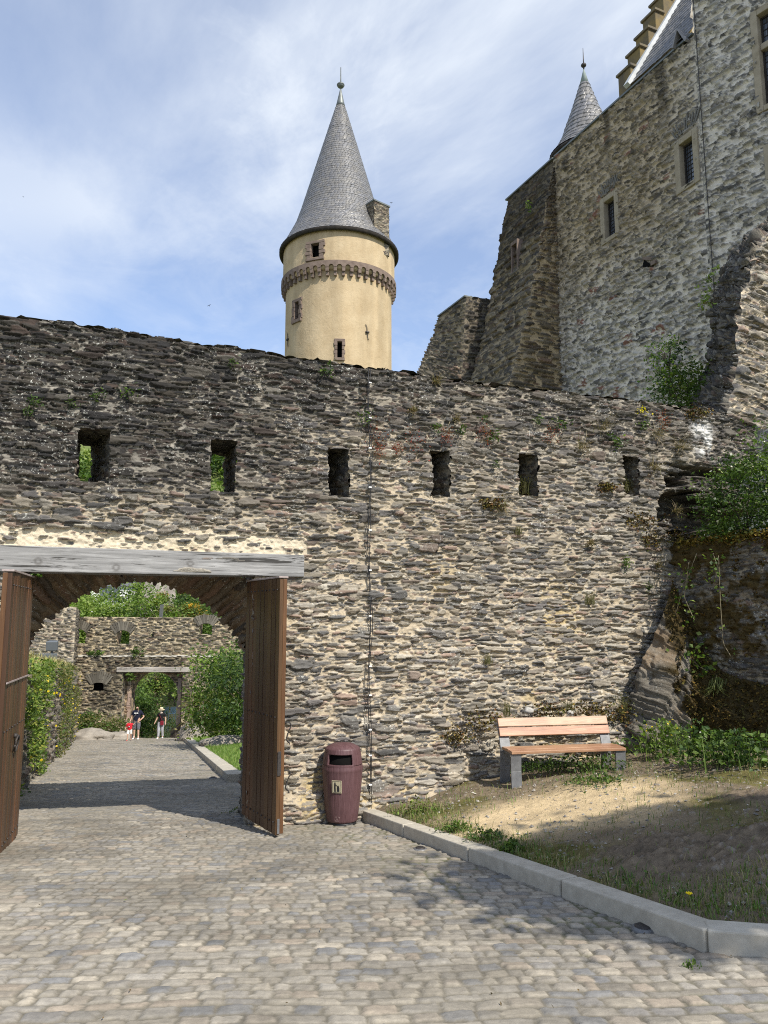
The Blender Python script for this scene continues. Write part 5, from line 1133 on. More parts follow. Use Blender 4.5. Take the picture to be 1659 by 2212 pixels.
A_ = R(68); slat(.435, .585, .118, .034, A_, 'redder lower plank of the backrest', 'back_slat', (1.0, .74, .62, 0)); slat(.435+.132*math.cos(A_), .585+.132*math.sin(A_), .118, .034, A_, 'paler upper plank of the backrest', 'back_slat', (1.12, 1.02, .92, 0))
for xx in (0, LB_):
    s = MB(); w = .145
    def bar(y0, z0, y1, z1, t=.022):
        d = np.array([y1-y0, z1-z0]); n = np.array([d[1], -d[0]])/np.linalg.norm(d)*t
        q = [(y0, z0), (y1, z1), (y1+n[0], z1+n[1]), (y0+n[0], z0+n[1])]
        s.hexa([BP(xx-w/2, a, b) for a, b in q]+[BP(xx+w/2, a, b) for a, b in q])
    bar(-.045, -.12, -.02, .20); bar(-.02, .20, -.03, .422)
    s.build('front_leg', M['steel'], bench, bevel=.003); s = MB()
    bar(.44, -.12, .41, .2); bar(.41, .2, .385, .45); bar(.385, .45, .43, .57); bar(.43, .57, .525, .80)
    s.build('back_support', M['steel'], bench, bevel=.003); s = MB()
    for a in (-.03, .02): s.box(BP(xx+a, -.02, .385), bx*.012, by*.42, UP*.04)
    s.build('seat_rail', M['steel'], bench)
# ------------------------------------------------------------------ litter bin
bc = on_road(737, 1786); bc = np.array([bc[0], bc[1]+.20, road1(bc[0], bc[1]+.1)+.0])
fa = -math.pi/2-.10
binr = thing('litter_bin', bc, 'plum brown barrel shaped litter bin with a pictogram plate, against the wall', 'bin')
k_ = .000612
def rad_at(z): return np.interp(z, [0, .045, .05, .21, .49, .685, .70, .765, .77, .86, .965, .985, 1.02, 1.035], np.array([300, 318, 330, 370, 415, 440, 447, 432, 428, 412, 378, 340, 220, 2])*k_)
def shell_(zs, n=200, extra=0.0, skip=None):
    zs = np.array(zs); th = np.linspace(0, 2*np.pi, n+1)[:-1]; T, Z = np.meshgrid(th, zs)
    st = (T-fa)/(2*np.pi)*20; fr = np.abs(st-np.round(st)); r = rad_at(Z)+extra-.0075*np.clip(1-fr/.05, 0, 1)*(Z > .05)+.002*np.clip(1-fr/.12, 0, 1)
    V = np.stack([bc[0]+r*np.cos(T), bc[1]+r*np.sin(T), bc[2]+Z], -1); m = len(zs); i = np.arange(m*n).reshape(m, n); j = np.roll(i, -1, 1)
    Fc = np.stack([i[:-1], j[:-1], j[1:], i[1:]], -1)
    if skip is not None: Fc = Fc[~skip((T[:-1]+T[:-1]+2*np.pi/n)/2, (Z[:-1]+Z[1:])/2)]
    return V.reshape(-1, 3), Fc.reshape(-1, 4)
V, Fc = shell_(np.r_[.045, np.linspace(.05, .69, 30), .70, .72, .764]); bb_ = big('barrel_body', V, Fc, M['bin'], binr)
def op(T, Z):
    a = (T-fa+np.pi) % (2*np.pi)-np.pi; return (np.abs(a) < .70) & (Z > .778) & (Z < .905)
V, Fc = shell_(np.r_[.768, .774, .779, np.linspace(.79, .90, 10), .906, np.linspace(.915, .965, 5), .975, .985, .998, 1.01, 1.02, 1.028, 1.034, 1.036], skip=op); ld_ = big('lid', V, Fc, M['bin'], binr)
s = ld_.modifiers.new('wall', 'SOLIDIFY'); s.thickness = .03; s.offset = -1
MB().lathe(bc, [(.14, .5), (.215, .76), (.205, .93), (.05, .96)], 40).build('liner', M['inside'], binr, True)
fp_ = MB()
for (zA, zB2, rr) in ((.752, .776, .0), ):
    th = np.linspace(fa-.72, fa+.72, 17)
    for t0_, t1_ in zip(th[:-1], th[1:]):
        o = lambda t, r, z: bc+np.array([r*math.cos(t), r*math.sin(t), z])
        fp_.hexa([o(t0_, .20, zA), o(t1_, .20, zA), o(t1_, rad_at(.772)+.006, zA), o(t0_, rad_at(.772)+.006, zA), o(t0_, .20, zB2), o(t1_, .20, zB2), o(t1_, rad_at(.772)+.006, zB2), o(t0_, rad_at(.772)+.006, zB2)])
fp_.build('chute_sill', M['bin'], binr)
MB().lathe(bc, [(.175, -.03), (.19, 0), (.19, .044), (.15, .05)], 48).build('base_ring', M['black'], binr, True)
pa = fa-.02; rn_ = np.array([math.cos(pa-.10), math.sin(pa-.10), 0]); tn = np.array([-rn_[1], rn_[0], 0])
pc = bc+rn_*(rad_at(.52)+.004)+UP*.515
tilt = rn_*.10*1.0
def PL(x, z, d): return pc+tn*x+UP*z+tilt*z+rn_*d
pl = MB().hexa([PL(x, z, d) for d in (0, .007) for x, z in ((-.066, -.080), (.066, -.080), (.066, .080), (-.066, .080))]).build('sign_plate', mat_plain('sign_tan', (.40, .35, .23), (.46, .41, .28), 30, .5), binr, bevel=.002)
brd = MB()
for a, b, c, d in ((-.058, .058, -.072, -.069), (-.058, .058, .069, .072), (-.058, -.055, -.069, .069), (.055, .058, -.069, .069)): brd.hexa([PL(x, z, q) for q in (.007, .0085) for x, z in ((a, c), (b, c), (b, d), (a, d))])
brd.build('sign_border', M['black'], pl)
pg = MB(); ext = rn_*.002
pg.prism([PL(-.022+.010*math.cos(a), .048+.010*math.sin(a), .0075) for a in np.linspace(0, 2*np.pi, 13)[:-1]], ext)
pg.prism([PL(x, z, .0075) for x, z in ((-.032, .036), (-.016, .036), (.004, .018), (.012, .012), (.010, .006), (-.002, .013), (-.014, .022), (-.014, -.004), (-.012, -.060), (-.004, -.060), (-.004, -.064), (-.020, -.064), (-.021, -.02), (-.025, -.02), (-.027, -.060), (-.021, -.064), (-.036, -.064), (-.034, -.004))], ext)
pg.prism([PL(x, z, .0075) for x, z in ((.004, -.060), (.034, -.060), (.036, -.02), (.032, .004), (.006, .004), (.003, -.02))], ext)
pg.prism([PL(.020+.009*math.cos(a), .012+.007*math.sin(a), .0075) for a in np.linspace(0, 2*np.pi, 11)[:-1]], ext)
pg.build('pictogram', M['black'], pl)
em = MB(); ec = lambda x, z, d: bc+rn_*(rad_at(z)+d)+tn*x+UP*z
for x, z, w, h in ((-.022, .115, .006, .016), (.022, .115, .006, .016), (-.012, .10, .024, .005), (-.02, .128, .012, .005), (.012, .128, .012, .005), (-.026, .075, .018, .006), (.004, .077, .02, .006)):
    em.hexa([ec(x+a, z+b, q) for q in (-.002, .0015) for a, b in ((-w/2, 0), (w/2, 0), (w/2, h), (-w/2, h))])
em.build('embossed_mark', mat_plain('worn_mark', (.34, .24, .22), (.42, .31, .29), 40), bb_)
# ------------------------------------------------------------------ people
def skin_body(name, joints, edges, mat, parent):
    me = bpy.data.meshes.new(name); names = list(joints); me.from_pydata([joints[k][0] for k in names], [(names.index(a), names.index(b)) for a, b in edges], [])
    o = bpy.data.objects.new(name, me); COL.objects.link(o); sk = o.modifiers.new('skin', 'SKIN'); sk.use_smooth_shade = True
    for i, k in enumerate(names):
        r = joints[k][1]; me.skin_vertices[0].data[i].radius = (r, r*(joints[k][2] if len(joints[k]) > 2 else 1)); me.skin_vertices[0].data[i].use_root = (k == 'pelvis')
    sb = o.modifiers.new('sub', 'SUBSURF'); sb.levels = sb.render_levels = 2
    dg = bpy.context.evaluated_depsgraph_get(); ev = o.evaluated_get(dg); m2 = bpy.data.meshes.new_from_object(ev); bpy.data.objects.remove(o); bpy.data.meshes.remove(me)
    V = np.array([v.co for v in m2.vertices]); Fs = [tuple(p.vertices) for p in m2.polygons]; Nn = np.array([v.normal for v in m2.vertices]); bpy.data.meshes.remove(m2)
    return V, Fs, Nn
def mplain(name, c, rough=.8): return mat_plain(name, tuple(x*.85 for x in c), tuple(min(1, x*1.15) for x in c), 25, rough, 0, .2, .1)
SKIN = mplain('skin', (.52, .33, .24), .6)
def person(loc, H, label, face, pose, build, clothes, hair, extras):
    """figure facing -Y, H metres tall"""
    t = thing('person', loc, label, 'person'); o = np.array(loc); k = H/1.75; ca, sa = math.cos(face), math.sin(face)
    wd_ = build
    J = {'pelvis': ((0, 0, .95), .15*wd_, .75), 'waist': ((0, .0, 1.10), .145*wd_, .78), 'chest': ((0, .0, 1.30), .16*wd_, .72), 'neckb': ((0, .01, 1.46), .085), 'neck': ((0, 0, 1.52), .055), 'head': ((0, -.015, 1.60), .083, 1.12), 'top': ((0, -.01, 1.69), .075, 1.15), 'nose': ((0, -.105, 1.60), .014)}
    Eg = [('pelvis', 'waist'), ('waist', 'chest'), ('chest', 'neckb'), ('neckb', 'neck'), ('neck', 'head'), ('head', 'top'), ('head', 'nose')]
    for s, n in ((-1, 'r'), (1, 'l')):
        P = pose[n]
        J['sh'+n] = ((s*.17*wd_**.6, .0, 1.42), .062*wd_**.4); J['el'+n] = (P['el'], .045*wd_**.4); J['wr'+n] = (P['wr'], .030); J['ha'+n] = (P['ha'], .038, .6)
        Eg += [('chest', 'sh'+n), ('sh'+n, 'el'+n), ('el'+n, 'wr'+n), ('wr'+n, 'ha'+n)]
        d = np.array(P['ha'])-np.array(P['wr']); d = d/np.linalg.norm(d)
        for q in range(4):
            f = np.array(P['ha'])+d*(.075-.008*abs(q-1.5))+np.array([0, (q-1.5)*.021, 0]); J['f%d' % q+n] = (tuple(f), .009); Eg.append(('ha'+n, 'f%d' % q+n))
        J['th'+n] = (tuple(np.array(P['ha'])+d*.02+np.array([0, -.05, 0])), .010); Eg.append(('ha'+n, 'th'+n))
        J['hp'+n] = ((s*.09*wd_**.6, 0, .90), .098*wd_**.7); J['kn'+n] = (P['kn'], .060*wd_**.4); J['an'+n] = (P['an'], .042); J['he'+n] = (tuple(np.array(P['an'])+np.array([0, .03, -.045])), .036); J['to'+n] = (tuple(np.array(P['an'])+np.array([s*.03, -.17, -.055])), .036, .8)
        Eg += [('pelvis', 'hp'+n), ('hp'+n, 'kn'+n), ('kn'+n, 'an'+n), ('an'+n, 'he'+n), ('an'+n, 'to'+n)]
    J = {a: (tuple(np.array(b[0])), *b[1:]) for a, b in J.items()}
    V, Fs, Nn = skin_body('body', J, Eg, SKIN, t)
    seg = {}
    names = []; D = []
    for a, b in Eg:
        p, q = np.array(J[a][0]), np.array(J[b][0]); w = V-p; l = (w@(q-p))/max(1e-6, (q-p)@(q-p)); lc = np.clip(l, 0, 1); D.append(np.linalg.norm(w-lc[:, None]*(q-p), axis=1)-.5*(J[a][1]*(1-lc)+J[b][1]*lc)); names.append(b)
    nb = np.array(names)[np.argmin(np.array(D), 0)]
    Rz = np.array([[ca, -sa, 0], [sa, ca, 0], [0, 0, 1]]); tr = lambda X: (X*k)@Rz.T+o
    def put(name, V_, Fs_, mat, par, smooth=True):
        me = bpy.data.meshes.new(name); me.from_pydata([tuple(v) for v in tr(V_)], [], Fs_); me.polygons.foreach_set('use_smooth', [smooth]*len(me.polygons)); return link(name, me, mat, par)
    body = put('body', V, Fs, SKIN, t)
    def garment(name, test, off, mat):
        ok = np.array([test(V[i], nb[i]) for i in range(len(V))]); fs = [f for f in Fs if all(ok[i] for i in f)]
        us = sorted({i for f in fs for i in f}); mp = {i: j for j, i in enumerate(us)}
        if not us: return None
        return put(name, V[us]+Nn[us]*off, [tuple(mp[i] for i in f) for f in fs], mat, t)
    for name, test, off, mat in clothes: garment(name, test, off, mat)
    if hair: garment('hair', hair[0], .014, hair[1])
    for n_ in ('r', 'l'): garment('shoe', lambda v, b, n_=n_: b in ('he'+n_, 'to'+n_) and v[2] < .085, .010, extras['shoe'])
    L = lambda p: tr(np.array(p, float)[None])[0]
    ex = extras.get('build')
    if ex: ex(t, L, k, body)
    return t
torso = ('waist', 'chest', 'neckb', 'pelvis', 'shr', 'shl'); legs_ = ('hpr', 'hpl', 'knr', 'knl')
DKH = mplain('dark_hair', (.02, .015, .012)); NAVY = mplain('navy_cotton', (.012, .014, .03)); BLK = mplain('black_cotton', (.012, .012, .013))
def shirt(bottom, sl): return lambda v, b: (b in torso and v[2] > bottom and v[2] < 1.485) or (b in ('elr', 'ell') and v[2] > sl)
def glasses(t, L, z=1.615, y=-.098):
    g = MB()
    for s in (-1, 1): g.ball(L((s*.034, y, z)), .021, n=6)
    g.tube([L((-.07, y+.03, z+.004)), L((-.034, y, z+.004)), L((.034, y, z+.004)), L((.07, y+.03, z+.004))], .005, 6); g.build('sunglasses', M['black'], t, True)
def strap(t, L, pts, r, mat, name='bag_strap'): MB().tube([L(p) for p in pts], r, 6).build(name, mat, t, True)
def man_x(t, L, k, body):
    glasses(t, L)
    g = MB()
    for a, b in ((-.105, -.012), (.012, .10)): g.box(L((a, -.165, 1.335)), L((b, -.165, 1.335))-L((a, -.165, 1.335)), L((0, .02, 0))-L((0, 0, 0)), UP*.052)
    g.build('chest_print', M['white'], t)
    strap(t, L, [(.10, -.06, 1.47), (.06, -.13, 1.40), (-.06, -.165, 1.24), (-.17, -.12, 1.08)], .013, mplain('grey_strap', (.22, .2, .18)))
    MB().lathe(L((0, -.035, 1.545)), [(.055*k, -.02), (.075*k, .01), (.07*k, .03)], 16).build('beard', DKH, t, True)
g0 = on_road(294, 1597); mY = g0[1]
pm = dict(r=dict(el=(-.29, .02, 1.14), wr=(-.33, -.07, .93), ha=(-.33, -.10, .86), kn=(-.11, -.03, .50), an=(-.12, .02, .085)), l=dict(el=(.34, .08, 1.16), wr=(.24, -.08, 1.02), ha=(.19, -.11, .97), kn=(.13, -.12, .52), an=(.14, -.10, .085)))
person((g0[0], mY, road1(g0[0], mY)), 1.78, 'man in a navy T-shirt, dark patterned shorts and white shoes walking up the path', .0, pm, 1.16,
       [('shirt', shirt(.90, 1.24), .018, NAVY), ('shorts', lambda v, b: (b in legs_ and v[2] > .52) or (b in ('pelvis', 'waist') and v[2] < .97), .022, mat_plain('patterned_shorts', (.015, .015, .02), (.22, .22, .24), 38, .9, 0, .1, .1, det=2)), ('sock', lambda v, b: b in ('anr', 'anl') and v[2] < .16, .004, M['white'])],
       (lambda v, b: b in ('top', 'head') and (v[2] > 1.665 or (v[1] > .01 and v[2] > 1.56)), DKH), dict(shoe=M['white'], build=man_x))
def wom_x(t, L, k, body):
    glasses(t, L); hat = mplain('straw', (.62, .52, .36)); z = 1.675
    h = MB().lathe(L((0, -.01, z)), [(.20*k, -.03), (.195*k, -.018), (.105*k, .0), (.10*k, .07), (.085*k, .115), (.03*k, .125), (.001, .12)], 28).build('straw_hat', hat, t, True)
    MB().lathe(L((0, -.01, z)), [(.110*k, .002), (.107*k, .042), (.100*k, .042), (.100*k, .002)], 28).build('hat_band', BLK, h, True)
    MB().ball(L((0, -.075, 1.565)), .052*k, n=8, sz=.8).build('face_mask', M['white'], t, True)
    MB().lathe(L((0, -.01, 1.475)), [(.09*k, -.03), (.10*k, 0), (.075*k, .03)], 20).build('scarf', mplain('pale_scarf', (.55, .45, .38)), t, True)
    red = mplain('red_leather', (.16, .012, .022), .5)
    strap(t, L, [(-.10, -.05, 1.46), (-.04, -.14, 1.32), (.06, -.16, 1.12), (.09, -.15, .98)], .011, red)
    MB().box(L((.02, -.235, .78)), L((.20, -.19, .78))-L((.02, -.235, .78)), L((0, .08, 0))-L((0, 0, 0)), UP*.24).build('shoulder_bag', red, t, bevel=.02)
g1 = on_road(346.5, 1595.5)
pw_ = dict(r=dict(el=(-.25, .03, 1.15), wr=(-.33, -.04, .95), ha=(-.36, -.06, .88), kn=(-.10, -.10, .50), an=(-.10, -.12, .085)), l=dict(el=(.25, .04, 1.15), wr=(.28, -.04, .93), ha=(.28, -.06, .85), kn=(.09, -.02, .49), an=(.10, .08, .10)))
person((g1[0], g1[1], road1(g1[0], g1[1])), 1.64, 'woman in straw hat and black T-shirt with a red shoulder bag on the path', .0, pw_, 1.02,
       [('shirt', shirt(.93, 1.25), .018, BLK), ('trousers', lambda v, b: (b in legs_+('anr', 'anl') and v[2] > .12) or (b in ('pelvis', 'waist') and v[2] < .98), .026, mat_plain('grey_patterned_trousers', (.22, .22, .24), (.48, .48, .50), 22, .9, 0, .1, .1))],
       (lambda v, b: b in ('top', 'head') and v[1] > .01 and v[2] > 1.54, DKH), dict(shoe=M['white'], build=wom_x))
def kid_x(t, L, k, body):
    MB().lathe(L((0, -.165, 1.25)), [(.06*k, -.05*k), (.085*k, .0), (.06*k, .05*k)], 12).build('chest_print', BLK, t, True)
    MB().box(L((-.04, -.245, 1.2)), L((.04, -.245, 1.2))-L((-.04, -.245, 1.2)), L((0, .03, 0))-L((0, 0, 0)), UP*.04).build('print_patch', M['white'], t)
g2 = on_road(279, 1600.5); REDC = mplain('red_cotton', (.55, .02, .035))
pk = dict(r=dict(el=(-.31, .05, 1.20), wr=(-.36, -.06, 1.04), ha=(-.37, -.1, .98), kn=(-.13, -.14, .53), an=(-.14, -.12, .10)), l=dict(el=(.30, -.06, 1.36), wr=(.42, -.08, 1.52), ha=(.46, -.08, 1.57), kn=(.11, .02, .50), an=(.12, .14, .13)))
person((g2[0], g2[1], road1(g2[0], g2[1])), 1.02, 'small child in a red T-shirt, white shorts and red shoes beside the man', .12, pk, 1.18,
       [('shirt', shirt(.88, 1.2), .022, REDC), ('shorts', lambda v, b: (b in legs_ and v[2] > .60) or (b in ('pelvis', 'waist') and v[2] < .96), .025, M['white'])],
       (lambda v, b: b in ('top', 'head') and (v[2] > 1.63 or (v[1] > -.01 and v[2] > 1.54)), DKH), dict(shoe=REDC, build=kid_x))
# ------------------------------------------------------------------ birds
def bird(u, v, Y, span, roll, lab):
    p = at(u, v, Y); c = (.02, .02, .024, 0); s = span; cr, sr = math.cos(roll), math.sin(roll)
    T = lambda x, y, z: p+np.array([x*cr-z*sr, y, x*sr+z*cr])*s
    t = thing('swallow', p, lab, 'bird', 'birds in flight')
    MB().tube([T(0, -.30, 0), T(0, -.22, .01), T(0, 0, 0), T(0, .25, 0), T(0, .34, 0)], [.01*s, .05*s, .065*s, .03*s, .01*s], 8, c).build('body', M['attr'], t, True)
    for sg in (-1, 1):
        MB().add([T(0, -.12, .02), T(sg*.28, -.16, .10), T(sg*.5, .10, .06), T(sg*.26, -.01, .08), T(0, .08, .02)], [(0, 1, 3, 4), (1, 2, 3)], c).build('wing', M['attr'], t).modifiers.new('t', 'SOLIDIFY').thickness = .01*s
    MB().add([T(-.02, .28, 0), T(.02, .28, 0), T(.1, .52, 0), T(0, .38, 0), T(-.1, .52, 0)], [(0, 3, 4), (0, 1, 3), (1, 2, 3)], c).build('tail', M['attr'], t).modifiers.new('t', 'SOLIDIFY').thickness = .01*s
bird(452, 660, 38, .22, .5, 'dark swallow flying low over the wall left of the tower'); bird(845, 438, 60, .28, .1, 'tiny bird gliding right of the tower roof'); bird(50, 425, 70, .26, -.4, 'tiny faint bird high at the far left of the sky')
# ------------------------------------------------------------------ plants rooted in the gate wall
def tuftmesh(kind, seed, size, n=None, hang=0.0):
    rng = np.random.default_rng(seed); out = WN
    if kind == 'fern':
        n = n or 46; a = rng.normal(size=(n, 3))*size*np.array([.34, .20, .30]); a += out*np.abs(rng.normal(size=(n, 1)))*size*.3
        return leaves(a, size*.34*(.6+.8*rng.random(n)), rng, cols(rng, G_MID+G_DARK, n, .4), .4, .2, .42)
    if kind == 'red':
        n = n or 110; a = rng.normal(size=(n, 3))*size*np.array([.33, .1, .40]); a[:, 2] -= size*.25*rng.random(n)*2; a += out*np.abs(rng.normal(size=(n, 1)))*.03
        return leaves(a, np.full(n, .028)*(.6+.8*rng.random(n)), rng, cols(rng, [(.22, .045, .03), (.30, .08, .05), (.16, .05, .03), (.20, .11, .05)], n, .4), .2, .3, .7)
    if kind == 'dry':
        n = n or 70; B = rng.normal(size=(n, 3))*size*np.array([.16, .05, .08])
        d = rng.normal(size=(n, 3))*.5+out*.5+np.array([0, 0, -.55*hang+.25]); d /= np.linalg.norm(d, axis=1, keepdims=True)
        r = blades(B, size*(.5+.7*rng.random(n)), rng, cols(rng, [(.26, .20, .11), (.34, .28, .17), (.18, .13, .06), (.15, .14, .05)], n, .3), .35, .0035, d)
        q = leaves(rng.normal(size=(30, 3))*size*np.array([.22, .08, .2]), np.full(30, .035), rng, cols(rng, [(.14, .09, .03), (.12, .11, .03)], 30, .4)); return joinp([r, q])
    if kind == 'moss':
        n = n or 260; a = rng.normal(size=(n, 3))*size*np.array([.45, .05, .22]); a += out*(np.abs(rng.normal(size=(n, 1)))*.02)
        return leaves(a, np.full(n, .035)*(.5+rng.random(n)), rng, cols(rng, [(.12, .085, .024), (.16, .115, .03), (.085, .06, .02), (.13, .07, .03), (.10, .10, .03)], n, .45), .2, .4, .9)
    if kind == 'leafy':
        n = n or 90; a = rng.normal(size=(n, 3))*size*np.array([.30, .16, .34])+out*size*.15; st = blades(rng.normal(size=(14, 3))*size*.1+np.array([0, 0, -size*.4]), size*(.6+.5*rng.random(14)), rng, cols(rng, G_MID, 14), .35, .004)
        return joinp([leaves(a, size*.2*(.6+.8*rng.random(n)), rng, cols(rng, G_MID+G_LIGHT, n, .35), .4), st])
    if kind == 'scrub':
        n = n or 130; B = rng.normal(size=(40, 3))*size*np.array([.2, .08, .05])+np.array([0, 0, -size*.4]); st = blades(B, size*(.6+.5*rng.random(40)), rng, cols(rng, [(.16, .15, .06), (.12, .12, .05), (.22, .19, .09)], 40), .3, .004)
        a = rng.normal(size=(n, 3))*size*np.array([.28, .12, .30]); return joinp([st, leaves(a, size*.10*(.6+.8*rng.random(n)), rng, cols(rng, G_OLIVE, n, .3), .4, .2, .4)])
PMAT = dict(fern='leaf', red='leaf', dry='dry', moss='moss', leafy='leaf', scrub='leaf')
GRP = dict(fern=('fern', 'green fern tufts in the gate wall', 'fern'), red=('stonecrop', 'red stonecrop on the gate wall', 'plant'), dry=('dry_tuft', 'withered tufts on the gate wall', 'grass tuft'), moss=('moss_patch', 'moss patches on the gate wall', 'moss'), leafy=('wall_plant', 'leafy plants rooted in the gate wall', 'plant'), scrub=('wall_scrub', 'scrubby plants on the gate wall', 'plant'))
def onwall(kind, u, v, size, lab, seed, dep=-.06, hang=.0, n=None):
    s, z = wsz(u, v, dep); p = W(s, dep, z); V, Fc, C = tuftmesh(kind, seed, size, n, hang)
    nm, gr, cat = GRP[kind]; tag(big(nm, V+p, Fc, M[PMAT[kind]], None, C, False), lab, cat, gr, 'stuff' if kind == 'moss' else None)
PL_ = [('red', 814, 930, .28, 'red stonecrop tuft just right of the cable below the wall top'), ('red', 818, 968, .16, 'small red sprig right of the cable, below the larger red tuft'), ('red', 892, 944, .36, 'largest red stonecrop patch, above and left of the fourth loophole'), ('red', 962, 937, .15, 'little red tuft above the fourth loophole'), ('red', 1046, 930, .2, 'red and green tuft between the fourth and fifth loopholes'), ('red', 857, 965, .10, 'tiny red sprig between the cable and the largest red patch'), ('red', 1190, 930, .22, 'reddish straggling plant above the right side of the fifth loophole'), ('red', 1433, 903, .2, 'reddish plant right of the yellow wall flowers'),
 ('fern', 784, 900, .16, 'fern tuft touching the cable on its left'), ('fern', 941, 921, .13, 'small fern above and left of the fourth loophole top corner'), ('fern', 999, 928, .14, 'flat green fern above and right of the fourth loophole'), ('fern', 1064, 941, .18, 'dark fern right of the red and green tuft'), ('fern', 1162, 907, .14, 'bright fern above the fifth loophole'), ('fern', 1209, 914, .2, 'bushier bright fern right above the fifth loophole'), ('fern', 1326, 954, .22, 'fern beside the upper left corner of the sixth loophole'), ('fern', 1046, 902, .1, 'tiny fern near the wall top above the fifth loophole left side'), ('fern', 1391, 918, .16, 'fern hanging under the yellow wall flowers'), ('fern', 1069, 1003, .12, 'tiny fern between the fourth and fifth loopholes at mid height'),
 ('fern', 275, 849, .17, 'dark fern above and right of the first loophole'), ('fern', 212, 855, .13, 'thin fern above the first loophole'), ('fern', 155, 872, .11, 'faint fern above and left of the first loophole'), ('fern', 75, 870, .15, 'fern tuft near the left end of the wall, upper one'), ('fern', 62, 891, .12, 'fern tuft near the left end of the wall, lower one'), ('fern', 502, 784, .12, 'fern near the wall top above the second loophole'), ('fern', 707, 803, .18, 'fern near the wall top below the tower'),
 ('dry', 892, 888, .14, 'dry brown tuft above the largest red patch'), ('dry', 943, 826, .16, 'dry tuft on the wall top right of the tower'), ('dry', 985, 907, .16, 'straw tuft above the fern right of the fourth loophole'), ('dry', 1256, 968, .3, 'wide withered tuft between the fifth and sixth loopholes'), ('dry', 1302, 925, .32, 'tall pale dry grass above the sixth loophole left side'), ('dry', 1419, 935, .3, 'dry tangle right above the sixth loophole'), ('dry', 1466, 965, .34, 'big straw tuft at the right, by the dark cavity'), ('dry', 1088, 1091, .22, 'pale hanging grass tuft below and left of the fifth loophole'), ('dry', 1414, 1010, .3, 'withered brown clump right of the sixth loophole'), ('dry', 1275, 1176, .16, 'dry tuft on the bare wall below the fifth loophole'), ('dry', 1420, 1222, .2, 'dry tuft left of the mossy retaining wall top'), ('dry', 1460, 1105, .2, 'straw tuft under the dark cavity'),
 ('moss', 1375, 1124, .42, 'orange brown moss patch below the sixth loophole, upper one'), ('moss', 1404, 1164, .34, 'orange brown moss patch below the sixth loophole, lower one'), ('moss', 1470, 1160, .30, 'mossy ledge just above the retaining wall corner'), ('moss', 1060, 1088, .2, 'brown moss beside the pale hanging grass'), ('moss', 1310, 1052, .2, 'brown moss left below the sixth loophole'), ('moss', 985, 1590, .3, 'rusty moss low on the wall left of the bench'), ('moss', 1500, 893, .3, 'orange moss on the wall top by the ruined pier'),
 ('leafy', 1352, 1216, .17, 'small leafy plant on the wall well below the sixth loophole'), ('leafy', 1400, 1268, .13, 'tiny leafy sprig near the rock outcrop top'), ('scrub', 1275, 1294, .2, 'dry green scrub on the middle of the wall above the bench'), ('scrub', 1054, 1424, .17, 'small scrub on the wall above the left end of the bench'), ('scrub', 1120, 1146, .16, 'thin scrub sprig below the fifth loophole')]
for i, (kd_, u, v, s, lab) in enumerate(PL_): onwall(kd_, u, v, s, lab, 700+i, -.075, 1.0 if 'hanging' in lab or 'tangle' in lab else .2)
for i, (u, v, s, lab) in enumerate([(1137, 1050, .30, 'grey green bush growing in the fifth loophole'), (1357, 1048, .24, 'grey green bush growing in the sixth loophole')]): onwall('scrub', u, v, s, lab, 790+i, .16, 0, 200)
rng = np.random.default_rng(5); s_, z_ = wsz(1391, 886, -.1); P = W(s_, -.10, z_)+rng.normal(size=(26, 3))*np.array([.09, .03, .05])
V, Fc, C = leaves(P, np.full(26, .035), rng, np.tile((.80, .66, .02), (26, 1)), .3, .2, .9); tag(big('yellow_flowers', V, Fc, M['leaf'], None, C, False), 'small yellow flowers on the wall top at the right', 'flowers')
# ------------------------------------------------------------------ plants standing on the ground
def clump(u, v, kind, w, h, n, pal, lab, seed, ls=.05, name='weed', cat='plant', group=None, flower=None, off=0.0, zf=None, road=False):
    rng = np.random.default_rng(seed); p = on_road(u, v) if road else on_soil(u, v); z = road1(p[0], p[1]) if road else soil1(p[0], p[1]); p = np.array([p[0], p[1]+off, z])
    t = thing(name, p, lab, cat, group); a = rng.normal(size=(n, 3))*np.array([w*.42, w*.30, 0]); a[:, 2] = np.abs(h*(.12+.95*rng.random(n)))*(1-.5*np.clip((a[:, 0]/w)**2*2, 0, 1))
    V, Fc, C = leaves(p+a, ls*(.5+rng.random(n)), rng, cols(rng, pal, n, .35), .5, .2, .6); big('foliage', V, Fc, M['leaf'], t, C, False)
    k = max(12, n//9); B = p+rng.normal(size=(k, 3))*np.array([w*.36, w*.25, 0])-UP*.02
    V, Fc, C = blades(B, h*(.7+.6*rng.random(k)), rng, cols(rng, pal, k), .35, .005); big('stems', V, Fc, M['grass'], t, C, False)
    if flower:
        m = flower[0]; P = p+np.stack([rng.normal(size=m)*w*.4, rng.normal(size=m)*w*.2-.03, h*(.75+.4*rng.random(m))], 1)
        V, Fc, C = leaves(P, np.full(m, flower[2]), rng, np.tile(flower[1], (m, 1)), .5, .2, .95); big('blossom', V, Fc, M['leaf'], t, C, False)
    return t
YEL = (.80, .62, .02)
clump(952, 1672, 0, .42, .34, 420, G_OLIVE+G_LIGHT, 'yellow green bushy herb at the wall foot left of the bench', 1, .035, 'herb', flower=(30, (.62, .55, .10), .018))
clump(1436, 1638, 0, .62, .50, 620, G_LIGHT+G_MID+G_MID, 'bright green herb with yellow flowers right of the bench', 2, .065, 'herb', flower=(16, YEL, .03))
clump(1545, 1655, 0, .75, .42, 620, G_MID+G_DARK, 'dark bramble clump in the middle of the rock foot', 3, .07, 'bramble', 'bramble', 'brambles at the foot of the rock', flower=(7, (.75, .72, .62), .03))
clump(1620, 1655, 0, .7, .40, 520, G_MID+G_DARK, 'bramble clump at the right edge by the rock', 4, .07, 'bramble', 'bramble', 'brambles at the foot of the rock')
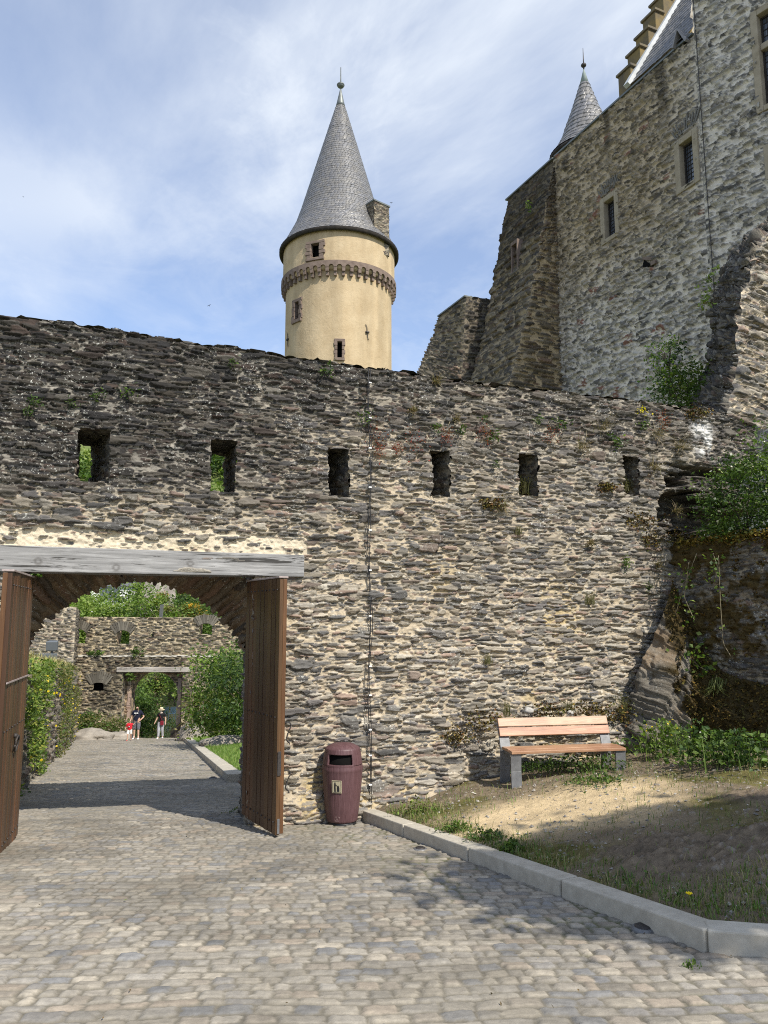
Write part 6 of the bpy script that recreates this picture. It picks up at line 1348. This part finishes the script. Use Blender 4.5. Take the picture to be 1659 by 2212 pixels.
clump(1500, 1618, 0, .45, .45, 260, G_MID+G_DARK, 'upright bramble shoots against the rock face', 6, .065, 'bramble', 'bramble', 'brambles at the foot of the rock')
clump(1385, 1612, 0, .50, .60, 520, G_OLIVE+G_OLIVE+G_MID, 'tall withered green weed behind the right end of the bench', 5, .04, 'herb')
for i, (u, v, w, h, lab) in enumerate([(1165, 1668, .5, .16, 'low green weeds under the left half of the bench'), (1235, 1664, .6, .18, 'low green weeds under the middle of the bench'), (1300, 1668, .5, .24, 'taller green weeds under the right half of the bench'), (1290, 1692, .5, .09, 'flat weeds in front of the right bench legs')]):
    clump(u, v, 0, w, h, 300, G_MID+G_DARK+G_MID, lab, 20+i, .045, 'weeds', 'weeds', 'weeds beneath the bench')
clump(650, 1718, 0, .17, .22, 110, G_MID+G_DARK, 'dark green tufted weed on the wall foot between the gate leaf and the bin', 8, .04, 'weed', road=True, off=.12)
clump(659, 1776, 0, .11, .08, 30, G_LIGHT, 'tiny bright weed on the cobbles left of the bin', 9, .045, 'weed', road=True)
clump(1493, 2092, 0, .09, .06, 24, G_MID, 'tiny weed between the cobbles near the kerb corner', 10, .025, 'weed', road=True)
clump(507, 1758, 0, .22, .07, 60, G_MID+G_OLIVE, 'low weed at the foot of the right gate jamb', 11, .03, 'weed', road=True)
# ledge plants behind the bench
for i, (u, v, kd_, s, lab) in enumerate([(1050, 1553, 'moss', .34, 'mossy cushion on the ledge above the left bench end'), (1095, 1532, 'scrub', .22, 'grassy tuft on the ledge left of the white stone'), (1185, 1535, 'moss', .36, 'mossy cushion on the ledge behind the middle of the bench'), (1230, 1528, 'scrub', .24, 'olive tuft on the ledge behind the bench, right of the white stone'), (1275, 1533, 'moss', .3, 'mossy cushion on the ledge behind the right part of the bench'), (1330, 1545, 'moss', .36, 'brown moss on the ledge at the right bench end'), (1350, 1522, 'scrub', .34, 'tall grassy scrub on the ledge right of the bench')]): onwall(kd_, u, v, s, lab, 820+i, -.22, 0)
for u, v, s, lab in ((1142, 1535, .06, 'white lichen covered stone on the ledge behind the bench'), (1232, 1540, .045, 'smaller pale stone on the ledge behind the bench')):
    q, z = wsz(u, v, -.24); c = W(q, -.24, z); th, ph = np.meshgrid(np.linspace(0, 2*np.pi, 17), np.linspace(0.02, np.pi-.02, 10)); d = np.stack([np.cos(th)*np.sin(ph), np.sin(th)*np.sin(ph), np.cos(ph)], -1)
    r = s*(1+.6*(fbm(d[..., 0]*2+u, d[..., 1]*2+d[..., 2]*3, 9)-.5)); r[:, -1] = r[:, 0]; P = c+d*r[..., None]*np.array([1.2, .8, .85]); i_ = np.arange(170).reshape(10, 17)
    Fc = np.stack([i_[:-1, :-1], i_[:-1, 1:], i_[1:, 1:], i_[1:, :-1]], -1).reshape(-1, 4); tag(big('pale_stone', P.reshape(-1, 3), Fc, M['attr'], None, np.tile((.42, .40, .36, 0), (170, 1))*(.6+.8*fbm(P[..., 0]*30, P[..., 2]*30, 3).reshape(-1, 1))), lab, 'stone', 'pale stones on the ledge')
# hanging vines on the rock
def vine(pts, lab, seed, n, ls=.07, dens=.09):
    P = [hit(u, v, RW(0, 0, .42), RN) for u, v in pts]; P = resamp(P, 24); rng = np.random.default_rng(seed); t = thing('bramble_vine', P[0], lab, 'bramble', 'bramble vines hanging on the rock')
    MB().tube(list(P), .006, 5, (.20, .17, .11, 0)).build('stem', M['bark'], t, True)
    a = P[rng.integers(0, 24, n)]+rng.normal(size=(n, 3))*dens; V, Fc, C = leaves(a, ls*(.6+.8*rng.random(n)), rng, cols(rng, G_MID+G_LIGHT, n, .3), .3, .2, .75); big('foliage', V, Fc, M['leaf'], t, C, False)
vine([(1488, 1215), (1478, 1290), (1500, 1340)], 'leafy bramble spray hanging at the left of the mossy wall', 1, 60)
vine([(1505, 1195), (1470, 1290), (1452, 1350), (1490, 1440)], 'long bare arching stem with few leaves over the rock', 2, 10)
vine([(1480, 1410), (1510, 1440), (1530, 1450)], 'broad leaved spray in the middle of the rock face', 3, 90, .085, .14)
vine([(1490, 1480), (1488, 1540), (1500, 1590)], 'trailing leaves running down the rock below the broad leaved spray', 4, 70, .06, .07)
vine([(1540, 1195), (1550, 1225), (1545, 1250)], 'short leafy spray below the mossy wall top', 5, 40, .06, .08)
vine([(1552, 1200), (1556, 1300), (1562, 1390), (1580, 1420)], 'thin nearly bare stem trailing down the mossy wall', 6, 14, .06, .05)
p = hit(1548, 1470, RW(0, 0, .4), RN); 
rng = np.random.default_rng(4); n = 120; V, Fc, C = blades(p+rng.normal(size=(n, 3))*np.array([.05, .05, .03]), .28*(.5+.7*rng.random(n)), rng, cols(rng, [(.10, .13, .035), (.16, .17, .06)], n), .8, .004, np.array([-.35, -.2, -.75])); tag(big('grass_tuft', V, Fc, M['grass'], None, C, False), 'drooping grass tuft on the dark mossy rock', 'grass tuft')
# moss cushions on rock and wall top (geometry giving the shaggy outline)
rng = np.random.default_rng(14); k = 5200; t = rng.random(k)*(RL+1.2); P = np.array([RW(a, rtop+.02+.03*a/RL, d) for a, d in zip(t, rng.normal(size=k)*.06)])+rng.normal(size=(k, 3))*np.array([.03, .03, .045])
V, Fc, C = leaves(P, .05*(.5+rng.random(k)), rng, cols(rng, [(.17, .12, .025), (.24, .17, .035), (.12, .08, .02), (.15, .14, .03)], k, .4), .6, .4, .8)
tag(big('moss', V, Fc, M['moss'], None, C, False), 'ochre moss fringe along the top of the retaining wall', 'moss', None, 'stuff')
# shaggy moss on the outcrop and the retaining wall
k = 60000; a = rng.random(k)*3.6; z = rng.random(k)*(rtop+.6)-.6; nn_ = fbm(a*2.0+.2, z*2.0+1.6, 301, 4)+.22*sst(rtop-.55, rtop-.05, z)+.35*(fbm(a*9, z*11, 309, 3)-.5); ok = nn_ > .60; a, z = a[ok][:9000], z[ok][:9000]
P = np.array([RW(q, w, .03) for q, w in zip(a, z)]); n = len(P); V, Fc, C = leaves(P+rng.normal(size=(n, 3))*.02, .045*(.5+rng.random(n)), rng, cols(rng, [(.13, .08, .02), (.17, .105, .025), (.09, .055, .015), (.12, .10, .03)], n, .5), .5, .4, .8)
tag(big('wall_moss', V, Fc, M['moss'], None, C, False), 'brown moss tufts hanging over the face of the retaining wall', 'moss', None, 'stuff')
okm = np.where((OUT_K[:, 3] < .16) & (OUT_V[:, 2] > -.9))[0]; pick = np.random.default_rng(2).choice(okm, min(9000, len(okm)), replace=False); P = OUT_V[pick]; n = len(P); rng = np.random.default_rng(3)
V, Fc, C = leaves(P+rng.normal(size=(n, 3))*.018+np.array([-.01, -.02, .0]), .04*(.5+rng.random(n)), rng, cols(rng, [(.10, .065, .018), (.13, .085, .022), (.07, .046, .014), (.10, .085, .025)], n, .5), .5, .4, .8)
tag(big('rock_moss', V, Fc, M['moss'], None, C, False), 'shaggy brown moss on the slate rock outcrop', 'moss', None, 'stuff')
# bushes
def near_bush(p, h, rad, pal, lab, seed, n, ls, name='bush', flower=0):
    t = tree(name, p, h, rad, pal, lab, seed, n, ls, None, 'bush', .03, 70, part='foliage')
    if flower:
        rng = np.random.default_rng(seed+5); c = np.asarray(p)+UP*(h-rad[2]); d = rng.normal(size=(flower, 3)); d /= np.linalg.norm(d, axis=1, keepdims=True)
        V, Fc, C = leaves(c+d*np.array(rad)*1.02, np.full(flower, .05), rng, np.tile((.78, .78, .66), (flower, 1)), .3, .2, .95); big('blossom', V, Fc, M['leaf'], t, C, False)
    return t
def rtopat(u, d): q = hit(u, 1170, RW(0, 0, d), RN); k = np.dot(q-RA, RD); return RW(k, rtop, d)
near_bush(rtopat(1612, -.45)-UP*.1, 1.55, (.62, .55, .78), G_MID+G_DARK+G_MID, 'hawthorn bush with tiny white flowers on the mossy retaining wall', 301, 4600, .06, 'hawthorn_bush', 90)
near_bush(rtopat(1562, -.30)-UP*.05, .40, (.36, .3, .20), G_MID+G_LIGHT, 'low leafy spray spreading left over the retaining wall top', 302, 900, .055, 'hawthorn_bush', 22)
near_bush(rtopat(1740, -.6)-UP*.1, 2.0, (.75, .7, 1.0), G_MID+G_DARK, 'taller bush at the right edge above the retaining wall', 303, 2600, .07, 'hawthorn_bush', 30)
s_, z_ = wsz(1478, 885, 1.9); p = W(s_, 1.9, z_-.5); near_bush(p, 1.60, (.62, .5, .75), G_MID+[(.10, .16, .02), (.16, .2, .03)], 'green bush growing behind the wall top beside the ruined pier', 304, 3800, .07)
p2 = at(1445, 775, p[1]); near_bush(p2-UP*.5, .95, (.42, .3, .36), G_DARK+G_MID, 'sparse twiggy shoots left of the bush behind the wall top', 305, 420, .07)
q = hit(1541, 630, PA(0, 0, .05), nA); tree('wall_plant', q-UP*.8, 1.5, (.35, .3, .8), G_LIGHT+G_OLIVE, 'thin green plant clinging to the castle wall beside the ruined pier', 306, 240, .12, None, 'plant', .02, 16, part='foliage')
q = hit(1146, 450, ridge[0]+nA*.4, nA); tree('wall_plant', q-UP*.4, .8, (.22, .2, .35), G_LIGHT, 'small plant high on the dark castle buttress', 307, 90, .10, None, 'plant', .02, 8, part='foliage')
# ------------------------------------------------------------------ grass on the soil bank
rng = np.random.default_rng(21); k = 90000
X = rng.uniform(-.4, 4.6, k); Y = rng.uniform(4.6, 11.2, k); t = kerb_t(X, Y)
d = .07*sst(.05, .2, t)+.85*sst(.75, .25, t)*sst(.40, .58, fbm(X*1.1, Y*1.1, 31))*(t > .2)
for u, v, r, a in ((900, 1760, .36, 1.0), (1010, 1800, .26, .9), (1060, 1818, .22, 1.0), (975, 1785, .2, .7), (1650, 1960, .7, .8), (1560, 1985, .5, .7), (1400, 1930, .5, .4), (1640, 1880, .7, .45), (1260, 1870, .3, .35)):
    c = on_soil(u, v); d = np.maximum(d, a*np.exp(-((X-c[0])**2+(Y-c[1])**2)/(r*r)))
sc_ = on_soil(1200, 1752); d *= 1-.96*np.exp(-(((X-sc_[0])/1.25)**2+((Y-sc_[1])/.75)**2)**2)
ok = (rng.random(k) < d*1.0) & (t > .2); X, Y = X[ok], Y[ok]; n = len(X); hgt = (.022+.075*rng.random(n)**2)
pg_ = cols(rng, [(.10, .17, .03), (.14, .21, .04), (.18, .20, .06), (.26, .22, .10), (.08, .13, .028), (.30, .25, .13)], n, .3)
V, Fc, C = blades(np.stack([X, Y, soil_z(X, Y)], 1), hgt, rng, pg_, .6, .0035); tag(big('grass', V, Fc, M['grass'], None, C, False), 'short patchy grass on the trodden earth inside the kerb', 'grass', None, 'stuff')
for i, (u, v, w, h, lab, pal) in enumerate([(905, 1758, .34, .16, 'pale green grass clump at the wall end of the kerb', G_LIGHT+G_OLIVE), (1052, 1815, .26, .10, 'dark green weed clump behind the kerb, left one', G_MID+G_DARK), (990, 1795, .26, .08, 'small green weed clump between the pale clump and the dark one', G_MID), (1105, 1840, .12, .11, 'little upright leafy weed behind the kerb', G_MID)]):
    clump(u, v, 0, w, h, 240, pal, lab, 40+i, .04, 'weeds', 'weeds', 'weed clumps behind the kerb')
# green edging along the kerb, loose stones and bits of litter
rng = np.random.default_rng(61); k = 9000; X = rng.uniform(-.2, 4.4, k); Y = rng.uniform(4.8, 10.6, k); t = kerb_t(X, Y); pr_ = sst(.2, .26, t)*sst(.62, .3, t)*(.15+.85*sst(9.0, 6.8, Y))*sst(.36, .55, fbm(X*1.7, Y*1.7, 62)); ok = rng.random(k) < pr_; X, Y = X[ok], Y[ok]; n = len(X)
r1 = blades(np.stack([X, Y, soil_z(X, Y)], 1), .05+.08*rng.random(n), rng, cols(rng, [(.09, .15, .03), (.12, .19, .035), (.07, .12, .025)], n), .6, .004); r2_ = leaves(np.stack([X, Y, soil_z(X, Y)+.02+.04*rng.random(n)], 1), .035*(.5+rng.random(n)), rng, cols(rng, G_MID, n), .6)
V, Fc, C = joinp([r1, r2_]); tag(big('verge_grass', V, Fc, M['grass'], None, C, False), 'greener grass and clover in a strip just behind the kerb', 'grass', None, 'stuff')
def pebbles(X, Y, Z, S, col, seed):
    rng = np.random.default_rng(seed); n = len(X); d = np.array([[1, 0, 0], [0, 1, 0], [-1, 0, 0], [0, -1, 0], [0, 0, .7], [0, 0, -.4]]); V = np.stack([X, Y, Z], 1)[:, None]+d[None]*S[:, None, None]*(.6+.8*rng.random((n, 6, 1))); i = np.arange(n)[:, None]*6
    Fc = np.concatenate([i+np.array([[a, b, 4, 4]]) for a, b in ((0, 1), (1, 2), (2, 3), (3, 0))], 0); Fc = Fc[:, :3]
    return V.reshape(-1, 3), Fc, np.repeat(np.hstack([col, np.zeros((n, 1))]), 6, 0)
k = 2600; X = rng.uniform(-.2, 5.2, k); Y = rng.uniform(5.4, 11.4, k); ok = kerb_t(X, Y) > .25; X, Y = X[ok], Y[ok]; n = len(X)
V, Fc, C = pebbles(X, Y, soil_z(X, Y)+.004, .006+.018*rng.random(n)**3, cols(rng, [(.30, .27, .23), (.20, .18, .16), (.40, .37, .32), (.15, .14, .13)], n), 63)
tag(big('gravel', V, Fc, M['attr'], None, C, False), 'loose slate chips scattered on the trodden earth', 'gravel', None, 'stuff')
k = 420; X = rng.uniform(-3.5, 3.0, k); Y = rng.uniform(3.6, 11, k); t = -kerb_t(X, Y); ok = (t > .02) & (rng.random(k) < .25+.75*np.exp(-(t/.5)**2)); X, Y = X[ok], Y[ok]; n = len(X)
V, Fc, C = leaves(np.stack([X, Y, road_z(X, Y)+.022], 1), .022*(.5+rng.random(n)), rng, cols(rng, [(.20, .14, .07), (.30, .24, .12), (.12, .09, .05), (.14, .17, .05)], n), 1.0, .3, .4)
tag(big('leaf_litter', V, Fc, M['dry'], None, C, False), 'small dry leaves and twigs scattered on the cobbles', 'litter', None, 'stuff')
# dandelion
p = on_soil(1494, 1975); t = thing('dandelion', p, 'single yellow dandelion in the grass behind the kerb corner', 'flower'); top = p+np.array([-.01, 0, .13])
MB().tube([p, p*.5+top*.5+np.array([.008, 0, 0]), top], .003, 6, (.14, .18, .05, 0)).build('stem', M['attr'], t, True)
fl = MB()
for i in range(22):
    a = i*2.4; r = .006+.016*(i % 3)/2; fl.tube([top, top+np.array([math.cos(a)*r, math.sin(a)*r, .012])], [.003, .004], 5, (.82, .62, .01, 0))
fl.build('blossom', M['attr'], t)
# straw stem lying by the kerb
# ------------------------------------------------------------------ trees standing outside the picture on the right, whose shade falls across the bank
def shade_tree(target, hc, rad, lab, seed, n, ls):
    k = hc/math.tan(SUN_EL); c = np.array([target[0]+k*math.sin(SUN_AZ), target[1]-k*math.cos(SUN_AZ)]); z0 = float(road_z(c[0], c[1]))+.4
    tz_ = float(soil_z(np.array([target[0]]), np.array([target[1]]))[0])
    tree('shade_tree', (c[0], c[1], z0), tz_+hc-z0+rad[2], rad, G_MID+G_DARK, lab, seed, n, ls, 'trees beside the bank', 'tree', .2, 60)
shade_tree(on_soil(1570, 1850), 8.6, (1.75, 1.1, 1.15), 'leafy tree beside the bank whose shade falls on the bedrock', 401, 5200, .26)
shade_tree(on_soil(1760, 1830), 9.0, (1.2, 1.1, 1.2), 'leafy tree farther along the bank by the retaining wall', 402, 3800, .28)
# ------------------------------------------------------------------ sky, sun, camera
wd = bpy.data.worlds.new('World'); SC.world = wd; wd.use_nodes = True; nt = wd.node_tree; nt.nodes.clear()
sky = N(nt, 'ShaderNodeTexSky', sky_type='NISHITA', sun_disc=False, sun_elevation=SUN_EL, sun_rotation=math.pi-SUN_AZ, air_density=1.0, dust_density=.6, ozone_density=2.2)
tc_ = N(nt, 'ShaderNodeTexCoord'); sx = N(nt, 'ShaderNodeSeparateXYZ'); nt.links.new(tc_.outputs['Generated'], sx.inputs[0])
za = N(nt, 'ShaderNodeMath', operation='ADD', i_1=.10); nt.links.new(sx.outputs[2], za.inputs[0])
zm_ = N(nt, 'ShaderNodeMath', operation='MAXIMUM', i_1=.06); nt.links.new(za.outputs[0], zm_.inputs[0])
cx_ = N(nt, 'ShaderNodeCombineXYZ')
for i in (0, 1):
    d_ = N(nt, 'ShaderNodeMath', operation='DIVIDE'); nt.links.new(sx.outputs[i], d_.inputs[0]); nt.links.new(zm_.outputs[0], d_.inputs[1]); nt.links.new(d_.outputs[0], cx_.inputs[i])
def cl(sc, rot, loc, scale, det, rough, dist):
    m1 = N(nt, 'ShaderNodeMapping'); m1.inputs['Rotation'].default_value = (0, 0, R(rot)); m1.inputs['Location'].default_value = loc
    m2 = N(nt, 'ShaderNodeMapping'); m2.inputs['Scale'].default_value = sc
    nt.links.new(cx_.outputs[0], m1.inputs[0]); nt.links.new(m1.outputs[0], m2.inputs[0]); return noise(nt, scale, det, rough, m2.outputs[0], dist)
c1 = cl((1.0, .42, 1), -28, (1.3, .4, 0), .85, 8, .60, .45); c2 = cl((1, .8, 1), 10, (4.1, 2.2, 0), 2.6, 8, .62, .5); c3 = cl((1, 1, 1), 0, (7.3, 1.2, 0), .7, 3, .5, .0)
s1 = ramp(nt, c1, .43, .60); s2 = ramp(nt, c2, .50, .74); s3 = ramp(nt, c3, .35, .62, .25, 1.0)
ma = N(nt, 'ShaderNodeMath', operation='MULTIPLY_ADD', i_1=.55); nt.links.new(s2, ma.inputs[0]); nt.links.new(s1, ma.inputs[2])
mm = N(nt, 'ShaderNodeMath', operation='MULTIPLY', use_clamp=True); nt.links.new(ma.outputs[0], mm.inputs[0]); nt.links.new(s3, mm.inputs[1])
hz = ramp(nt, sx.outputs[2], .06, .30, .55, 0.0)
mx = N(nt, 'ShaderNodeMath', operation='MAXIMUM'); nt.links.new(mm.outputs[0], mx.inputs[0]); nt.links.new(hz, mx.inputs[1])
fac = N(nt, 'ShaderNodeMath', operation='MULTIPLY_ADD', i_1=.76, i_2=.22); nt.links.new(mx.outputs[0], fac.inputs[0])
skc = mixc(nt, 1.0, sky.outputs[0], (.92, 1.0, 1.12), 'MULTIPLY')
cc_ = mixc(nt, fac.outputs[0], skc, (4.9, 5.25, 5.7))
bg = N(nt, 'ShaderNodeBackground', i_Strength=.15); nt.links.new(cc_, bg.inputs[0])
ow = N(nt, 'ShaderNodeOutputWorld'); nt.links.new(bg.outputs[0], ow.inputs[0])
sl = bpy.data.lights.new('sun', 'SUN'); sl.energy = 4.6; sl.angle = R(.5); sl.color = (1.0, .945, .85)
so = bpy.data.objects.new('sun', sl); COL.objects.link(so); so.rotation_euler = Vector(tuple(SUN)).to_track_quat('Z', 'Y').to_euler(); so.location = tuple(SUN*60)
cm = bpy.data.cameras.new('camera'); co = bpy.data.objects.new('camera', cm); COL.objects.link(co); co.location = tuple(CAM)
co.rotation_euler = (math.pi/2+PITCH, 0, 0); cm.sensor_fit = 'VERTICAL'; cm.sensor_height = 36; cm.lens = F/2212*36; cm.clip_start = .05; cm.clip_end = 8000
SC.camera = co
vs = SC.view_settings; vs.view_transform = 'Standard'; vs.look = 'None'; vs.exposure = .34; vs.gamma = 1; vs.use_curve_mapping = False
SC.cycles.use_denoising = False; SC.cycles.filter_width = 1.05; SC.cycles.max_bounces = 6; SC.cycles.diffuse_bounces = 3; SC.cycles.glossy_bounces = 2; SC.cycles.transmission_bounces = 3; SC.cycles.caustics_reflective = False; SC.cycles.caustics_refractive = False
